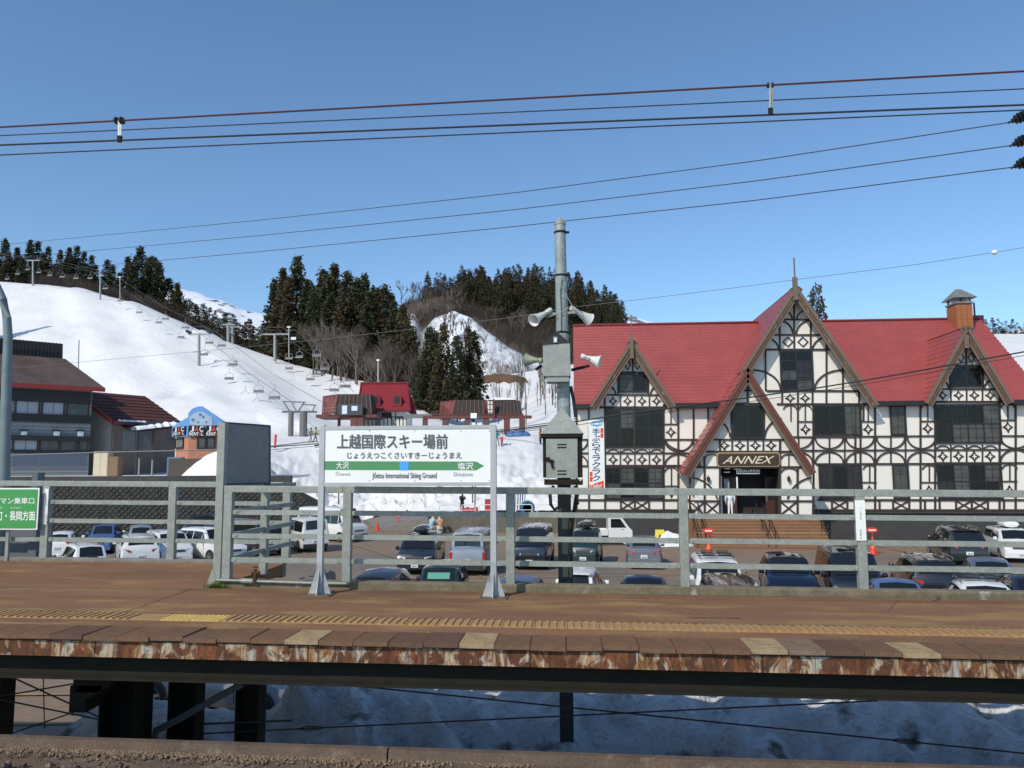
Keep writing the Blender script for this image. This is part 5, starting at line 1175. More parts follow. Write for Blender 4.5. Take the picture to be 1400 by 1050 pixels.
row = 0; z = LOT+.1
while z < zt1-.75:
    x = s0+(row % 2)*bw_*.5
    while x < s1+1.6:
        lim = zt1-.7 if x < s1-.2 else zt1-1.1-(x-s1)*.6
        if z < lim and x > RW.sz(0, 700)[0]:
            c = RW.w(x, z, 0); e = random.uniform(.02, .09); tl = random.uniform(.8, 1.0)
            pts = [c+u*-.19*tl, c+up_*-.19*tl, c+u*.19*tl, c+up_*.19*tl]; q = [p+RW.n*e+u*random.uniform(-.02,.02) for p in [c+(v-c)*.75 for v in pts]]
            m_.add(pts+q, [(4,5,6,7),(0,1,5,4),(1,2,6,5),(2,3,7,6),(3,0,4,7)])
        x += bw_
    z += bh_*.5; row += 1
obj('stone_blocks', m_, M_BLK, rwall, kind='stuff', fix=True)
# level terrace on top
m_ = MB(); m_.prism([RW.w(s0, zt1-.03, -1.0), RW.w(s1, zt1-.03, -1.0), RW.w(s1, zt1-.03, -17), RW.w(s0, zt1-.03, -22)], (0,0,-.2)); obj('terrace_ground', m_, M_SNOW, kind='structure')

# ================================================================ GREY LODGE (left)
LP = VPlane(0, 66, 123, 70.5)
M_LW = mat('blue_grey_boards', (.30,.305,.31), .8, c2=(.24,.245,.25), scale=.8, amt=.8, fine=(5,.08))
lodge = empty('grey_lodge', LP(60, 648), 0, 'grey two-storey lodge with brown metal roof and red eave at the left', 'building')
def Lbox(pl, x0, y0, x1, y1, off0, off1, m, name, par, mb=None):
    a = pl.sz(x0, y1); b = pl.sz(x1, y0); zb_, zt_ = a[1], b[1]; k_ = mb or MB()
    k_.prism([pl.w(a[0], zb_, off1), pl.w(b[0], zb_, off1), pl.w(b[0], zt_, off1), pl.w(a[0], zt_, off1)], pl.n*(off0-off1))
    return None if mb else obj(name, k_, m, par)
sx0 = LP.sz(-160, 600)[0]; sx1 = LP.sz(123, 600)[0]; zb_ = zt1-.1; ze_ = LP(100, 531).z
m_ = MB(); m_.prism([LP.w(sx0, zb_), LP.w(sx1, zb_), LP.w(sx1, ze_), LP.w(sx0, ze_)], LP.n*-9); obj('wall', m_, M_LW, lodge)
# horizontal board joints as real laps
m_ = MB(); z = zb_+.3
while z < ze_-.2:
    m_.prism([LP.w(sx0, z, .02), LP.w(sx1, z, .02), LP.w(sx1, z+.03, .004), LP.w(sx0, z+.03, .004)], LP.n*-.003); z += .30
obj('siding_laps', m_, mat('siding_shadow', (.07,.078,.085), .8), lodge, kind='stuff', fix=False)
# roof
eA = LP.w(LP.sz(-170, 530)[0], LP(100, 529.5).z, 1.0); eB = LP.w(LP.sz(141, 530)[0]-.1, LP(100, 529.5).z, 1.0); rA = LP.w(LP.sz(-170, 530)[0], LP(60, 489, ).z+.5, -3.6); rB = LP.w(LP.sz(110, 500)[0]-.4, LP(60, 489).z+.5, -3.6)
M_BR = mat('brown_metal_roof', (.15,.10,.082), .5, c2=(.068,.052,.048), scale=.7, amt=.8, fine=(4,.1), spec=.4)
n_ = (rA-eA).cross(eB-eA).normalized(); n_ = n_ if n_.z > 0 else -n_
m_ = MB(); m_.prism([eA, eB, rB, rA], n_*-.15); rf = obj('roof', m_, M_BR, lodge)
m_ = MB()
for k in range(1, 60):
    t = k/60; a = eA.lerp(eB, t)+n_*.004; b = rA.lerp(rB, t)+n_*.004; m_.beam(a, b, .05, .05, n_)
obj('roof_seams', m_, M_BR, rf, kind='stuff', fix=False)
m_ = MB(); m_.prism([eA+Vector((0,0,.03)), eB+Vector((0,0,.03)), eB-Vector((0,0,.34)), eA-Vector((0,0,.34))], LP.n*.06); obj('eave_fascia', m_, mat('red_fascia', (.28,.03,.025), .6), rf)
m_ = MB(); m_.prism([LP.w(sx0, ze_-.35, .12), LP.w(sx1, ze_-.35, .12), LP.w(sx1, ze_-.02, .12), LP.w(sx0, ze_-.02, .12)], LP.n*-.11); obj('eave_band', m_, mat('pale_eave_band', (.3,.29,.27), .8), lodge)
uz = P(60, 472, 73).z
c0 = rA; c1 = rA.lerp(rB, .985); m_ = MB(); m_.prism([rA-Vector((0,0,.3)), c1-Vector((0,0,.3)), Vector((c1.x-.2, c1.y+.2, uz)), Vector((rA.x, rA.y, uz))], LP.n*-2.5); pp = obj('parapet', m_, mat('black_cladding', (.014,.014,.014), .6, c2=(.022,.021,.02), scale=1, amt=.8), lodge)
m_ = MB()
for k in range(0, 46):
    t = k/46; a = rA.lerp(c1, t)+LP.n*.03; m_.beam(a-Vector((0,0,.2)), Vector((a.x, a.y, uz)), .06, .06, LP.n)
obj('cladding_ribs', m_, mat('black_cladding_rib', (.028,.026,.025), .6), pp, kind='stuff', fix=False)
M_SHOJI = mat('curtained_glass', (.34,.37,.42), .35, c2=(.27,.30,.36), scale=.6, amt=.7, spec=.6)
M_DKW = mat('dark_lodge_window', (.03,.033,.035), .15, c2=(.10,.11,.11), scale=.9, amt=.9)
def lwin(x0, y0, x1, y1, m=M_SHOJI, n=2, par=None, pl=None, fm=None):
    pl = pl or LP; a = pl.sz(x0, y1); b = pl.sz(x1, y0); m_ = MB(); f_ = .10
    s0_, z0_, s1_, z1_ = a[0], a[1], b[0], b[1]
    for q in ((s0_-f_, s1_+f_, z0_-f_, z0_), (s0_-f_, s1_+f_, z1_, z1_+f_), (s0_-f_, s0_, z0_, z1_), (s1_, s1_+f_, z0_, z1_)):
        m_.prism([pl.w(q[0], q[2], .12), pl.w(q[1], q[2], .12), pl.w(q[1], q[3], .12), pl.w(q[0], q[3], .12)], pl.n*-.115)
    w_ = obj('window', m_, fm or mat('brown_sash', (.045,.035,.025), .6), par or lodge)
    for i in range(n):
        c = s0_+(s1_-s0_)*i/n; d = s0_+(s1_-s0_)*(i+1)/n; k_ = MB(); k_.prism([pl.w(c+.03, z0_, .05), pl.w(d-.03, z0_, .05), pl.w(d-.03, z1_, .05), pl.w(c+.03, z1_, .05)], pl.n*-.04); obj('pane', k_, m, w_)
for q in ((-42,541,-16,566), (21.5,542,53.5,566), (58,543,87.5,567)): lwin(*q)
lwin(92, 544, 121, 567, M_DKW); m_ = None
lwin(18.5, 600, 51, 615); lwin(-40, 600, 4, 615); lwin(55, 600.5, 80, 615.5, M_DKW); lwin(83, 601, 104, 615.5, M_DKW); lwin(108, 601.5, 120, 615.5, M_DKW)
m_ = MB(); Lbox(LP, -160, 597, 124, 599, .004, .5, None, None, None, m_); Lbox(LP, -160, 615.8, 124, 617.5, .004, .15, None, None, None, m_); Lbox(LP, -160, 568.5, 124, 570.5, .004, .18, None, None, None, m_); Lbox(LP, -160, 537, 124, 540, .004, .25, None, None, None, m_); obj('dark_trim', m_, M_FRAME, lodge)
for x in (32, 76.5, 109):
    m_ = MB(); Lbox(LP, x-4, 590, x+4, 596.5, .004, .35, None, None, None, m_); l_ = obj('vent_hood', m_, M_SIGN, lodge); m_ = MB(); Lbox(LP, x-4.7, 588, x+4.7, 589.8, .004, .45, None, None, None, m_); obj('hood_lid', m_, M_FRAME, l_)
for x0, x1 in ((18, 52), (54, 118)): m_ = MB(); Lbox(LP, x0, 620, x1, 640, .004, .05, None, None, None, m_); obj('base_panel', m_, mat('pale_blue_panel', (.16,.18,.21), .7), lodge)
m_ = MB(); a = P(108, 496, 76); m_.tube([Vector((a.x, a.y, a.z-2)), P(108, 465, 76)], .05, 5); tag(obj('antenna_mast', m_, M_GALV), 'thin grey mast standing right of the lodge roof', 'mast')
# ================================================================ LOW RED-ROOFED SHED
SP = VPlane(153, 73, 240, 78.5)
shed = empty('ski_shed', SP(190, 645), 0, 'low shed with brown-red roof and pale gable wall right of the lodge', 'building')
M_SW = mat('pale_shed_wall', (.66,.62,.54), .85, c2=(.56,.52,.45), scale=.6, amt=.7)
sa = SP.sz(153, 600)[0]; sb_ = SP.sz(240, 600)[0]; zeS = SP(200, 575).z; zrS = P(170, 541.5, 82).z
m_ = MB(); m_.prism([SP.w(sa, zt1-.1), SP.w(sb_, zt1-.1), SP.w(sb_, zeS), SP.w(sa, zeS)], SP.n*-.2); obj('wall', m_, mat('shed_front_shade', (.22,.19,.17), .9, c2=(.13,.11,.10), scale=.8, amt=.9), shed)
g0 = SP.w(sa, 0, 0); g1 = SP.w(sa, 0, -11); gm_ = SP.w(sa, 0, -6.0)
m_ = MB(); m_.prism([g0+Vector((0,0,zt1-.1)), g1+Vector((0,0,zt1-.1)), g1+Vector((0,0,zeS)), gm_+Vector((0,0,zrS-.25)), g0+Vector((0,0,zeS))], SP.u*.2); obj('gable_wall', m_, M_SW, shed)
e0, e1 = SP.w(sa-.5, zeS-.3, .8), SP.w(sb_+.5, zeS-.3, .8); r0, r1 = SP.w(sa-.5, zrS, -6), SP.w(sb_+.5, zrS, -6); b0, b1 = SP.w(sa-.5, zeS-.3, -12), SP.w(sb_+.5, zeS-.3, -12)
M_SR = mat('oxblood_roof', (.14,.045,.034), .8, spec=.2, c2=(.09,.035,.028), scale=.5, amt=.9, fine=(3,.15))
n_ = (r0-e0).cross(e1-e0).normalized(); n_ = n_ if n_.z > 0 else -n_
m_ = MB(); m_.prism([e0, e1, r1, r0], n_*-.15); rs = obj('roof', m_, M_SR, shed); m_ = MB(); n2 = Vector((-n_.x, -n_.y, n_.z)); m_.prism([b1, b0, r0, r1], Vector((0,0,-.15))); obj('roof', m_, M_SR, shed)
m_ = MB()
for k in range(1, 9): a = e0.lerp(r0, k/9)+n_*.01; b = e1.lerp(r1, k/9)+n_*.01; m_.beam(a, b, .12, .08, n_)
obj('snow_guard', m_, mat('dark_guard', (.025,.016,.015), .6), rs, kind='stuff', fix=False)
m_ = MB(); m_.beam(e0-SP.u*.1, r0-SP.u*.1, .12, .34); m_.beam(b0-SP.u*.1, r0-SP.u*.1, .12, .34); obj('bargeboard', m_, mat('red_barge', (.36,.045,.035), .6), rs)
m_ = MB(); m_.beam(e0-Vector((0,0,.1)), e1-Vector((0,0,.1)), .3, .28); obj('eave_board', m_, mat('red_eave', (.20,.035,.03), .6), rs)
def snowcap(pts, w, h, label, seed=1):
    m_ = MB(); n = 16; L_ = []
    for i in range(n+1):
        t = i/n; p = pts[0].lerp(pts[1], t); r_ = .6+.4*mnoise.noise(Vector((i*.7, seed, 0)))
        for k in range(7): a = math.pi*k/6; L_.append(p+Vector((0,0,1))*math.sin(a)*h*r_+SP.n*math.cos(a)*w*r_)
    m_.add(L_, [(i*7+k, i*7+k+1, (i+1)*7+k+1, (i+1)*7+k) for i in range(n) for k in range(6)]); return tag(obj('roof_snow', m_, M_SNOW, smooth=True), label, 'snow', kind='stuff')
snowcap([e0.lerp(e1, .06)+n_*.05, e0.lerp(e1, .42)+n_*.05], .35, .28, 'thin line of snow left along the eave of the low shed', 1)
snowcap([e0.lerp(e1, .66)+n_*.05, e0.lerp(e1, 1)+n_*.05], .35, .25, 'short line of snow at the right end of the shed eave', 4)
PL = VPlane(163, 70, 240, 73)
m_ = MB(); a0 = PL(181, 590); a1 = PL(240, 583); m_.prism([a0, a1, a1-PL.n*4+Vector((0,0,.8)), a0-PL.n*4+Vector((0,0,.8))], (0,0,-.12)); 
for x in (187, 209, 236): q = PL(x, 620); m_.box(q.x-.07, q.x+.07, q.y-.1, q.y+.04, zt1-.1, PL(x, 589).z)
obj('lean_to', m_, M_FRAME, shed)
snowcap([PL(183, 589)+Vector((0,0,.05)), PL(240, 582.5)+Vector((0,0,.05))], .7, .55, 'thick snow lying on the lean-to roof beside the rental hut', 7)
for x0, x1 in ((168, 185), (188, 207)):
    m_ = MB(); a = PL.sz(x0, 615); b = PL.sz(x1, 590); m_.prism([PL.w(a[0], a[1]), PL.w(b[0], a[1]), PL.w(b[0], b[1]), PL.w(a[0], b[1])], PL.n*-.1); obj('shutter', m_, mat('grey_blue_shutter', (.10,.115,.125), .6, c2=(.07,.08,.088), scale=2, amt=.8), shed)
m_ = MB(); a = SP.w(sa+.0, 0, -1.2); 
gv = MB(); q0 = g0.lerp(g1, .75)-SP.u*.02; gv.box(q0.x-.06, q0.x, q0.y-.5, q0.y+.5, zt1+1.8, zt1+4.6); gw = obj('window', gv, M_SHOJI, shed)
# ================================================================ RENTAL HUT
JP = VPlane(258, 66.5, 330, 67.5)
hut = empty('rental_hut', JP(280, 640), 0, 'salmon brick rental hut with blue arched gable and black sign boards', 'building')
M_SAL = mat('salmon_brick', (.52,.23,.14), .8, c2=(.42,.18,.11), scale=2, amt=.8, fine=(8,.12))
M_SKYB = mat('sky_blue_paint', (.13,.32,.66), .5, c2=(.18,.38,.7), scale=.8, amt=.6)
h0 = JP.sz(259, 600)[0]; h1 = JP.sz(345, 600)[0]; zh = JP(280, 584).z; zhb = zt1-.1
m_ = MB(); m_.prism([JP.w(h0, zhb), JP.w(h1, zhb), JP.w(h1, zh), JP.w(h0, zh)], JP.n*-6.5); obj('wall', m_, M_SAL, hut)
ga = JP.sz(278, 556)
gp = [JP.sz(257.5, 583), JP.sz(257.5, 565), JP.sz(263, 559), JP.sz(270, 556), JP.sz(277, 555.5), JP.sz(300, 571), JP.sz(318, 583)]
m_ = MB(); m_.prism([JP.w(a, b, .1) for a, b in gp], JP.n*-.35); gb_ = obj('blue_gable', m_, M_SKYB, hut)
ip = [JP.sz(259.5, 582), JP.sz(259.5, 571), JP.sz(264, 566), JP.sz(271, 563), JP.sz(278, 563), JP.sz(290, 571), JP.sz(291, 582)]
m_ = MB(); m_.prism([JP.w(a, b, .14) for a, b in ip], JP.n*-.035); ig = obj('gable_mural', m_, mat('pale_blue_mural', (.36,.48,.62), .6, c2=(.45,.55,.66), scale=1.5, amt=.6), gb_)
for cx, cy, r_ in ((264, 574, 2), (274, 567, 1.8), (278, 570, 1.6), (271, 577, 1.2), (282, 577, 1.3)):
    m_ = MB(); c = JP(cx, cy); n_ = 8; m_.prism([JP.w((c-JP.a).dot(JP.u)+math.cos(2*math.pi*k/n_)*r_*.061, c.z+math.sin(2*math.pi*k/n_)*r_*.061, .15) for k in range(n_)], JP.n*.02); obj('mural_spot', m_, mat('mural_slate', (.13,.19,.30), .6), ig)
# left return of the hut, angled to face left-front
q0 = JP.w(h0, 0); q1 = P(240, 600, 69.5); q1.z = 0
JQ = VPlane(239.5, 69.5, 258.5, 66.5)
t0 = 0; t1 = JQ.sz(258.3, 600)[0]
m_ = MB(); m_.prism([JQ.w(t0, zhb), JQ.w(t1, zhb), JQ.w(t1, zh), JQ.w(t0, zh)], JQ.n*-.2); obj('wall', m_, M_SAL, hut)
m_ = MB(); a = [JQ.sz(240, 597), JQ.sz(240, 574), JQ.sz(254, 561), JQ.sz(258, 560)]; m_.prism([JQ.w(-1.0, JQ.sz(240,597)[1], .1), JQ.w(t1, JQ.sz(258,597)[1], .1), JQ.w(t1, JQ.sz(258,570)[1], .1), JQ.w(-1.0, JQ.sz(240,583)[1], .1)], JQ.n*-.25); obj('blue_fascia', m_, M_SKYB, hut)
M_JB = mat('black_sign_board', (.008,.008,.009), .4)
def jac(pl, x0, x1, y0, y1, off):
    a = pl.sz(x0, y1); b = pl.sz(x1, y0); m_ = MB(); m_.prism([pl.w(a[0], a[1], off), pl.w(b[0], a[1], off), pl.w(b[0], b[1], off), pl.w(a[0], b[1], off)], pl.n*-.08); s_ = obj('sign_board', m_, M_JB, hut)
    W = b[0]-a[0]; H2 = b[1]-a[1]; o_ = off+.002
    for i, (c, mm) in enumerate((('J', M_SIGN), ('A', M_RED), ('C', M_SIGN))):
        u0 = a[0]+W*(.10+.29*i); lettering(c, pl.w(u0, a[1]+H2*.43, o_), pl.w(u0+W*.22, a[1]+H2*.43, o_), pl.w(u0, a[1]+H2*.94, o_), mm, s_, lift=.006, bold=.045)
    for i, c in enumerate('RENTAL'):
        u0 = a[0]+W*(.05+.15*i); lettering(c, pl.w(u0, a[1]+H2*.07, o_), pl.w(u0+W*.125, a[1]+H2*.07, o_), pl.w(u0, a[1]+H2*.36, o_), M_RED if c == 'A' else M_SIGN, s_, lift=.006, bold=.04)
jac(JQ, 239, 257, 582.5, 596.5, .2); jac(JP, 258, 280.5, 582, 596.5, .2); jac(JP, 281.5, 304, 582, 596.5, .2); jac(JP, 305, 327, 582, 596.5, .2)
lwin(271, 599, 281, 612, M_DKW, 1, hut, JP, M_FRAME); lwin(283, 599, 293, 612, M_DKW, 1, hut, JP, M_FRAME); lwin(241, 600, 251.5, 612, mat('hut_window', (.35,.36,.3), .3, c2=(.05,.05,.05), scale=3, amt=1), 2, hut, JQ, M_FRAME)
m_ = MB(); m_.box(*(lambda p: (p.x-1.2, p.x+2.8, p.y-1.4, p.y-1.3))(GD(262, 64.5, 0)), zhb, zt1+1.3); obj('porch_screen', m_, mat('brown_screen', (.07,.055,.04), .8), hut)
m_ = MB(); c = P(238, 632, 64); m_.box(c.x-.6, c.x+.6, c.y, c.y+.6, zhb, c.z+.4); tag(obj('vending_crate', m_, mat('blue_crate', (.08,.15,.28), .6), bevel=.03), 'small blue crate standing in the shade before the rental hut', 'crate')
for px, h in ((190, 1.35), (208, 1.2)): 
    c = GD(px, 62.5, 0); m_ = MB(); m_.tube([Vector((c.x, c.y, zt1-.1)), Vector((c.x, c.y, zt1+h))], .07, 6); tag(obj('grey_post', m_, M_GALV), 'short grey post on the terrace edge, %s of the pair' % ('left' if px < 200 else 'right'), 'post')
for px, w, h, mm, lb in ((137, 1.2, 1.9, mat('pale_locker', (.55,.47,.33), .7), 'pale cream locker against the corner of the low shed'), (148, 1.6, 1.5, mat('tan_cabinet', (.20,.12,.07), .7), 'tan wooden cabinet beside the pale locker')):
    c = GD(px, 64, 0); m_ = MB(); m_.box(c.x-w/2, c.x+w/2, c.y, c.y+.7, zt1-.1, zt1+h); o_ = empty('storage_locker', c, 0, lb, 'locker'); MW[o_.name] = Matrix.Translation(c); obj('body', m_, mm, o_, bevel=.03); m_ = MB(); m_.box(c.x-w/2+.06, c.x-.02, c.y-.02, c.y-.002, zt1+.05, zt1+h-.1); m_.box(c.x+.02, c.x+w/2-.06, c.y-.02, c.y-.002, zt1+.05, zt1+h-.1); obj('door', m_, mm, o_)
# snow heap beside the hut
def heap(px, d, z, rx, ry, h, label, m=M_SNOW, seed=0, name='snow_heap'):
    c = GD(px, d, z); m_ = MB(); n = 18; vs = [c+Vector((0,0,h))]; fs = []
    for j in range(1, 7):
        for k in range(n):
            a = 2*math.pi*k/n; r_ = j/6; hh = h*(1-r_**1.7); w_ = 1+.25*mnoise.noise(Vector((math.cos(a)*1.5, math.sin(a)*1.5, seed)))
            vs.append(c+Vector((math.cos(a)*rx*r_*w_, math.sin(a)*ry*r_*w_, hh-.05+.08*h*mnoise.noise(Vector((math.cos(a)*3*r_, math.sin(a)*3*r_, seed))))))
    for k in range(n): fs.append((0, 1+k, 1+(k+1)%n))
    for j in range(5):
        for k in range(n): fs.append((1+j*n+k, 1+(j+1)*n+k, 1+(j+1)*n+(k+1)%n, 1+j*n+(k+1)%n))
    m_.add(vs, fs); return tag(obj(name, m_, m, smooth=True), label, 'snow heap')
heap(300, 63.5, zt1-.05, 3.2, 1.8, 2.0, 'white snow heap in front of the rental hut by the grey panel', seed=3)

# ================================================================ LIFT STATIONS AND CHALET
M_LR = mat('lift_red_steel', (.15,.045,.035), .6, c2=(.10,.032,.028), scale=1, amt=.8)
M_LD = mat('lift_dark_shell', (.065,.042,.036), .8, spec=.2, c2=(.042,.03,.027), scale=.8, amt=.9)
M_LRR = mat('lift_red_panel', (.20,.055,.042), .6, c2=(.15,.042,.034), scale=1, amt=.8)
def shell(pl, x0, x1, yt, yb_, name, par, ins=3, dep=4.5, endw=0):
    """trapezoid machine cover, ribbed"""
    a = pl.sz(x0, yb_); b = pl.sz(x1, yb_); t0 = pl.sz(x0+ins+endw, yt); t1 = pl.sz(x1-ins, yt); e = pl.sz(x0+endw, yb_)
    zb_, zt_ = a[1], t0[1]
    Fb0, Fb1 = pl.w(e[0], zb_, 0), pl.w(b[0], zb_, 0); Ft0, Ft1 = pl.w(t0[0], zt_, -.9), pl.w(t1[0], zt_, -.9)
    B0, B1 = pl.w(e[0], zb_, -dep), pl.w(b[0], zb_, -dep); C0, C1 = pl.w(t0[0], zt_, -dep+.9), pl.w(t1[0], zt_, -dep+.9)
    m_ = MB(); m_.add([Fb0,Fb1,Ft1,Ft0,B0,B1,C1,C0], [(0,1,2,3),(5,4,7,6),(3,2,6,7),(1,5,6,2),(4,0,3,7),(4,5,1,0)]); o = obj(name, m_, M_LD, par)
    for k in range(0, 9): t = (k+.02)/8; t = min(t, .995); r_ = MB(); r_.beam(Fb0.lerp(Fb1, t)+pl.n*.03, Ft0.lerp(Ft1, t)+pl.n*.03, .10, .06, pl.n); obj('cover_rib', r_, mat('shell_rib', (.07,.055,.05), .6), o)
    if endw:
        L0 = pl.w(a[0], zb_, -dep*.5-.6); L1 = pl.w(pl.sz(x0+ins*.8, yt)[0], zt_-.1, -dep*.5); m_ = MB(); m_.add([Fb0, Ft0, L1, L0, B0, C0], [(0,1,2,3),(3,2,5,4)]); 
        g_ = MB(); g_.prism([L0, Fb0-pl.u*.02, Ft0-pl.u*.02, L1], Vector((0,.1,0))); e_ = obj('end_panel', g_, M_LRR, par)
        for t in (.25, .5, .75): g_ = MB(); g_.beam(L0.lerp(Fb0, t)+pl.n*.05, L1.lerp(Ft0, t)+pl.n*.05, .12, .08, pl.n); obj('panel_rib', g_, M_LR, e_)
    return o
S1 = VPlane(400, 102, 560, 102)
ls1 = empty('lift_station', S1(470, 600), 0, 'dark brown chairlift base station on red posts left of the red-roofed chalet', 'lift station')
shell(S1, 432, 508, 538, 566, 'machine_cover', ls1, 4, 5, 24)
m_ = MB(); Lbox(S1, 432, 566.5, 515, 571, -5, .1, None, None, None, m_); obj('deck_beam', m_, M_LR, ls1)
for x in (484, 493, 460): m_ = MB(); q = S1(x, 585, -1.5 if x == 460 else 0); wd = .12 if x == 460 else .4; m_.box(q.x-wd, q.x+wd, q.y-.3, q.y+.3, 3.4, S1(x, 571).z); obj('post', m_, M_LR, ls1)
m_ = MB(); Lbox(S1, 463, 553, 497, 568, .1, .6, None, None, None, m_); cb_ = obj('control_cabin', m_, mat('cabin_grey', (.07,.07,.072), .4, c2=(.05,.05,.052), scale=1, amt=.7), ls1)
for x0, x1, y0, y1 in ((469, 476, 555, 566.5), (482, 490, 555.5, 562)): m_ = MB(); Lbox(S1, x0, y0, x1, y1, .602, .66, None, None, None, m_); obj('white_notice', m_, mat('notice_white', (.62,.70,.80), .5), cb_)
m_ = MB()
for x in range(444, 462, 4): m_.tube([S1(x, 566, .9), S1(x, 559, .9)], .03, 4)
m_.tube([S1(443, 559, .9), S1(462, 558, .9)], .04, 4); m_.tube([S1(443, 563, .9), S1(462, 562, .9)], .03, 4); obj('railing', m_, mat('railing_red', (.35,.18,.14), .6), ls1)
# outer frame with V arms
m_ = MB()
for a, b, w in (((386,549),(418,550),.14),((388,550),(396,562),.14),((416,550),(408,562),.14),((399,551),(406,563),.12),((413,553),(432,554),.14),((386,563),(433,563),.25),((431,554),(427,562),.12)): m_.beam(P(*a, 104), P(*b, 104), w, w)
obj('cable_frame', m_, mat('lift_grey_steel', (.13,.13,.13), .6), ls1)
for x, w in ((398, .35), (415, .5)): q = P(x, 575, 103); m_ = MB(); m_.tube([Vector((q.x, q.y, 3.3)), P(x, 563, 103)], w, 10); obj('column', m_, mat('lift_column', (.16,.15,.15), .7), ls1)
m_ = MB(); m_.prism([S1(440, 572, .1), S1(470, 572, .1), S1(480, 580, .1), S1(446, 580, .1)], (0, .4, 0)) ; 
# chalet
CP = VPlane(490, 108, 560, 108)
chl = empty('red_chalet', CP(530, 600), 0, 'small half-timbered chalet with bright red roof and two arched dormers', 'building')
c0, c1 = CP.sz(497, 590)[0], CP.sz(556, 590)[0]; zc0 = 3.6; zc1 = CP(530, 563).z
m_ = MB(); m_.prism([CP.w(c0, zc0), CP.w(c1, zc0), CP.w(c1, zc1), CP.w(c0, zc1)], CP.n*-6); obj('wall', m_, M_WALL, chl)
E0, E1 = CP.w(CP.sz(497, 560)[0]-.7, zc1+.1, .9), CP.w(CP.sz(562, 562)[0], zc1+.1, .9); zrc = P(520, 524.5, 111).z; R0, R1 = CP.w(CP.sz(488, 530)[0], zrc, -3), CP.w(CP.sz(553, 530)[0], zrc, -3); B0, B1 = CP.w(CP.sz(497, 560)[0]-.7, zc1+.1, -7), CP.w(CP.sz(562,560)[0], zc1+.1, -7)
M_CR = mat('crimson_roof', (.25,.016,.02), .5, c2=(.20,.014,.018), scale=.5, amt=.7)
n_ = (R0-E0).cross(E1-E0).normalized(); n_ = n_ if n_.z > 0 else -n_
m_ = MB(); m_.prism([E0, E1, R1, R0], n_*-.15); cr = obj('roof', m_, M_CR, chl); m_ = MB(); m_.prism([B1, B0, R0, R1], Vector((0,0,-.15))); obj('roof', m_, M_CR, chl)
m_ = MB(); m_.beam(R0+Vector((-.1,0,.1)), R1+Vector((.1,0,.1)), .3, .22); m_.beam(E0, R0, .15, .3); m_.beam(E1, R1, .15, .3); m_.beam(E0, E1, .2, .25); obj('roof_edge', m_, mat('dark_crimson', (.17,.012,.02), .5), cr)
m_ = MB(); g_ = CP.w(c0+.05, 0, -.1); m_.prism([CP.w(c0, zc1, -.2), CP.w(c0, zc1, -5.8), CP.w(c0, zrc-.4, -3)], CP.u*.1); obj('gable_wall', m_, mat('tan_gable', (.45,.30,.2), .8), chl)
for x in (514, 543):
    q = CP(x, 553, 0); zq = q.z; dm = MB(); n2 = 8; L_ = [CP.w((q-CP.a).dot(CP.u)+math.cos(math.pi*k/n2)*.62, zq+.75+math.sin(math.pi*k/n2)*.62, .35) for k in range(n2+1)]; L_ = [CP.w((q-CP.a).dot(CP.u)+.62, zq-.2, .35)]+L_+[CP.w((q-CP.a).dot(CP.u)-.62, zq-.2, .35)]
    dm.prism(L_, CP.n*-2.2); d_ = obj('dormer', dm, M_CR, cr)
    dm = MB(); cc = sum(L_, Vector())/len(L_); dm.prism([cc+(v-cc)*.62+CP.n*.01+Vector((0,0,-.04)) for v in L_], CP.n*.03); obj('dormer_window', dm, M_FRAME, d_)
def cbar(x0, y0, x1, y1, w=.1): 
    a = CP(x0, y0, .05); b = CP(x1, y1, .05); m_ = MB(); m_.beam(a, b, .05, w, CP.n) if False else m_.beam(a, b, w, .05, CP.n); obj('timber', m_, M_TIMB, chl)
for y in (570, 584): cbar(497, y, 556, y)
for x in (498, 503.5, 509, 514, 519.5, 525, 530, 535.5, 541, 546, 551, 555.5): cbar(x, 570, x, 584)
for x in (514, 519, 522, 530, 535, 541): cbar(x, 564, x, 570)
for a, b in ((514, 519.5), (535.5, 541)): cbar(a, 570, b, 584, .07); cbar(a, 584, b, 570, .07)
for x in (500.7, 506.2, 511.5, 527.5, 532.7, 543.5, 548.5, 553.3):
    m_ = MB(); q = [CP(x+math.cos(math.pi*k/6)*2.4, 573-math.sin(math.pi*k/6)*2, .06) for k in range(7)]; m_.tube(q, .05, 4); obj('arch_trim', m_, M_TIMB, chl)
m_ = MB(); Lbox(CP, 522, 564.5, 534.5, 569.5, .02, .1, None, None, None, m_); pn_ = obj('dark_panel', m_, M_TIMB, chl)
# second station
S2 = VPlane(580, 98, 730, 98)
ls2 = empty('lift_station', S2(650, 600), 0, 'second chairlift station with two dark shells on a long red beam frame', 'lift station')
shell(S2, 597, 667, 546, 566, 'machine_cover', ls2, 3, 5, 22); shell(S2, 673, 714, 547, 566, 'machine_cover', ls2, 3, 5)
m_ = MB(); m_.prism([S2(665, 546, -1), S2(705, 545.5, -1), S2(700, 542.5, -1.5), S2(676, 542, -1.5)], (0,2,0)); tag(obj('roof_snow', m_, M_SNOW), 'snow cap on top of the second lift station shell', 'snow', kind='stuff')
m_ = MB(); Lbox(S2, 578, 568, 727, 572.5, -.6, .2, None, None, None, m_); Lbox(S2, 590, 565.8, 716, 567.6, -4, .1, None, None, None, m_)
obj('beam', m_, M_LR, ls2)
for x in (581, 609, 639, 665, 693, 714): q = S2(x, 585, -.2); m_ = MB(); wd = .28 if x in (581, 639) else .35; m_.box(q.x-wd, q.x+wd, q.y-.3, q.y+.3, 2.6, S2(x, 572.6).z); obj('post', m_, M_LR, ls2)
m_ = MB()
for x in (662, 666, 670, 674): m_.beam(S2(x, 548, .1), S2(x, 567, .1), .12, .12)
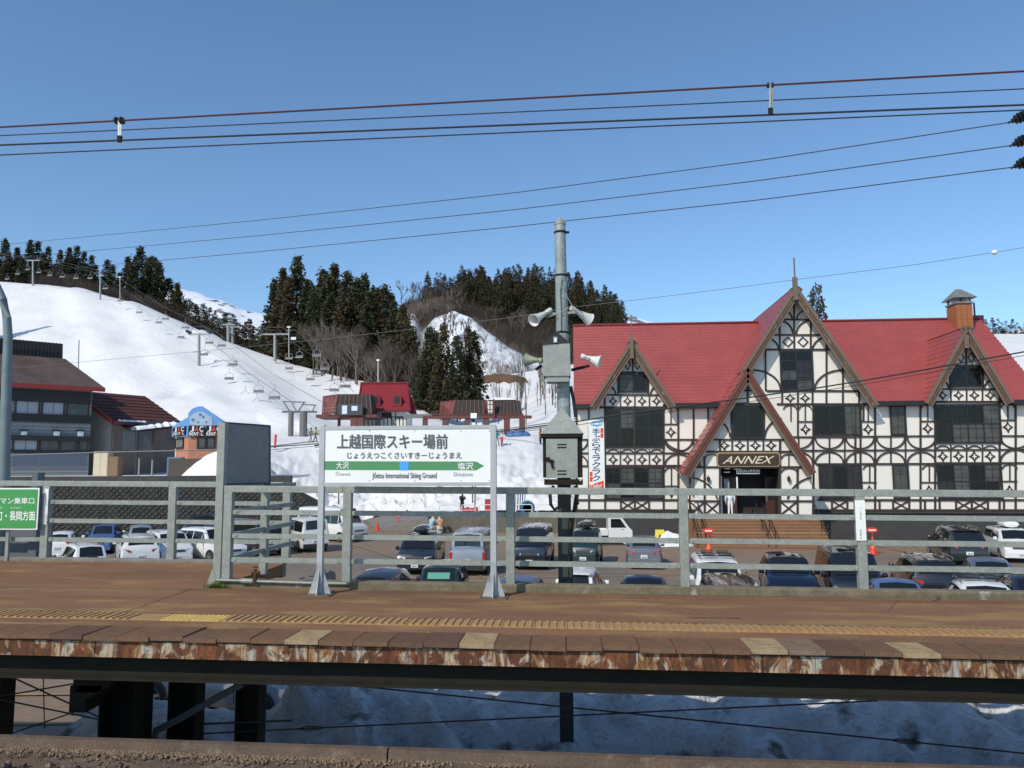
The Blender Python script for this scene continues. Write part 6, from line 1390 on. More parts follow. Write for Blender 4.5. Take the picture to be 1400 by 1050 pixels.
m_.beam(S2(660, 553, .1), S2(676, 553, .1), .1, .1); m_.beam(S2(660, 560, .1), S2(676, 560, .1), .1, .1); m_.beam(S2(675, 546, .4), S2(675.5, 575, .4), .22, .22); obj('frame', m_, M_LR, ls2)
m_ = MB(); Lbox(S2, 643.5, 565, 652, 572, .25, .3, None, None, None, m_); obj('white_notice', m_, M_SIGN, ls2)
m_ = MB(); Lbox(S2, 642, 577, 659, 588, -.3, -.25, None, None, None, m_); nb_ = obj('pictogram_board', m_, M_SIGN, ls2)
m_ = MB(); q = S2(651, 582, -.22); m_.box(q.x-.05, q.x+.05, q.y-.02, q.y, q.z-.2, q.z+.22); m_.beam(q+Vector((-.2,0,-.45)), q+Vector((0,0,-.1)), .07, .03); m_.beam(q+Vector((.2,0,-.45)), q+Vector((0,0,-.1)), .07, .03); m_.beam(q+Vector((-.25,0,.1)), q+Vector((.25,0,.05)), .07, .03); m_.lathe([(.09,-.02),(.09,.02)], Matrix.Translation(q+Vector((0,0,.35))) @ Matrix.Rotation(math.pi/2,4,'X'), 8); obj('pictogram', m_, M_FRAME, nb_)
m_ = MB(); m_.beam(P(553, 569, 101), P(598, 569, 99), .5, .5); tag(obj('cable_duct', m_, mat('duct_grey', (.12,.14,.14), .6)), 'grey horizontal duct between the chalet and the second lift station', 'duct')
# ================================================================ VEHICLES
PAINT = {
 'white': mat('car_white', (.74,.74,.72), .3, coat=.6), 'silver': mat('car_silver', (.36,.38,.41), .35, .55, coat=.5), 'grey': mat('car_grey', (.22,.24,.27), .35, .5, coat=.5),
 'black': mat('car_black', (.010,.010,.012), .25, coat=.8), 'navy': mat('car_navy', (.006,.009,.022), .25, coat=.8), 'blue': mat('car_blue', (.09,.16,.34), .35, .3, coat=.5),
 'green': mat('car_dark_green', (.015,.035,.033), .3, coat=.7), 'wine': mat('car_wine', (.035,.012,.016), .25, coat=.8), 'bluegrey': mat('car_blue_grey', (.13,.17,.23), .35, .4, coat=.5), 'darkgrey': mat('car_dark_grey', (.05,.055,.065), .3, .4, coat=.7)}
M_CG = mat('car_glass', (.010,.012,.013), .04, spec=.7); M_TYRE = mat('tyre', (.015,.015,.015), .8); M_RIM = mat('alloy', (.42,.43,.44), .35, .7)
M_HL = mat('headlamp', (.62,.65,.68), .12, coat=.8); M_TL = mat('tail_lamp', (.45,.02,.02), .2, coat=.6); M_BP = mat('bumper_black', (.02,.02,.021), .6); M_PL = mat('number_plate_white', (.72,.73,.72), .5)
M_CHR = mat('chrome', (.55,.56,.58), .18, .9)
# station: (y along the car, front = -y ... rear = +y ; z_sill, z_belt, z_top, w_sill, w_belt, w_top)
def cartype(L, Wd, H, kind):
    w = Wd/2
    if kind == 'sedan':
        return [(0,.34,.58,.60,.72,.80,.62),(.05,.24,.66,.70,.93,.95,.80),(.26,.22,.80,.86,1,.98,.86),(.30,.22,.86,.90,1,.97,.84),(.44,.22,.90,H-.03,1,.97,.68),(.55,.22,.92,H,1,.97,.69),(.70,.22,.94,H-.06,1,.97,.67),(.84,.22,.98,1.02,1,.95,.80),(.96,.26,.96,1.0,.97,.90,.78),(1,.34,.80,.82,.88,.86,.74)], 3, 4, 6, 7
    if kind == 'hatch':
        return [(0,.34,.58,.60,.74,.80,.62),(.05,.24,.68,.72,.94,.95,.80),(.20,.22,.86,.92,1,.98,.86),(.25,.22,.92,.96,1,.97,.84),(.42,.22,.95,H-.04,1,.97,.70),(.60,.22,.97,H,1,.97,.71),(.86,.22,1.0,H-.09,1,.95,.66),(.97,.26,1.0,1.04,.97,.90,.76),(1,.34,.75,.78,.90,.87,.76)], 3, 4, 6, 7
    if kind == 'suv':
        return [(0,.40,.70,.72,.80,.84,.70),(.04,.30,.86,.90,.95,.96,.84),(.22,.26,1.0,1.06,1,.98,.88),(.26,.26,1.05,1.1,1,.97,.86),(.38,.26,1.07,H-.04,1,.97,.74),(.58,.26,1.08,H,1,.97,.75),(.90,.26,1.10,H-.06,1,.96,.72),(.98,.30,1.10,1.15,.98,.92,.80),(1,.40,.85,.88,.93,.90,.80)], 3, 4, 6, 7
    if kind == 'minivan':
        return [(0,.34,.70,.74,.82,.86,.70),(.03,.24,.88,.94,.96,.96,.84),(.13,.22,1.02,1.08,1,.98,.90),(.16,.22,1.05,1.12,1,.98,.88),(.29,.22,1.06,H-.05,1,.98,.80),(.55,.22,1.06,H,1,.98,.81),(.94,.22,1.06,H-.04,1,.97,.79),(.985,.26,1.05,1.12,.98,.95,.85),(1,.34,.8,.83,.94,.92,.84)], 3, 4, 6, 7
    if kind == 'van':
        return [(0,.34,.80,.84,.88,.90,.80),(.02,.24,1.0,1.06,.98,.97,.90),(.07,.22,1.1,1.16,1,.99,.92),(.09,.22,1.12,1.18,1,.99,.92),(.21,.22,1.12,H-.06,1,.99,.84),(.5,.22,1.12,H,1,.99,.85),(.965,.22,1.12,H-.04,1,.98,.83),(.99,.26,1.1,1.16,.99,.97,.88),(1,.34,.8,.83,.97,.95,.88)], 3, 4, 6, 7
def build_car(kind, dims, paint, loc, rz, label, name='parked_car', extras=(), grp='cars in the parking lot', glass_t=M_CG, front_dark=False, roofm=None):
    L, Wd, H = dims; st_, iA, iB, iC, iD = cartype(L, Wd, H, kind); w = Wd/2; pm = PAINT[paint]
    t = empty(name, loc, rz, label, 'van' if kind in ('van',) else 'car', grp)
    y0 = -L/2
    # section ring: sill, bulge, belt, shoulder(top edge), roof edge, roof crown ... mirrored
    rings = []
    for (f, zs, zb, zt, ws, wb, wt) in st_:
        y = y0+f*L; zc = zt+.03*min(1, max(0, (zt-zb)/.3)) + (.02 if zt-zb < .1 else .015)
        r = [(ws*w*.92, zs), (ws*w, zs+.10), (ws*w*1.0, (zs+zb)*.5), (wb*w, zb), (wt*w+ (wb-wt)*w*.05, zt-.05*(1 if zt-zb > .2 else .3)), (wt*w-.07, zt), (0, zc)]
        rings.append([Vector((x, y, z)) for x, z in r]+[Vector((-x, y, z)) for x, z in r[-2::-1]])
    n = len(rings[0]); m_ = MB(); vs = [v for r in rings for v in r]
    fs = [(i*n+k, i*n+k+1, (i+1)*n+k+1, (i+1)*n+k) for i in range(len(rings)-1) for k in range(n-1)]
    fs += [(i*n, (i+1)*n, (i+1)*n+n-1, i*n+n-1) for i in range(len(rings)-1)]
    fs += [tuple(range(n)), tuple(range(len(rings)*n-1, (len(rings)-1)*n-1, -1))]
    m_.add(vs, fs); body = obj('body', m_, pm, t, local=True, smooth=True)
    def patch(q, m, nm, lift=.010, par=t, u0=.06, u1=.94, v0=.08, v1=.92, cut=None):
        a, b, c, d = q   # a-b bottom, d-c top
        def bl(u, v): return (a*(1-u)+b*u)*(1-v)+(d*(1-u)+c*u)*v
        nrm = (b-a).cross(d-a).normalized(); cen = (a+b+c+d)/4
        if nrm.dot(cen-Vector((0, cen.y*.6, .6))) < 0: nrm = -nrm
        p = [bl(u0, v0)+nrm*lift, bl(u1, v0)+nrm*lift, bl(u1, v1)+nrm*lift, bl(u0, v1)+nrm*lift]
        if cut: p = [bl(*uv)+nrm*lift for uv in cut]
        k_ = MB(); k_.add(p+[v-nrm*lift*1.4 for v in p], [tuple(range(len(p)))]+[(i, i+len(p), (i+1)%len(p)+len(p), (i+1)%len(p)) for i in range(len(p))]); return obj(nm, k_, m, par, local=True)
    A, B, C_, D = rings[iA], rings[iB], rings[iC], rings[iD]
    # windscreen & rear glass: between shoulder edges
    def screen(Q, T, v0, v1, iu, nm, lift=.018):
        ps = []
        for v in (v0, v1):
            for i in (5, 6, 7): ps.append(Q[i].lerp(T[i], v))
        for b_ in (0, 3): c_ = ps[b_+1]; ps[b_] = ps[b_].lerp(c_, iu); ps[b_+2] = ps[b_+2].lerp(c_, iu)
        nr = (ps[2]-ps[0]).cross(ps[4]-ps[1]).normalized(); nr = nr if nr.z > 0 else -nr
        up_ = [p+nr*lift for p in ps]; k_ = MB(); k_.add(up_+ps, [(0,1,4,3),(1,2,5,4),(0,6,7,1),(1,7,8,2),(2,8,11,5),(5,11,10,4),(4,10,9,3),(3,9,6,0)]); obj(nm, k_, M_CG, t, local=True)
    screen(A, B, .06, .94, .05, 'windscreen')
    rv = .10 if kind in ('minivan','van','suv') else .08
    screen(D, C_, .22 if kind == 'van' else rv, .88, .08, 'rear_window')
    for s_ in (0, 1):
        ix = (3, 4) if s_ == 0 else (n-4, n-5)
        patch((A[ix[0]], B[ix[0]], B[ix[1]], A[ix[1]]), M_CG, 'quarter_window', .014, cut=[(.38,.10),(.97,.10),(.97,.82)])
        for i in range(iB, iC):
            a, b = rings[i], rings[i+1]
            if (b[0].y-a[0].y) > 1.25:
                for u0, u1 in ((.03, .49), (.52, .96)): patch((a[ix[0]], b[ix[0]], b[ix[1]], a[ix[1]]), M_CG, 'side_window', .016, u0=u0, u1=u1, v0=.09, v1=.86)
            else: patch((a[ix[0]], b[ix[0]], b[ix[1]], a[ix[1]]), M_CG, 'side_window', .016, u0=.04, u1=.95, v0=.09, v1=.86)
        if kind in ('sedan', 'hatch'): patch((C_[ix[0]], D[ix[0]], D[ix[1]], C_[ix[1]]), M_CG, 'quarter_window', .014, cut=[(.04,.10),(.55,.10),(.04,.80)])
        sx = 1 if s_ == 0 else -1
        # mirror
        k_ = MB(); y = y0+st_[iA][0]*L+.28; k_.lathe([(.03,-.10),(.09,-.07),(.10,.06),(.06,.10)], Matrix.Translation((sx*(w+.10), y, st_[iA][2]+.10)) @ Matrix.Rotation(math.pi/2,4,'Y') @ Matrix.Diagonal((1,.7,1,1)), 8); k_.box(min(sx*(w-.06), sx*(w+.05)), max(sx*(w-.06), sx*(w+.05)), y-.02, y+.03, st_[iA][2]+.02, st_[iA][2]+.06); obj('mirror', k_, pm, t, local=True, smooth=True)
        # wheels
        rr = .31 if kind in ('sedan','hatch') else .35 if kind == 'suv' else .32
        for fy in (.175, .80):
            y = y0+fy*L; Mx = Matrix.Translation((sx*(w-.10), y, rr)) @ Matrix.Rotation(sx*math.pi/2, 4, 'Y')
            k_ = MB(); k_.lathe([(rr-.03,-.10),(rr,-.06),(rr,.10),(rr-.04,.125),(rr*.62,.12)], Mx, 18); wh = obj('wheel', k_, M_TYRE, t, local=True, smooth=True)
            k_ = MB(); k_.lathe([(rr*.64,.09),(rr*.64,.128),(rr*.55,.115),(rr*.5,.10)], Mx, 18)
            for q in range(5):
                an = 2*math.pi*q/5; p0 = Mx @ Vector((math.cos(an)*.05, math.sin(an)*.05, .126)); p1 = Mx @ Vector((math.cos(an)*rr*.60, math.sin(an)*rr*.60, .122)); k_.beam(p0, p1, .06, .018, Vector((sx,0,0)))
            k_.lathe([(.07,.10),(.07,.135),(.04,.14)], Mx, 8); obj('rim', k_, M_RIM, wh, local=True)
            k_ = MB(); Ma = Matrix.Translation((sx*(w-.045), y, rr)) @ Matrix.Rotation(sx*math.pi/2, 4, 'Y'); k_.lathe([(rr+.055,.0),(rr+.055,.052),(rr+.01,.052)], Ma, 18); obj('wheel_arch', k_, M_BP, t, local=True)
        # lamps
        zf = st_[1][2]-.14 if kind not in ('van','minivan') else .80; 
        k_ = MB(); x0, x1 = sx*(w*.50), sx*(w*.90); yb = y0-.012+.02
        k_.prism([Vector((x0, y0+.025, zf+.02)), Vector((x1, y0+.13, zf+.05)), Vector((x1, y0+.15, zf-.10)), Vector((x0, y0+.02, zf-.09))], (0, -.035, 0)); obj('headlamp', k_, M_HL, t, local=True)
        ze2 = .98 if kind in ('suv',) else .86 if kind == 'sedan' else 1.0
        if kind in ('van', 'minivan'): k_ = MB(); k_.box(min(sx*w*.84, sx*w*.97), max(sx*w*.84, sx*w*.97), L/2-.07, L/2+.012, .72, 1.08)
        else: k_ = MB(); k_.prism([Vector((sx*w*.52, L/2+.005, ze2-.02)), Vector((sx*w*.93, L/2-.10, ze2+.06)), Vector((sx*w*.93, L/2-.10, ze2-.10)), Vector((sx*w*.56, L/2+.005, ze2-.12))], (0, .025, 0))
        obj('tail_lamp', k_, M_TL, t, local=True)
    k_ = MB(); gz = zf+.0; k_.box(-w*.46, w*.46, y0-.012, y0+.05, gz-.11, gz+.01); gr = obj('grille', k_, M_BP, t, local=True)
    k_ = MB(); k_.box(-w*.46, w*.46, y0-.018, y0-.013, gz-.015, gz+.005); k_.box(-w*.46, w*.46, y0-.018, y0-.013, gz-.075, gz-.06); obj('chrome_bar', k_, M_CHR, gr, local=True)
    for yy, s_ in ((y0, -1), (L/2, 1)):
        k_ = MB(); ya = yy+s_*.03; k_.box(-w*.90, w*.90, min(yy-s_*.12, ya), max(yy-s_*.12, ya), .24, .50); k_.box(-w*.7, w*.7, min(ya, ya+s_*.012), max(ya, ya+s_*.012), .26, .34); bb = obj('bumper', k_, pm if kind != 'van' else M_BP, t, local=True, bevel=.03)
        pz = .42 if s_ < 0 else (.62 if kind != 'van' else .66)
        k_ = MB(); k_.box(-.165, .165, min(ya+s_*.014, ya+s_*.03), max(ya+s_*.014, ya+s_*.03), pz-.08, pz+.085) if s_ < 0 else k_.box(-.165, .165, L/2+.002, L/2+.035, pz-.08, pz+.085); pl_ = obj('number_plate', k_, M_PL, t, local=True)
        k_ = MB()
        for q in range(4): k_.box(-.12+q*.06, -.085+q*.06, *( (min(ya+s_*.031, ya+s_*.033), max(ya+s_*.031, ya+s_*.033)) if s_ < 0 else (L/2+.036, L/2+.038)), pz-.055, pz+.015)
        obj('plate_print', k_, NAVY, pl_, local=True)
    zb_ = st_[iB][2]
    for s_ in (-1, 1):
        for f_ in ((st_[iA][0]*.6+st_[iB][0]*.4), (st_[iB][0]+st_[iC][0])/2-.01, st_[iC][0]-.04):
            k_ = MB(); yy = y0+f_*L; k_.box(min(s_*(w*.995), s_*(w+.004)), max(s_*(w*.995), s_*(w+.004)), yy-.007, yy+.007, .34, zb_-.12); obj('door_gap', k_, M_BP, t, local=True)
        for f_ in ((st_[iB][0]+st_[iC][0])/2-.05, st_[iC][0]-.08): k_ = MB(); yy = y0+f_*L; k_.box(min(s_*(w*.99), s_*(w+.018)), max(s_*(w*.99), s_*(w+.018)), yy-.09, yy+.05, zb_-.20, zb_-.165); obj('door_handle', k_, M_CHR, t, local=True)
    yw = y0+st_[iA][0]*L; k_ = MB(); k_.beam(Vector((-.35*w, yw+.03, st_[iA][3]+.05)), Vector((.25*w, yw+.10, st_[iA][3]+.12)), .02, .02); obj('wiper', k_, M_BP, t, local=True); k_ = MB(); k_.beam(Vector((.2*w, yw+.03, st_[iA][3]+.05)), Vector((.7*w, yw+.10, st_[iA][3]+.12)), .02, .02); obj('wiper', k_, M_BP, t, local=True)
    yr0, yr1 = y0+st_[iB][0]*L+.25, y0+st_[iC][0]*L-.15
    if 'rails' in extras or 'rack' in extras:
        for s_ in (-1, 1): k_ = MB(); k_.tube([Vector((s_*w*.68, yr0, H+.0)), Vector((s_*w*.68, yr0+.1, H+.07)), Vector((s_*w*.68, yr1-.1, H+.07)), Vector((s_*w*.68, yr1, H))], .018, 6); obj('roof_rail', k_, M_CHR, t, local=True, smooth=True)
    if 'rack' in extras:
        for y in (yr0+.35, yr0+1.15):
            k_ = MB(); k_.box(-w*.75, w*.75, y-.02, y+.02, H+.09, H+.125)
            for x in (-.45, .1): k_.box(x, x+.42, y-.045, y+.045, H+.126, H+.155); k_.box(x, x+.42, y-.045, y+.045, H+.185, H+.215); k_.box(x, x+.03, y-.04, y+.04, H+.15, H+.19)
            obj('ski_rack', k_, M_BP, t, local=True)
    if 'box' in extras:
        k_ = MB(); k_.lathe([(.05,0),(.36,.05),(.42,.35),(.42,1.3),(.34,1.75),(.1,1.9)], Matrix.Translation((0, yr0+.1, H+.24)) @ Matrix.Rotation(-math.pi/2,4,'X') @ Matrix.Diagonal((1,.45,1,1)), 14); obj('roof_box', k_, PAINT['white'] if paint == 'white' else PAINT['black'] , t, local=True, smooth=True)
        for y in (yr0+.45, yr0+1.3): k_ = MB(); k_.box(-w*.75, w*.75, y-.02, y+.02, H+.03, H+.06); obj('cross_bar', k_, M_BP, t, local=True)
    if 'ribs' in extras:
        k_ = MB()
        for x in np.linspace(-.6, .6, 7): k_.box(x*w/.85-.02, x*w/.85+.02, yr0, yr1, H-.02, H+.022)
        obj('roof_ribs', k_, pm, t, local=True)
    if 'sunroof' in extras:
        k_ = MB(); k_.box(-w*.42, w*.42, yr0+.1, yr0+.7, H+.012, H+.022); obj('sunroof', k_, M_CG, t, local=True)
    if 'spoiler' in extras:
        k_ = MB(); yy = y0+st_[iC][0]*L; k_.box(-w*.62, w*.62, yy-.1, yy+.16, H-.09, H-.05); obj('spoiler', k_, pm, t, local=True)
    if 'shade' in extras:
        k_ = MB(); a = rings[iA][6]; b = rings[iB][6]; k_.beam(a.lerp(b, .25)+Vector((0,-.0,.04)), a.lerp(b, .6)+Vector((0,0,.04)), w*1.0, .01, Vector((0,0,1))); obj('sun_shade', k_, mat('green_sunshade', (.08,.30,.22), .5), t, local=True)
    if 'tailspare' in extras:
        k_ = MB(); k_.lathe([(.31,0),(.33,.03),(.33,.17),(.26,.2),(.2,.2)], Matrix.Translation((.0, L/2+.01, .95)) @ Matrix.Rotation(-math.pi/2,4,'X'), 18); obj('spare_wheel', k_, M_TYRE, t, local=True, smooth=True)
    if 'snow' in extras:
        pass
    return t
def at_px(px, d): p = GD(px, d, LOT+.02); return p
def camrz(px, a):
    """rotation so that a=0 shows the front to the viewer, 180 the rear"""
    return R(a)+YAW-math.atan((px-700)/F)*0
CARS = [
 # px, depth, kind, dims, paint, angle, label, extras
 (119, 37, 'suv', (3.4,1.48,1.70), 'white', 220, 'small boxy white SUV with dark rear window beside the left fence post', ('rails','tailspare')),
 (92, 47.5, 'hatch', (4.0,1.65,1.45), 'white', 200, 'white hatchback partly hidden behind the small boxy SUV', ()),
 (148, 50, 'suv', (3.5,1.48,1.62), 'blue', 15, 'light blue kei wagon facing the tracks under the stone wall', ()),
 (192, 43, 'suv', (4.4,1.82,1.62), 'white', 210, 'white SUV with red tail lamps and rear spoiler, seen from behind', ('rails','spoiler')),
 (196, 52, 'hatch', (4.1,1.7,1.5), 'silver', 205, 'silver hatchback half hidden between two white cars by the wall', ()),
 (233, 44.5, 'minivan', (4.5,1.74,1.62), 'white', 35, 'white people carrier with dark grille facing the tracks', ('rails',)),
 (291, 45, 'suv', (4.7,1.86,1.78), 'white', 51, 'large white SUV turned sideways beside the tall grey panel post', ('rails',)),
 (278, 58, 'minivan', (4.5,1.7,1.7), 'navy', 25, 'dark blue minivan parked farthest back under the stone wall', ()),
 (352, 49, 'van', (4.8,1.7,2.0), 'navy', 45, 'dark blue van seen through the return fence', ()),
 (421, 51, 'van', (4.3,1.66,1.98), 'white', 209, 'white van showing its tail lamp, left of the station sign post', ()),
 (455, 57.5, 'van', (5.3,1.88,2.3), 'white', 57, 'white high-roof van parked with its nose towards the right', ()),
 (578, 41, 'minivan', (4.8,1.82,1.72), 'black', -2, 'black minivan with roof box, left of the silver van', ('box',)),
 (648, 40.5, 'van', (4.7,1.70,2.0), 'silver', 175, 'silver delivery van seen from behind between the sign posts', ('ribs',)),
 (730, 42.5, 'van', (4.7,1.70,2.0), 'navy', -8, 'dark navy van facing the tracks between sign post and utility pole', ('ribs',)),
 (800, 43, 'minivan', (3.4,1.48,1.78), 'green', -11, 'dark green kei van with round headlamps just right of the utility pole', ('box',)),
 (878, 42.5, 'sedan', (4.6,1.76,1.46), 'grey', 171, 'silver grey sedan with red tail lamps, seen from behind', ()),
 (1300, 43.5, 'suv', (4.9,1.90,1.80), 'black', 166, 'big black SUV seen from behind near the annex corner', ('rails','spoiler')),
 (1374, 44.5, 'minivan', (4.7,1.76,1.62), 'white', -19, 'white estate car with white roof box at the right edge', ('box',)),
 (530, 29, 'hatch', (4.5,1.76,1.49), 'darkgrey', 172, 'dark grey hatchback with long sloping roof right behind the platform fence', ()),
 (606, 28.3, 'minivan', (3.4,1.48,1.70), 'green', -3, 'dark teal kei van with green sunshade behind the windscreen', ('shade',)),
 (712, 27.3, 'sedan', (4.5,1.72,1.42), 'bluegrey', 170, 'blue grey sedan roof just right of the sign post', ()),
 (792, 28, 'hatch', (3.4,1.48,1.62), 'white', 169, 'white kei hatchback behind the utility pole foot', ('spoiler',)),
 (877, 26.6, 'sedan', (4.7,1.78,1.46), 'navy', -9, 'navy sedan with large windscreen facing the tracks', ()),
 (974, 29.7, 'minivan', (4.6,1.72,1.72), 'white', -8, 'white minivan carrying an open ski rack on its roof', ('rack',)),
 (992, 24.2, 'minivan', (4.7,1.72,1.78), 'wine', 171, 'wine red people carrier with shiny reflecting roof close to the fence', ('sunroof','rails')),
 (1070, 31, 'suv', (4.2,1.76,1.66), 'navy', -12, 'dark navy SUV with its windscreen towards the tracks, left of the brown van', ('sunroof',)),
 (1108, 23.2, 'hatch', (4.2,1.7,1.52), 'darkgrey', 165, 'dark hatchback roof with pale reflections under the fence', ()),
 (1152, 30.5, 'minivan', (4.8,1.83,1.93), 'black', -13, 'tall black people mover behind the numbered fence post', ('rails','sunroof')),
 (1216, 25.5, 'sedan', (4.5,1.75,1.46), 'blue', -15, 'light blue sedan with a wide pale bonnet by the numbered post', ()),
 (1256, 31, 'suv', (4.7,1.82,1.68), 'black', 164, 'black estate with roof rails in the near right row', ('rails','sunroof')),
 (1340, 31.5, 'sedan', (4.7,1.78,1.5), 'bluegrey', 158, 'blue grey car with tinted rear window in the right row', ()),
 (1334, 24.4, 'hatch', (4.3,1.72,1.52), 'white', -20, 'white car with red ski holders on the roof near the fence', ('rack',)),
 (1402, 26, 'hatch', (4.2,1.72,1.5), 'black', -20, 'black car cut off by the right edge of the picture', ()),
 (325, 17.6, 'hatch', (4.2,1.72,1.45), 'silver', 70, 'silver car on the lower lot seen through the gap under the platform', ()),
]
for (px, d, kind, dims, paint, a, lab, ex) in CARS:
    build_car(kind, dims, paint, at_px(px, d), camrz(px, a), lab, extras=ex)
# kei truck
kt = empty('kei_truck', at_px(833, 53.5), R(4), 'small white kei pickup truck parked sideways under the annex wall', 'truck')
def lb(x0, x1, y0, y1, z0, z1, m, nm, par=kt, bev=0): k_ = MB(); k_.box(x0, x1, y0, y1, z0, z1); return obj(nm, k_, m, par, local=True, bevel=bev)
k_ = MB(); pr_ = [(.0,.32),(.02,1.82),(.85,1.84),(1.38,1.10),(1.56,.95),(1.60,.32)]
k_.prism([Vector((x-.2, -.70, z)) for x, z in pr_], (0, 1.40, 0)); obj('cab', k_, PAINT['white'], kt, local=True, bevel=.05)
k_ = MB(); k_.prism([Vector((x-.2, -.706, z)) for x, z in ((.16,1.12),(.16,1.68),(.78,1.68),(1.16,1.12))], (0, -.006, 0)); obj('side_window', k_, M_CG, kt, local=True)
k_ = MB(); k_.prism([Vector((.85-.2+.05, -.62, 1.78)), Vector((1.36-.2+.03, -.66, 1.14)), Vector((1.36-.2+.03, .66, 1.14)), Vector((.85-.2+.05, .62, 1.78))], (.02, 0, .012)); obj('windscreen', k_, M_CG, kt, local=True)
lb(-2.1, -.22, -.70, .70, .62, .70, PAINT['white'], 'bed'); 
for q in ((-2.1,-.22,-.70,-.66), (-2.1,-.22,.66,.70), (-2.1,-2.06,-.66,.66), (-.27,-.23,-.66,.66)): lb(*q, .70, 1.0, PAINT['white'], 'side_board')
lb(-2.0, 1.2, -.5, .5, .35, .60, M_BP, 'chassis')
for x in (-1.4, .98):
    for s_ in (-1, 1):
        Mx = Matrix.Translation((x, s_*.60, .27)) @ Matrix.Rotation(-s_*math.pi/2, 4, 'X'); k_ = MB(); k_.lathe([(.24,-.07),(.27,-.04),(.27,.08),(.24,.11),(.17,.11)], Mx, 16); wh = obj('wheel', k_, M_TYRE, kt, local=True, smooth=True)
        k_ = MB(); k_.lathe([(.17,.08),(.17,.115),(.12,.10),(.05,.12)], Mx, 14); obj('rim', k_, M_RIM, wh, local=True, smooth=True)
lb(.66, .78, -.712, -.706, .98, 1.02, M_BP, 'handle')
# ================================================================ CONES, BARRIERS, SMALL THINGS
def cone(px, d, h, label, disc=False, z=LOT+.02):
    c = GD(px, d, z); t = empty('traffic_cone', c, 0, label, 'traffic cone')
    k_ = MB(); k_.lathe([(.15*h/.7,.03),(.035,h),(.02,h+.01)], Matrix(), 14); obj('cone', k_, M_RED, t, local=True, smooth=True)
    k_ = MB(); k_.box(-.19*h/.7, .19*h/.7, -.19*h/.7, .19*h/.7, 0, .035); obj('base', k_, M_RED, t, local=True)
    k_ = MB(); k_.lathe([(.105*h/.7,h*.35),(.075*h/.7,h*.6)], Matrix.Diagonal((1.04,1.04,1,1)), 14); obj('band', k_, mat('orange_band', (.80,.16,.05), .4), t, local=True)
    if disc:
        k_ = MB(); k_.tube([Vector((0,0,h)), Vector((0,0,h+.28))], .02, 6); k_.lathe([(.30,-.03),(.34,0),(.30,.03)], Matrix.Translation((0,0,h+.36)) @ Matrix.Rotation(math.pi/2,4,'X') @ Matrix.Diagonal((1,.45,1,1)), 16); obj('sign_disc', k_, M_RED, t, local=True)
        k_ = MB(); k_.box(-.2, .2, -.045, -.035, h+.32, h+.40); obj('white_strip', k_, M_SIGN, t, local=True)
cone(517, 66, .8, 'short red cone on the road edge left of the tall black minivan'); 
cone(966, 46.8, 1.0, 'tall red cone with a sign disc in front of the entrance stairs', True); cone(1188, 46.8, 1.0, 'tall red cone with round sign right of the numbered post', True)
cone(545, 67, .75, 'red cone with a thin upright bar beside the other road cone', True)
c = P(376, 608, 92); k_ = MB(); k_.tube([Vector((c.x, c.y, c.z-.4)), P(377, 594, 92)], .14, 8); tag(obj('marker_post', k_, M_RED), 'single red marker post standing in the snow field', 'post')
RZ = P(640, 705, 65).z
CW = VPlane(586, 64, 800, 63)
k_ = MB(); a = CW.sz(588, 700)[0]; b = CW.sz(830, 700)[0]; k_.prism([CW.w(a, LOT-.1), CW.w(b, LOT-.1), CW.w(b, RZ), CW.w(a, RZ)], CW.n*-.4); tag(obj('concrete_wall', k_, mat('mossy_concrete', (.17,.15,.12), .9, c2=(.10,.09,.07), scale=.6, amt=.9, fine=(4,.2), stretch=(1,1,.4))), 'low stained concrete wall below the road with white hoop barriers', 'wall')
k_ = MB(); pa = [GD(515, 66, LOT+.04), GD(586, 64.4, RZ-.02), GD(860, 63.4, RZ-.02), GD(860, 71, RZ), GD(700, 71.5, RZ), GD(575, 72, RZ), GD(500, 82, LOT+.05)]
k_.add([pa[0], pa[1], pa[5], pa[6]], [(0,1,2,3)]); k_.add([pa[1], pa[2], pa[3], pa[4], pa[5]], [(0,1,2,3,4)]); k_.add([pa[0], pa[1], GD(586, 64.4, LOT-.1)], [(0,1,2)]); obj('road', k_, M_ROADG, kind='structure', fix=False)
def hoop(px0, px1, d, label):
    a = GD(px0, d, RZ); b = GD(px1, d, RZ); k_ = MB(); h = .85; u = (b-a).normalized(); z = Vector((0,0,1))
    k_.tube([a, a+z*(h-.15), a+z*(h-.04)+u*.05, a+z*h+u*.16, b+z*h-u*.16, b+z*(h-.04)-u*.05, b+z*(h-.15), b], .035, 8); k_.tube([a+z*h*.5, b+z*h*.5], .028, 6)
    tag(obj('hoop_barrier', k_, M_WHITE, smooth=True, origin=a), label, 'barrier', 'white hoop barriers along the road')
for i, (p0, p1) in enumerate(((601,628), (631,650), (655,672), (705,727), (734,766))):
    hoop(p0, p1, 65.2, 'white tubular hoop barrier, %s from the left above the concrete wall' % ('first','second','third','fourth','fifth')[i])
c = GD(642, 66.2, RZ)
for q in range(4): k_ = MB(); k_.box(c.x-.65+q*.34, c.x-.37+q*.34, c.y, c.y+.3, RZ, RZ+.55+.06*(q % 2)); tag(obj('red_bin', k_, mat('crate_red', (.45,.03,.04), .6), bevel=.02), 'small red bin behind the second hoop barrier, %s of the four' % ('leftmost', 'second from left', 'third from left', 'rightmost')[q], 'bin', 'red bins')
k_ = MB(); c = GD(667, 66.4, RZ); k_.box(c.x-.25, c.x+.25, c.y, c.y+.3, RZ, RZ+1.25); tag(obj('red_banner_stand', k_, mat('crate_red', (.45,.03,.04), .6)), 'upright red stand beside the right sign post', 'stand')
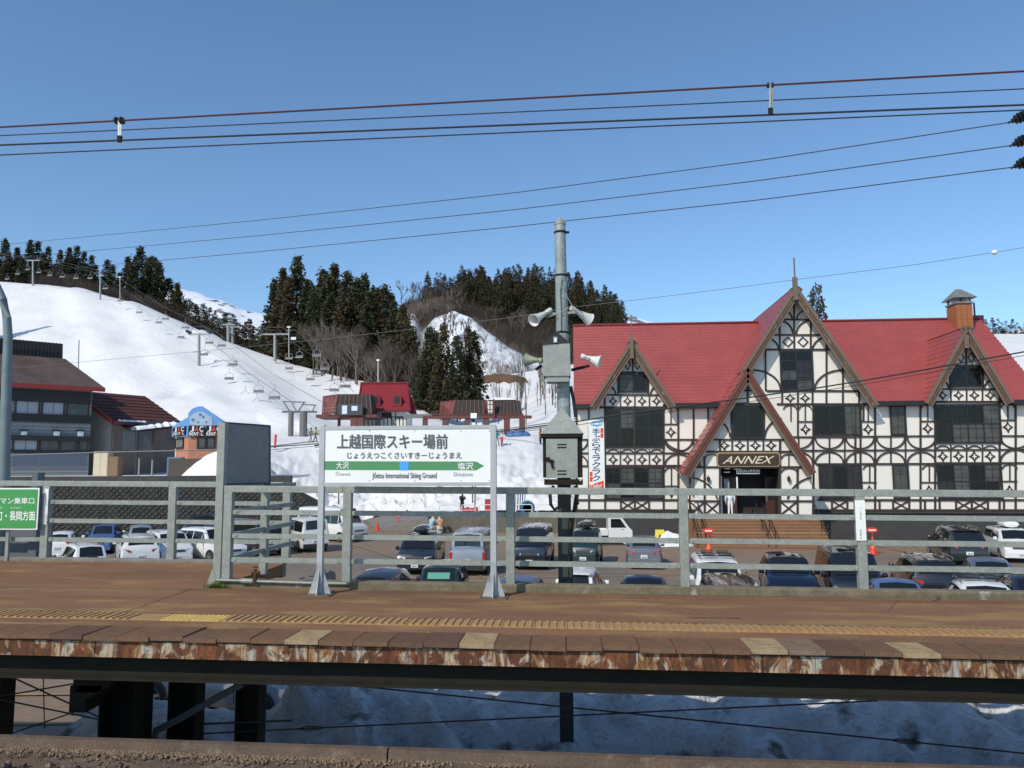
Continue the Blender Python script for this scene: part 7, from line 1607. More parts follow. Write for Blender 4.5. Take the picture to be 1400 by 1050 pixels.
# ski stand and blue tyre
sk = empty('ski_rack_stand', GD(714, 66.5, RZ), 0, 'stand of upright skis with white hoops beside the fence post', 'ski stand')
k_ = MB(); k_.tube([Vector((-.8,0,0)), Vector((-.8,0,1.0)), Vector((.8,0,1.0)), Vector((.8,0,0))], .03, 6); obj('frame', k_, M_WHITE, sk, local=True)
for i in range(7):
    k_ = MB(); x = -.6+i*.19; k_.beam(Vector((x, -.1, 0)), Vector((x+.05, .08, 1.62)), .09, .02, Vector((0,1,0))); obj('ski', k_, random.choice([M_RED, M_SIGN, NAVY, M_FRAME, LBLUE]), sk, local=True)
k_ = MB(); c = GD(721, 66, RZ+.55); Mx = Matrix.Translation(c) @ Matrix.Rotation(math.pi/2, 4, 'X'); k_.lathe([(.38,-.1),(.55,-.12),(.6,0),(.55,.12),(.38,.1),(.38,-.1)], Mx, 20); tag(obj('snow_tube', k_, mat('tube_blue', (.04,.13,.25), .4), smooth=True), 'dark blue snow tube leaning by the ski stand', 'snow tube')
k_ = MB(); k_.tube([GD(649, 67, RZ), P(650, 655, 67)], .07, 8); tag(obj('thin_pole', k_, M_GALV), 'thin grey pole rising behind the hoop barriers', 'pole')
for px, y0, y1, lb_ in ((463, 660, 690, 'left'), (646, 662, 704, 'right')):
    k_ = MB(); k_.tube([P(px, y1, 72), P(px, y0, 72)], .05, 6); tag(obj('snow_stake', k_, M_FRAME), 'thin dark stake in the snow bank below the station sign, %s one' % lb_, 'stake')
# yellow floor sign, shovelled snow
ys = empty('folding_sign', at_px(900, 52.5), 0, 'yellow folding caution sign by the shovelled snow under the annex', 'sign')
for s_ in (-1, 1): k_ = MB(); k_.prism([Vector((-.28, s_*.02, 1.0)), Vector((.28, s_*.02, 1.0)), Vector((.34, s_*.30, 0)), Vector((-.34, s_*.30, 0))], (0, .03, 0)); pn = obj('panel', k_, mat('safety_yellow', (.75,.60,.06), .5), ys, local=True)
k_ = MB(); k_.prism([Vector((-.13, -.20, .5)), Vector((.13, -.20, .5)), Vector((0, -.13, .75))], (0,-.02,0)); obj('triangle', k_, M_FRAME, ys, local=True)
heap(911, 52.6, LOT, 1.5, .9, .95, 'small heap of shovelled white snow against the annex foundation', seed=9)
k_ = MB()
for i in range(60): 
    c = P(1212+random.uniform(-14, 16), 722+random.uniform(-8, 8), 56.6); k_.add([c, c+Vector((random.uniform(-.3,.3), -.05, random.uniform(-.2,.2))), c+Vector((random.uniform(-.3,.3), -.1, random.uniform(-.2,.2)))], [(0,1,2)])
tag(obj('dry_shrub', k_, mat('dry_twigs', (.15,.12,.09), .9), fix=False), 'dry low shrub at the foot of the annex foundation', 'shrub', kind='stuff')
for i, (px, w_, h_) in enumerate(((700, 1.2, .7), (709, 1.4, .9), (718, 1.0, .6))):
    c = P(px, 597, 96); k_ = MB(); k_.lathe([(.1,0),(w_*.5,.05),(w_*.45,h_*.6),(w_*.2,h_),(.02,h_)], Matrix.Translation(c) @ Matrix.Diagonal((1.3,.8,1,1)), 9); tag(obj('covered_gear', k_, mat('blue_tarp', (.05,.14,.33), .6), smooth=True), 'blue tarpaulin covered gear under the second lift station, %s heap' % ('left', 'middle', 'right')[i], 'tarpaulin')
for i, (a, b) in enumerate((((678,588),(760,577)), ((678,592),(760,582)))):
    k_ = MB(); k_.tube([P(*a, 94), P(*b, 86)], .05, 6); tag(obj('safety_rail', k_, mat('rail_brown', (.10,.06,.05), .6)), ('upper' if i == 0 else 'lower')+' sloping bamboo rail right of the second lift station', 'rail')
k_ = MB(); k_.tube([P(369, 611, 80), P(400, 609, 80), P(436, 606.5, 80)], .06, 6); k_.tube([P(369, 615, 80), P(436, 609.5, 80)], .03, 6); tag(obj('snow_hose', k_, M_FRAME), 'black hose lying along the crest of the rough snow bank', 'hose')

# ================================================================ PEOPLE
def skin_chain(name, verts, edges, radii, m, parent, sub=1):
    me = bpy.data.meshes.new(name); me.from_pydata([tuple(v) for v in verts], edges, []); o = bpy.data.objects.new('tmp', me); col.objects.link(o)
    md = o.modifiers.new('s', 'SKIN'); md.use_smooth_shade = True
    for i, r_ in enumerate(radii): me.skin_vertices[0].data[i].radius = (r_, r_)
    me.skin_vertices[0].data[0].use_root = True
    ms = o.modifiers.new('u', 'SUBSURF'); ms.levels = sub; ms.render_levels = sub
    dg = bpy.context.evaluated_depsgraph_get(); dg.update(); nm_ = bpy.data.meshes.new_from_object(o.evaluated_get(dg)); bpy.data.objects.remove(o)
    nm_.materials.clear(); nm_.materials.append(m); nm_.name = name
    r = bpy.data.objects.new(name, nm_); col.objects.link(r); r.parent = parent; return r
POSES = {
 'stand': dict(hip=.92, l=((-.09,.02,.5),(-.10,0,.07),(-.10,-.14,.03)), r=((.09,.0,.5),(.11,.03,.07),(.12,-.11,.03)), chest=(0,.0,1.33), neck=(0,.0,1.48), head=(0,-.02,1.62), al=((-.20,0,1.40),(-.27,.02,1.13),(-.24,-.10,.90),(-.23,-.14,.82)), ar=((.20,0,1.40),(.28,.02,1.13),(.26,-.08,.90),(.25,-.12,.82))),
 'phone': dict(hip=.92, l=((-.09,.02,.5),(-.09,0,.07),(-.09,-.14,.03)), r=((.09,.0,.5),(.10,.03,.07),(.11,-.11,.03)), chest=(0,.0,1.33), neck=(0,-.01,1.48), head=(0,-.04,1.62), al=((-.20,0,1.40),(-.24,-.08,1.15),(-.10,-.28,1.32),(-.06,-.34,1.40)), ar=((.20,0,1.40),(.24,-.08,1.15),(.10,-.28,1.32),(.06,-.34,1.40))),
 'crouch': dict(hip=.36, l=((-.13,-.34,.50),(-.13,-.12,.08),(-.13,-.28,.03)), r=((.13,-.34,.50),(.13,-.10,.08),(.13,-.26,.03)), chest=(0,-.16,.76), neck=(0,-.22,.90), head=(0,-.28,1.02), al=((-.19,-.18,.83),(-.25,-.30,.62),(-.15,-.50,.55),(-.12,-.55,.52)), ar=((.19,-.18,.83),(.25,-.30,.62),(.15,-.50,.55),(.12,-.55,.52))),
 'walk': dict(hip=.90, l=((-.09,-.14,.50),(-.09,-.20,.10),(-.09,-.34,.07)), r=((.09,.06,.50),(.09,.28,.14),(.09,.18,.05)), chest=(0,-.02,1.31), neck=(0,-.03,1.46), head=(0,-.05,1.60), al=((-.20,0,1.38),(-.27,.12,1.13),(-.25,.02,.90),(-.24,-.04,.83)), ar=((.20,0,1.38),(.28,-.10,1.13),(.26,-.26,.95),(.25,-.32,.90))),
}
M_SKIN = mat('skin', (.45,.27,.19), .6); M_HAIR = mat('black_hair', (.012,.010,.009), .7)
def person(loc, rz, pose, top, bottom, hair, label, scale=1.0, hat=False, apron=None, group=None):
    p = POSES[pose]; t = empty('person', loc, rz, label, 'person', group); V = lambda *a: Vector(a)*scale
    hip = V(0, 0, p['hip']); ch = V(*p['chest']); nk = V(*p['neck']); hd = V(*p['head'])
    vs = [hip, hip.lerp(ch, .5), ch, nk, hd, hd+V(0,0,.12)]; ed = [(0,1),(1,2),(2,3),(3,4),(4,5)]; rd = [.15,.135,.15,.06,.095,.075]
    for s_, leg in ((-1, p['l']), (1, p['r'])):
        k = len(vs); vs += [hip+V(s_*.09,0,-.05), V(*leg[0]), V(*leg[1]), V(*leg[2])]; ed += [(0,k),(k,k+1),(k+1,k+2),(k+2,k+3)]; rd += [.095,.07,.05,.045]
    for arm in (p['al'], p['ar']):
        k = len(vs); vs += [V(*a) for a in arm]; ed += [(2,k),(k,k+1),(k+1,k+2),(k+2,k+3)]; rd += [.06,.048,.036,.032]
    body = skin_chain('body', vs, ed, [r_*scale for r_ in rd], bottom, t)
    # jacket: sleeves and torso, a touch larger
    vs2 = [ch, hip.lerp(ch, .45), hip.lerp(ch, .05), ch.lerp(nk, .55)]; ed2 = [(0,1),(1,2),(0,3)]; rd2 = [.17,.158,.168,.08]
    for arm in (p['al'], p['ar']):
        k = len(vs2); vs2 += [V(*a) for a in arm[:3]]; ed2 += [(0,k),(k,k+1),(k+1,k+2)]; rd2 += [.075,.062,.05]
    skin_chain('jacket', vs2, ed2, [r_*scale for r_ in rd2], top, t)
    k_ = MB(); k_.lathe([(.02,-.115),(.06,-.10),(.078,-.04),(.083,.03),(.07,.085),(.03,.115)], Matrix.Translation(hd+V(0,-.012,.03)) @ Matrix.Scale(scale*1.03, 4) @ Matrix.Diagonal((.95,1.12,1,1)), 12); k_.box(hd.x-.012, hd.x+.012, hd.y-.115*scale, hd.y-.09*scale, hd.z+.005, hd.z+.04); hf = obj('head', k_, M_SKIN, t, local=True, smooth=True)
    k_ = MB(); k_.lathe([(.094,-.02),(.10,.03),(.085,.09),(.04,.125),(.005,.13)], Matrix.Translation(hd+V(0,.012,.04)) @ Matrix.Scale(scale, 4) @ Matrix.Diagonal((.95,1.12,1,1)), 12)
    if hat: k_.lathe([(.10,-.0),(.15,-.005),(.10,.015)], Matrix.Translation(hd+V(0,-.02,.06)) @ Matrix.Scale(scale, 4), 12)
    obj('hat' if hat else 'hair', k_, hair, hf, local=True, smooth=True)
    for s_ in (-1, 1):
        h = V(*(p['al'][3] if s_ < 0 else p['ar'][3])); k_ = MB(); k_.lathe([(.02,-.05),(.032,-.02),(.034,.03),(.02,.06)], Matrix.Translation(h), 7)
        for q in range(4): k_.tube([h+V(-.024+q*.016, -.01, -.04), h+V(-.026+q*.017, -.03, -.085)], .007*scale, 5)
        k_.tube([h+V(-s_*.03, -.01, 0), h+V(-s_*.045, -.03, -.04)], .008*scale, 5); obj('hand', k_, M_SKIN, t, local=True, smooth=True)
        f = V(*(p['l'][2] if s_ < 0 else p['r'][2])); a = V(*(p['l'][1] if s_ < 0 else p['r'][1])); k_ = MB(); k_.box(-.05*scale, .05*scale, f.y-.06*scale-0, a.y+.06*scale, -.0, .085*scale, Matrix.Translation((f.x, 0, min(f.z, a.z)-.035*scale))); obj('boot', k_, M_BP, t, local=True, bevel=.02)
    return t
F_ = lambda n, c: mat(n, c, .8)
zl_ = PY(1000, 706.5, YP).z
c = PY(999, 706, YP-.3); person(Vector((c.x, YP-.3, zl_)), R(170), 'stand', F_('white_coat', (.72,.73,.76)), F_('white_trousers', (.74,.74,.73)), M_HAIR, 'person in white work clothes standing at the top of the annex stairs', 1.06)
person(GD(632, 67.5, RZ), R(35), 'phone', F_('black_jacket', (.02,.02,.022)), F_('dark_trousers', (.025,.025,.028)), M_HAIR, 'person in dark clothes raising both hands behind the hoop barriers', 1.02)
person(GD(589, 62.6, LOT+.03), R(150), 'crouch', F_('pale_blue_top', (.30,.45,.52)), F_('cream_trousers', (.55,.52,.45)), F_('blue_hat', (.28,.45,.55)), 'crouching person in a pale blue hat at the end of the concrete wall', 1.25, True)
person(GD(603, 62.6, LOT+.03), R(210), 'crouch', F_('orange_top', (.55,.25,.12)), F_('cream_trousers', (.55,.52,.45)), F_('white_hat', (.7,.7,.7)), 'crouching person in an orange top beside the one in pale blue', 1.2, True)
def snowz(px, y, d): return P(px, y, d)
person(P(686, 610.5, 90), R(20), 'walk', F_('white_ski_jacket', (.72,.66,.66)), F_('pink_ski_trousers', (.55,.08,.12)), F_('brown_hair', (.05,.025,.015)), 'skier in a white jacket and pink trousers right of the station sign', 1.05)
person(P(679.5, 608, 90), R(-20), 'walk', F_('teal_jacket', (.05,.25,.27)), F_('teal_trousers', (.04,.12,.14)), F_('teal_helmet', (.1,.3,.32)), 'skier in teal partly hidden by the right sign post', 1.0, True)
person(P(431, 605, 91), R(100), 'walk', F_('lime_jacket', (.42,.62,.10)), F_('plum_trousers', (.10,.06,.12)), F_('black_helmet', (.02,.02,.02)), 'skier in a lime jacket just left of the station sign', 1.0, True)
person(P(424.5, 605.5, 92), R(80), 'walk', F_('grey_ski_jacket', (.35,.30,.32)), F_('grey_ski_trousers', (.2,.2,.24)), F_('black_helmet', (.02,.02,.02)), 'skier in grey beside the lime jacketed one', 1.0, True)
person(P(739, 607, 88), R(60), 'stand', F_('orange_jacket', (.60,.16,.05)), F_('dark_trousers', (.025,.025,.028)), M_HAIR, 'person in an orange jacket beside the control cabinet on the snow', 1.0)
# ================================================================ TREES
M_BARK = mat('cedar_bark', (.06,.042,.032), .9, c2=(.035,.026,.02), scale=3, amt=.9, stretch=(1,1,.2))
M_CED = mat('cedar_green', (.040,.050,.024), .85, c2=(.065,.062,.032), scale=.35, amt=.9, c3=(.060,.038,.022), s3=.25, t3=(.52,.68), fine=(2.5,.3), spec=.15)
M_CEDB = mat('cedar_brownish', (.062,.054,.028), .85, c2=(.085,.062,.036), scale=.4, amt=.9, c3=(.085,.05,.03), s3=.3, t3=(.5,.65), fine=(2.5,.3), spec=.15)
M_CEDN = mat('cedar_near', (.05,.06,.035), .8, c2=(.09,.085,.06), scale=3, amt=.9, c3=(.12,.065,.045), s3=5, t3=(.55,.62), fine=(9,.35), spec=.2)
M_TWIG = mat('bare_twigs', (.125,.098,.078), .95, c2=(.085,.065,.055), scale=.3, amt=.9, spec=.1)
M_TWIGL = mat('bare_twigs_pale', (.20,.165,.135), .95, c2=(.13,.10,.085), scale=.3, amt=.9, spec=.1)
def cedar_mesh(seed, n=1500, width=.17, base=.10, lean=0, ragged=.35, gap=.0, blunt=.75):
    rng = np.random.default_rng(seed); V = []; Fc = []; k = 0
    # branch whorls make clumps; each clump is a spray of small faces
    nb = int(n/11)
    for b in range(nb):
        h = base+(1-base)*(rng.random()**.9)*.985; ang = rng.uniform(0, 6.283)
        rmax = width*((1-h)/(1-base)+.04)**blunt*(1+ragged*(math.sin(ang*2+seed+h*9)*.5+rng.uniform(-.5,.5)))
        if h < base+.12: rmax *= .35+.65*(h-base)/.12
        r = rmax*(.35+.65*rng.random()**.5)
        c = np.array([math.cos(ang)*r, math.sin(ang)*r, h-r*.25]); s = .011+.016*rng.random()+.022*(1-h)
        for q in range(11):
            p = c+rng.normal(0, 1, 3)*np.array([s*.75, s*.75, s*.55])
            out = np.array([math.cos(ang), math.sin(ang), -.35+rng.uniform(-.5,.6)]); out /= np.linalg.norm(out)
            sd_ = np.cross(out, rng.normal(0,1,3)); sd_ /= np.linalg.norm(sd_); l = s*rng.uniform(.6,1.25); w = l*rng.uniform(.28,.5)
            V += [p-out*l*.5, p+sd_*w, p+out*l*.7, p-sd_*w]; Fc.append((k, k+1, k+2, k+3)); k += 4
    # leader tip
    for q in range(26):
        h = 1-.10*rng.random(); a = rng.uniform(0,6.28); r = (1-h)*.16+.003; p = np.array([math.cos(a)*r, math.sin(a)*r, h]); o = np.array([math.cos(a)*.4, math.sin(a)*.4, .8]); l = .018; sd_ = np.array([-math.sin(a), math.cos(a), 0])*.006
        V += [p-o*l*.5, p+sd_, p+o*l*.6, p-sd_]; Fc.append((k, k+1, k+2, k+3)); k += 4
    V = np.array(V); V[:, 0] += lean*V[:, 2]**2
    return V, Fc
def np_mesh(name, V, Fc, m):
    me = bpy.data.meshes.new(name); me.from_pydata(V.tolist() if hasattr(V, 'tolist') else V, [], Fc); me.update(); me.materials.append(m); return me
def cone_trunk(r0, h, m, name='trunk', n=6, lean=0):
    k_ = MB(); k_.tube([Vector((lean*z*z, 0, z)) for z in (0, h*.3, h*.6, h)], [r0, r0*.75, r0*.5, r0*.08], n); me = k_.mesh(name); me.materials.append(m); shade(me, True); return me
CED = []
for s_, (w_, b_, rg, bl) in enumerate(((.17,.08,.22,.95),(.14,.14,.26,.9),(.19,.10,.32,1.05),(.15,.05,.24,.85),(.20,.16,.36,.8),(.13,.10,.3,1.0))):
    V, Fc = cedar_mesh(s_+3, 3600, w_, b_, (s_ % 3-1)*.02, rg, blunt=bl); CED.append((np_mesh('crown', V, Fc, M_CED if s_ % 3 != 2 else M_CEDB), V, Fc))
CEDL = []   # lighter meshes for the far wood
for s_ in range(5):
    V, Fc = cedar_mesh(s_+30, 1300, (.19,.22,.17,.24,.2)[s_], .03, 0, .28, blunt=(.9,.8,1.0,.75,.9)[s_]); CEDL.append(np_mesh('crown', V*np.array([1,1,1]), Fc, M_CED if s_ % 2 else M_CEDB))
TRK = cone_trunk(.012, .97, M_BARK)
ncount = 0; REG = {}
def cedar(px, ytop, ybase, d, label, grp, var=None, far=False, wide=1.0):
    global ncount
    b = P(px, ybase, d); t = P(px, ytop, d); H = t.z-b.z
    o = bpy.data.objects.new('cedar_tree', None); col.objects.link(o); o.location = b; o.rotation_euler = (0, 0, random.uniform(0, 6.28)); o.scale = (H*wide, H*wide, H); tag(o, label, 'tree', grp); REG.setdefault(grp, []).append((px, o))
    me = CEDL[var if var is not None else random.randrange(5)] if far else CED[var if var is not None else random.randrange(6)][0]
    c = bpy.data.objects.new('crown', me); col.objects.link(c); c.parent = o
    c = bpy.data.objects.new('trunk', TRK); col.objects.link(c); c.parent = o; ncount += 1; return o
lb1 = 'dark cedar on the skyline above the upper left ski slope'
for (x, yt, yb_, d) in ((-40,330,392,345),(-15,320,388,345),(5,326,392,342),(22,338,392,340),(38,328,394,335),(48,330,394,338),(56,345,396,330),(64,337,398,332),(78,341,399,330),(93,338,402,325),(103,336,402,328),(112,344,404,322),(122,349,405,320),(143,355,420,318),(150,362,425,316),(172,350,428,305),(186,336,432,300),(197,352,436,300),(205,350,440,298),(214,358,446,296),(178,362,436,292),(8,345,392,330),(30,352,394,328),(87,352,402,322),(228,380,452,300),(240,386,458,296),(128,362,412,314),(18,356,392,332),(160,372,425,300)):
    cedar(x, yt, yb_+6, d, lb1, 'cedars above the upper left slope', wide=1.1 if yb_-yt > 55 else 1.35)
for i in range(34):  # wood running down behind the slope
    x = 232+i*4.6+random.uniform(-3, 3); yt = np.interp(x, [232, 260, 300, 345, 390], [398, 412, 430, 442, 452])+random.uniform(-6, 6); yb_ = np.interp(x, [232, 300, 345, 400], [456, 478, 490, 505])
    cedar(x, yt, yb_+8, random.uniform(262, 330), 'small dark cedar in the wood running down behind the slope', 'cedars behind the middle slope', far=True, wide=1.3)
for (x, yt, yb_, d) in ((372,381,505,215),(386,366,500,212),(403,350,512,205),(393,378,505,200),(419,382,515,200),(436,368,520,205),(444,372,520,198),(457,360,525,202),(468,384,525,196),(480,388,528,194),(473,370,525,206),(496,375,530,196),(488,380,532,190),(510,392,535,190),(527,389,540,188),(518,396,540,184),(538,412,548,182),(551,414,556,176),(545,430,556,172),(560,445,560,168),(430,392,520,192),(450,400,525,190),(505,402,538,184),(532,400,545,190),(566,470,562,160),(553,440,560,164),(412,400,512,204),(465,398,527,188),(500,398,536,182),(380,398,505,207)):
    cedar(x, yt, yb_+4, d, 'tall dark cedar in the dense stand right of the ski slope', 'tall cedars right of the slope', wide=.95 if yb_-yt > 120 else 1.05)
for i, (x, yt, yb_, d, v) in enumerate(((587,446,572,140,4),(606,441,574,138,2),(625,458,574,136,4),(638,446,574,139,2),(578,480,572,142,0))):
    cedar(x, yt, yb_+3, d, 'brownish cedar with bare lower trunk, %s of the five before the snow knoll' % ('first from left','second from left','fourth from left','rightmost','leftmost and smallest')[i], 'cedars before the snow knoll', v, wide=.85)
cedar(595, 452, 575, 144, 'dense brownish cedar crown rising behind the knoll group of cedars', 'cedars before the snow knoll', 2, wide=.85)
cedar(648, 452, 574, 141, 'dense brownish cedar crown rising behind the knoll group of cedars', 'cedars before the snow knoll', 4, wide=.8)
# wood on the hill top
def hilltree(x, f, Hm, wide):
    q = f*2; i = min(int(q), 1); g = q-i; keys = sorted(HC); d = [np.interp(x, keys, [HC[c][j][0] for c in keys]) for j in range(3)]; z = [np.interp(x, keys, [GDz(c, *HC[c][j]) for c in keys]) for j in range(3)]
    dd = d[i]*(1-g)+d[i+1]*g; zz = z[i]*(1-g)+z[i+1]*g-1.0; H = Hm
    o = bpy.data.objects.new('cedar_tree', None); col.objects.link(o); o.location = GD(x, dd, zz); o.rotation_euler = (0, 0, random.uniform(0, 6.28)); o.scale = (H*wide, H*wide, H); tag(o, 'dark cedar in the hilltop wood behind the utility pole', 'tree', 'cedars on the hilltop')
    c = bpy.data.objects.new('crown', CEDL[random.randrange(5)]); col.objects.link(c); c.parent = o; c = bpy.data.objects.new('trunk', TRK); col.objects.link(c); c.parent = o
for i in range(215):
    x = random.uniform(628, 856); lo = np.interp(x, [628, 680, 760, 856], [.86, .66, .60, .50]); hilltree(x, random.uniform(lo, .99), random.uniform(12.5, 17.5), random.uniform(.9, 1.25))
for x in (583, 586, 596, 601, 607, 613, 620, 626): hilltree(x, .99, random.uniform(9, 13), 1.1)
xs_ = [(584,377),(597,383),(607,379),(616,381),(626,376),(634,380),(645,376),(656,379),(668,381),(676,384),(688,380),(697,378),(707,373),(712,370),(722,380),(733,377),(745,380),(755,383),(766,385),(776,392),(786,396),(796,392),(805,394),(816,402),(825,404),(832,412),(840,406),(846,420)]
for (x, yt) in xs_:
    cedar(x, yt-2, yt+62, random.uniform(366, 388), 'dark cedar in the hilltop wood behind the utility pole', 'cedars on the hilltop', far=True, wide=1.0)
for i in range(0):
    x = random.uniform(600, 850); lo = np.interp(x, [600, 640, 700, 760, 850], [412, 430, 440, 445, 462]); yt = random.uniform(np.interp(x, [600,760,850],[386,388,424]), lo-20); 
    cedar(x, yt, yt+58, np.interp(yt, [380, 440], [372, 325]), 'dark cedar in the hilltop wood behind the utility pole', 'cedars on the hilltop', far=True, wide=1.05)
for i in range(8): cedar(590+i*3, 392+i, 430, 372, 'dark cedar in the hilltop wood behind the utility pole', 'cedars on the hilltop', far=True) if i % 3 == 0 else None
# tree behind the main gable
V, Fc = cedar_mesh(91, 3600, .20, .1, .0, .5, blunt=.5); nme = np_mesh('crown', V, Fc, M_CEDN)
b = P(1123, 560, 92); t_ = P(1123, 386, 92); H = t_.z-b.z; o = bpy.data.objects.new('cedar_tree', None); col.objects.link(o); o.location = b; o.scale = (H*.62, H*.62, H); tag(o, 'single open-crowned cedar standing behind the tall main gable', 'tree')
for nm, me in (('crown', nme), ('trunk', TRK)): c = bpy.data.objects.new(nm, me); col.objects.link(c); c.parent = o
for i, (x, yt) in enumerate(((1340,434),(1349,436),(1358,434),(1366,435),(1377,438),(1386,436),(1393,440),(1405,437),(1330,440),(1371,440))): cedar(x, yt, 466, 250, 'small dark cedar on the snowy ridge right of the chimney', 'cedars right of the chimney', far=True, wide=1.3)
for (x, y0, d) in ((-60,330,215),(-95,320,210),(-130,322,205),(-170,316,200),(-80,345,190)): cedar(x, y0, 440, d, 'dark cedar just outside the left edge of the slope', 'cedars left of the slope', wide=.9)

# ---- bare trees
def bare_mesh(seed, depth=5, spread=.5, m=M_TWIG, nseg=3, up=.55, r0=.014):
    rng = random.Random(seed); k_ = MB()
    def rec(p, d, L, r, lev):
        q = p+d*L; mid = p.lerp(q, .5)+Vector((rng.uniform(-1,1), rng.uniform(-1,1), rng.uniform(-.5,.5)))*L*.06; k_.tube([p, mid, q], [r, r*.8, r*.6], 3, caps=False)
        if lev == 0: return
        nb = 3 if lev > 1 else 4
        for i in range(nb):
            dd = (d+Vector((rng.uniform(-1,1), rng.uniform(-1,1), rng.uniform(-.2,.7)))*spread*1.25+Vector((0,0,up*.2))).normalized()
            rec(p.lerp(q, 1 if i == 0 else rng.uniform(.45, 1)), dd, L*rng.uniform(.62,.82), r*.62, lev-1)
    rec(Vector((0,0,0)), Vector((rng.uniform(-.08,.08), rng.uniform(-.08,.08), 1)).normalized(), .27, r0, depth)
    zmax = max(v[2] for v in k_.v); k_.v = [(v[0]/zmax, v[1]/zmax, v[2]/zmax) for v in k_.v]
    me = k_.mesh('branches'); me.materials.append(m); return me
BT = [bare_mesh(i, 5, .5, M_TWIG if i % 2 else M_TWIGL) for i in range(5)]; BTL = [bare_mesh(20+i, 4, .55, M_TWIG if i % 2 else M_TWIGL, r0=.018) for i in range(4)]
SLIM = [bare_mesh(40+i, 3, .22, M_TWIG, up=1.2, r0=.010) for i in range(3)]
BTK = cone_trunk(.016, .35, M_TWIG)
def bare(px, ytop, ybase, d, label, grp, pool=BT, wide=1.0):
    b = P(px, ybase, d); t = P(px, ytop, d); H = t.z-b.z; o = bpy.data.objects.new('bare_tree', None); col.objects.link(o); o.location = b; o.rotation_euler = (0,0,random.uniform(0,6.28)); o.scale = (H*wide, H*wide, H); tag(o, label, 'tree', grp)
    for nm, me in (('branches', random.choice(pool)), ('trunk', BTK)): c = bpy.data.objects.new(nm, me); col.objects.link(c); c.parent = o
for i in range(44):
    x = random.uniform(425, 562); yb_ = np.interp(x, [425,480,560,570], [512,523,548,556])+random.uniform(-3, 4); yt = yb_-random.uniform(38, 82)
    bare(x, yt, yb_, random.uniform(160, 178)*np.interp(x, [425,560], [1.06,.93]), 'leafless brown tree at the foot of the tall cedars', 'bare trees below the tall cedars', wide=1.15)
for i in range(26):
    x = random.uniform(55, 245); yb_ = np.interp(x, [0,100,200,250], [392,402,434,452])+8; yt = yb_-random.uniform(16, 42)
    bare(x, yt, yb_, np.interp(x, [0,250], [318,280]), 'leafless brown tree along the edge of the upper slope', 'bare trees by the upper slope', BTL, 1.3)
for i in range(30):
    x = random.choice([random.uniform(672, 785), random.uniform(700, 765)]); d = random.uniform(118, 165); yb_ = np.interp(d, [113,134,165], [596,572,540])+random.uniform(-3,3); yt = yb_-random.uniform(34, 78)
    bare(x, yt, yb_, d, 'slender leafless sapling on the snow slope left of the annex', 'saplings left of the annex', SLIM, .7)
for i in range(26):
    x = random.uniform(600, 740); yb_ = np.interp(x, [600,640,740], [445,470,512])+random.uniform(-12, 25); bare(x, yb_-random.uniform(14, 34), yb_, random.uniform(212, 222), 'leafless bush growing on the snow knoll', 'bare bushes on the knoll', BTL, 1.1)
for i in range(30):
    x = random.uniform(545, 880); yb_ = np.interp(x, [545,600,700,800,880], [425,420,455,470,480])+random.uniform(-14, 12); bare(x, yb_-random.uniform(18, 40), yb_, random.uniform(300, 345), 'leafless tree on the brown hillside below the hilltop wood', 'bare trees on the brown hillside', BTL, 1.2)
# ---- brushwood covering the hillside, as one mass
def brush(name, label, n, place, h0, h1, m, seed):
    rng = np.random.default_rng(seed); V = []; Fc = []; k = 0
    for i in range(n):
        c = place(rng)
        if c is None: continue
        c = np.array(c); h = rng.uniform(h0, h1)
        for q in range(9):
            d = rng.normal(0, .38, 3); d[2] = 1; l = h*rng.uniform(.5,1.1); w = .045*h*.25
            a = c+np.array([d[0]*h*.15, d[1]*h*.15, h*.1*rng.random()]); b = a+d*l; s_ = np.array([d[1]+.3, -d[0]+.5, 0]); s_ = s_/np.linalg.norm(s_)*w
            m1 = a+(b-a)*.5; br = m1+np.array([rng.normal(0,.35)*l, rng.normal(0,.35)*l, .45*l])
            V += [a-s_, a+s_, b, m1-s_*.6, m1+s_*.6, br]; Fc += [(k,k+1,k+2),(k+3,k+4,k+5)]; k += 6
    me = bpy.data.meshes.new(name); me.from_pydata(np.array(V).tolist(), [], Fc); me.update(); me.materials.append(m); o = bpy.data.objects.new(name, me); col.objects.link(o); tag(o, label, 'brushwood', kind='stuff'); return o
def hill_pt(cols, x, f):
    keys = sorted(cols); K = len(cols[keys[0]]); q = f*(K-2); i = min(int(q), K-2); g = q-i
    d = [np.interp(x, keys, [cols[c][j][0] for c in keys]) for j in range(K)]; z = [np.interp(x, keys, [GDz(c, *cols[c][j]) for c in keys]) for j in range(K)]
    return GD(float(x), d[i]*(1-g)+d[i+1]*g, z[i]*(1-g)+z[i+1]*g-.8)
def pl1(rng):
    x = rng.uniform(538, 900); f = rng.uniform(.25, 1.0); f = f if x < 625 else rng.uniform(.25, .80); return hill_pt(HC, x, f)
brush('hillside_brush', 'brown leafless brushwood covering the hillside behind the pole', 6500, pl1, 2.5, 6.0, M_TWIG, 3)
def pl2(rng):
    x = rng.choice([rng.uniform(545, 600), rng.uniform(640, 800)]); return hill_pt(KN, x, rng.uniform(.35, 1.0))
brush('knoll_brush', 'thin brown brush on the edges of the snow knoll', 3000, pl2, 1.2, 3.2, M_TWIGL, 4)
def pl3(rng):
    x = rng.uniform(30, 250); p = hill_pt({k: v for k, v in NC.items()}, x, 1.0); d = np.interp(x, [0,250], [312,262])*rng.uniform(1.0, 1.06); y = np.interp(x, [0,50,100,150,200,250], [387,390,397,409,425,445]); return GD(float(x), float(d), GDz(float(x), float(d), float(y)+3)-.8)
brush('slope_edge_brush', 'brown brushwood along the upper edge of the ski slope', 1500, pl3, 2.5, 6.5, M_TWIG, 5)
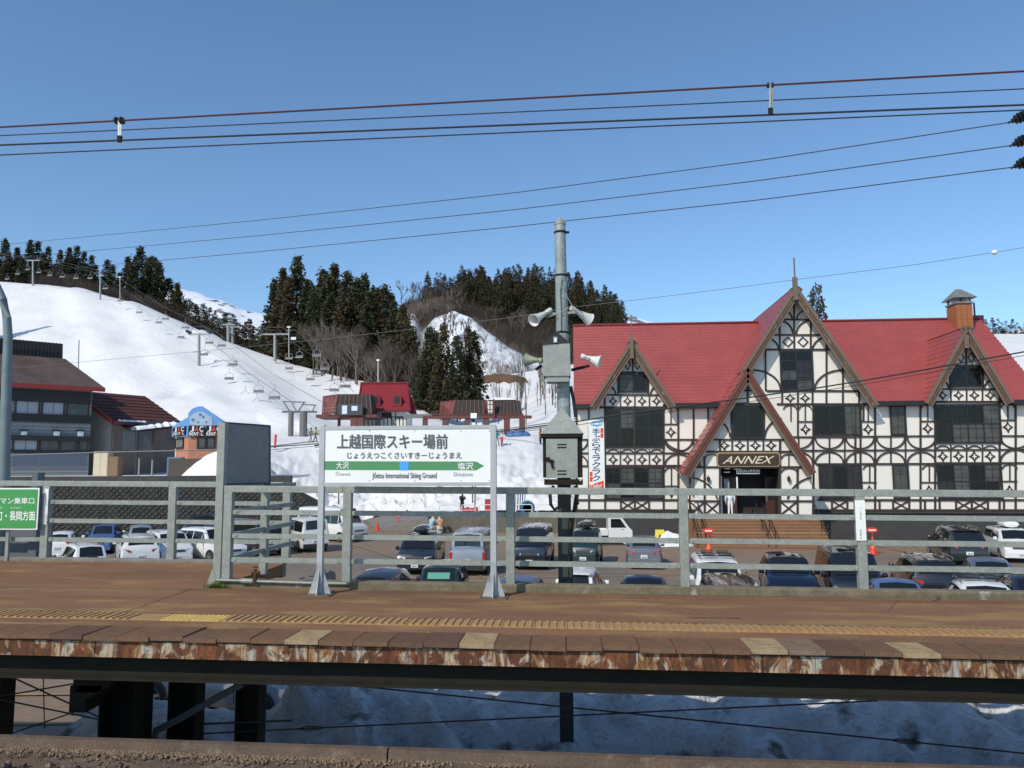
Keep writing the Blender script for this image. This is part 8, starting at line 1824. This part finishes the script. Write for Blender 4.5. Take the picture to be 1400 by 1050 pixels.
def pl4(rng):
    x = rng.uniform(400, 570); d = np.interp(x, [400,450,500,560,570], [200,186,176,160,156])*rng.uniform(1.0, 1.1); y = np.interp(x, [400,450,500,550,570], [496,510,520,535,548]); return GD(float(x), float(d), GDz(float(x), float(d), float(y)+2)-.3)
brush('cedar_undergrowth', 'pale brown undergrowth along the foot of the cedar stand', 1600, pl4, 2.0, 6.5, M_TWIGL, 6)
# ================================================================ CHAIRLIFTS
M_LG = mat('lift_pylon_grey', (.30,.31,.31), .6, .2); M_LDK = mat('lift_gear_dark', (.09,.09,.09), .6)
def pylon(px, yt, yb_, d, label, arm=2.6, r=.35):
    b = P(px, yb_+1.5, d); t = P(px, yt, d); o = empty('lift_pylon', b, 0, label, 'lift pylon'); k_ = MB(); k_.tube([b, t], [r, r*.85], 10); obj('mast', k_, M_LG, o, smooth=True)
    k_ = MB(); k_.beam(t-RT*arm, t+RT*arm, .35, .35); obj('cross_arm', k_, M_LG, o)
    for s_ in (-1, 1):
        c = t+RT*s_*arm; k_ = MB(); k_.beam(c-FH*1.6+Vector((0,0,.35)), c+FH*1.6+Vector((0,0,.45)), .18, .3)
        for q in range(5): k_.lathe([(.28,-.06),(.28,.06)], Matrix.Translation(c+FH*(-1.4+q*.7)+Vector((0,0,.62))) @ Matrix.Rotation(YAW,4,'Z') @ Matrix.Rotation(math.pi/2,4,'Y'), 8)
        k_.beam(c+Vector((0,0,.5)), c+Vector((0,0,1.6)), .10, .10); obj('sheave_assembly', k_, M_LDK, o)
    k_ = MB(); k_.tube([t-RT*arm*1.1, t-RT*arm*.55+Vector((0,0,1.7)), t+RT*arm*.55+Vector((0,0,1.7)), t+RT*arm*1.1], .07, 5); obj('maintenance_frame', k_, M_LDK, o); return t
TW1 = pylon(45, 356, 391, 296, 'grey lift pylon at the very top of the left slope'); TW2 = pylon(137, 377, 416, 262, 'slim lift pylon on the slope edge before the cedars', 1.2, .3)
TW3 = pylon(272, 457, 503, 178, 'thick lift pylon standing alone in the middle of the white slope', 2.3, .36); TW4 = pylon(376, 457, 492, 190, 'lift pylon beside the dark wood above the middle slope', 3.4, .42)
TW4b = pylon(312, 444, 468, 236, 'distant lift pylon in front of the wood behind the slope', 2.2, .5); TW4c = pylon(318, 447, 470, 240, 'second distant lift pylon just right of its twin', 2.2, .4)
def linepts(pts): return pts
LA = [P(-90, 338, 340), P(45, 353, 296), P(137, 374, 262), P(205, 420, 222), P(272, 454, 178), P(340, 510, 140), P(403, 552, 104)]
LB = [p+RT*(4.2 if i < 2 else 3.9) for i, p in enumerate(LA)]
LC = [P(300, 440, 260), P(376, 452, 190), P(430, 488, 160), P(484, 536, 112)]; LD = [p+RT*5 for p in LC]
for L_, lab in ((LA, 'left haul cable of the long chairlift'), (LB, 'right haul cable of the long chairlift'), (LC, 'left haul cable of the shorter chairlift'), (LD, 'right haul cable of the shorter chairlift')): wire('lift_cable', lab, L_, .035, M_LDK, group='chairlift haul cables')
def chair_proto():
    o = empty('lift_chair', (0,0,0), 0); 
    k_ = MB(); k_.tube([Vector((0,0,0)), Vector((.0,.05,-.8)), Vector((-.75,.10,-1.25)), Vector((-.80,.10,-2.2))], .045, 5); k_.tube([Vector((0,.05,-.8)), Vector((.75,.10,-1.25)), Vector((.80,.10,-2.2))], .045, 5); obj('hanger', k_, M_LG, o, local=True)
    k_ = MB(); k_.box(-.85, .85, -.42, .10, -2.28, -2.18); obj('seat', k_, mat('chair_seat', (.30,.30,.30), .6), o, local=True)
    k_ = MB(); k_.box(-.85, .85, .10, .17, -2.20, -1.75); obj('backrest', k_, mat('chair_back', (.17,.165,.16), .7), o, local=True); return o
cp = chair_proto(); first = True
CHR = [(-20,384),(10,382),(24,375),(38,369),(53,373),(68,377),(85,379),(104,381),(123,381),(144,395),(165,412),(190,428),(217,442),(226,437),(247,462),(253,449),(286,470),(279,486),(303,474),(318,500),(313,519),(353,537),(351,556),(335,545),(375,546)]
def CAMX(o): v = Vector(o.location)-EYE; return v.dot(RT)/v.dot(FH)
def put_chair(p, grp, lab):
    global first
    o = cp if first else copy_tree(cp); first = False
    o.location = p; o.rotation_euler = (0, 0, YAW+R(random.uniform(-14, 8))); o['label'] = lab; o['category'] = 'chairlift chair'; o['group'] = grp
for i, (x, y) in enumerate(CHR):
    d = np.interp(x, [-90,45,137,205,272,340,403], [340,296,262,222,178,140,104]); s = P(x, y, float(d)); s.z += 2.25; put_chair(s, 'chairs of the long chairlift', 'empty grey double chair hanging from the long chairlift')
for (x, y) in ((365,497),(377,503),(395,505),(409,489),(395,491),(424,520),(433,487),(432,513),(457,535),(472,530),(444,505),(458,548)):
    d = np.interp(x, [300,376,430,484], [250,190,160,118]); s = P(x, y, float(d)); s.z += 2.25; put_chair(s, 'chairs of the shorter chairlift', 'small grey chair hanging from the shorter lift beside the bare trees')
for px, yt, yb_, d, lab in ((164,378,421,255,'thin floodlight pole on the slope edge left of the tall cedar pair'), (395,446,490,185,'thin pole carrying two floodlights beside the wood'), (517,491,525,150,'thin utility pole rising behind the red chalet')):
    b = P(px, yb_+1, d); t = P(px, yt, d); o = empty('floodlight_pole', b, 0, lab, 'pole'); k_ = MB(); k_.tube([b, t], .11, 8); obj('mast', k_, mat('pole_pale', (.45,.45,.43), .7), o, smooth=True)
    z_ = .55 if px == 517 else .8; k_ = MB(); k_.box(t.x-.5*z_, t.x+.5*z_, t.y-.2, t.y+.1, t.z-.35, t.z-.05); obj('lamp', k_, M_WHITE, o); k_ = MB(); k_.box(t.x-.9*z_, t.x+.9*z_, t.y-.05, t.y+.05, t.z-1.0, t.z-.9); obj('cross_arm', k_, M_LDK, o)
    if px == 395: k_ = MB(); k_.box(t.x+.6, t.x+1.8, t.y-.2, t.y+.2, t.z-3.2, t.z-2.6); obj('lamp', k_, M_WHITE, o)
ORD = 'first second third fourth fifth sixth seventh eighth ninth tenth eleventh twelfth thirteenth fourteenth fifteenth sixteenth seventeenth eighteenth nineteenth twentieth'.split()
ORD += ['twenty-'+w for w in ORD[:9]]+['thirtieth']+['thirty-'+w for w in ORD[:9]]
def ordlabel(lst, fmt):
    for i, (x, o) in enumerate(sorted(lst, key=lambda t: t[0])): o['label'] = fmt % ORD[min(i, len(ORD)-1)]
ordlabel(REG['cedars above the upper left slope'], '%s dark cedar from the left in the row above the upper left slope')
ordlabel(REG['tall cedars right of the slope'], '%s tall cedar from the left in the dense stand right of the slope')
ordlabel(REG['cedars right of the chimney'], '%s small cedar from the left on the snowy ridge right of the chimney')
ordlabel([t for t in REG['cedars behind the middle slope']], '%s small cedar from the left in the wood behind the middle slope')
ch_ = [o for o in bpy.data.objects if o.get('category') == 'chairlift chair']
ordlabel([(CAMX(o), o) for o in ch_ if 'long' in o['group']], '%s chair from the left on the long chairlift over the slope')
ordlabel([(CAMX(o), o) for o in ch_ if 'shorter' in o['group']], '%s chair from the left on the shorter chairlift by the bare trees')
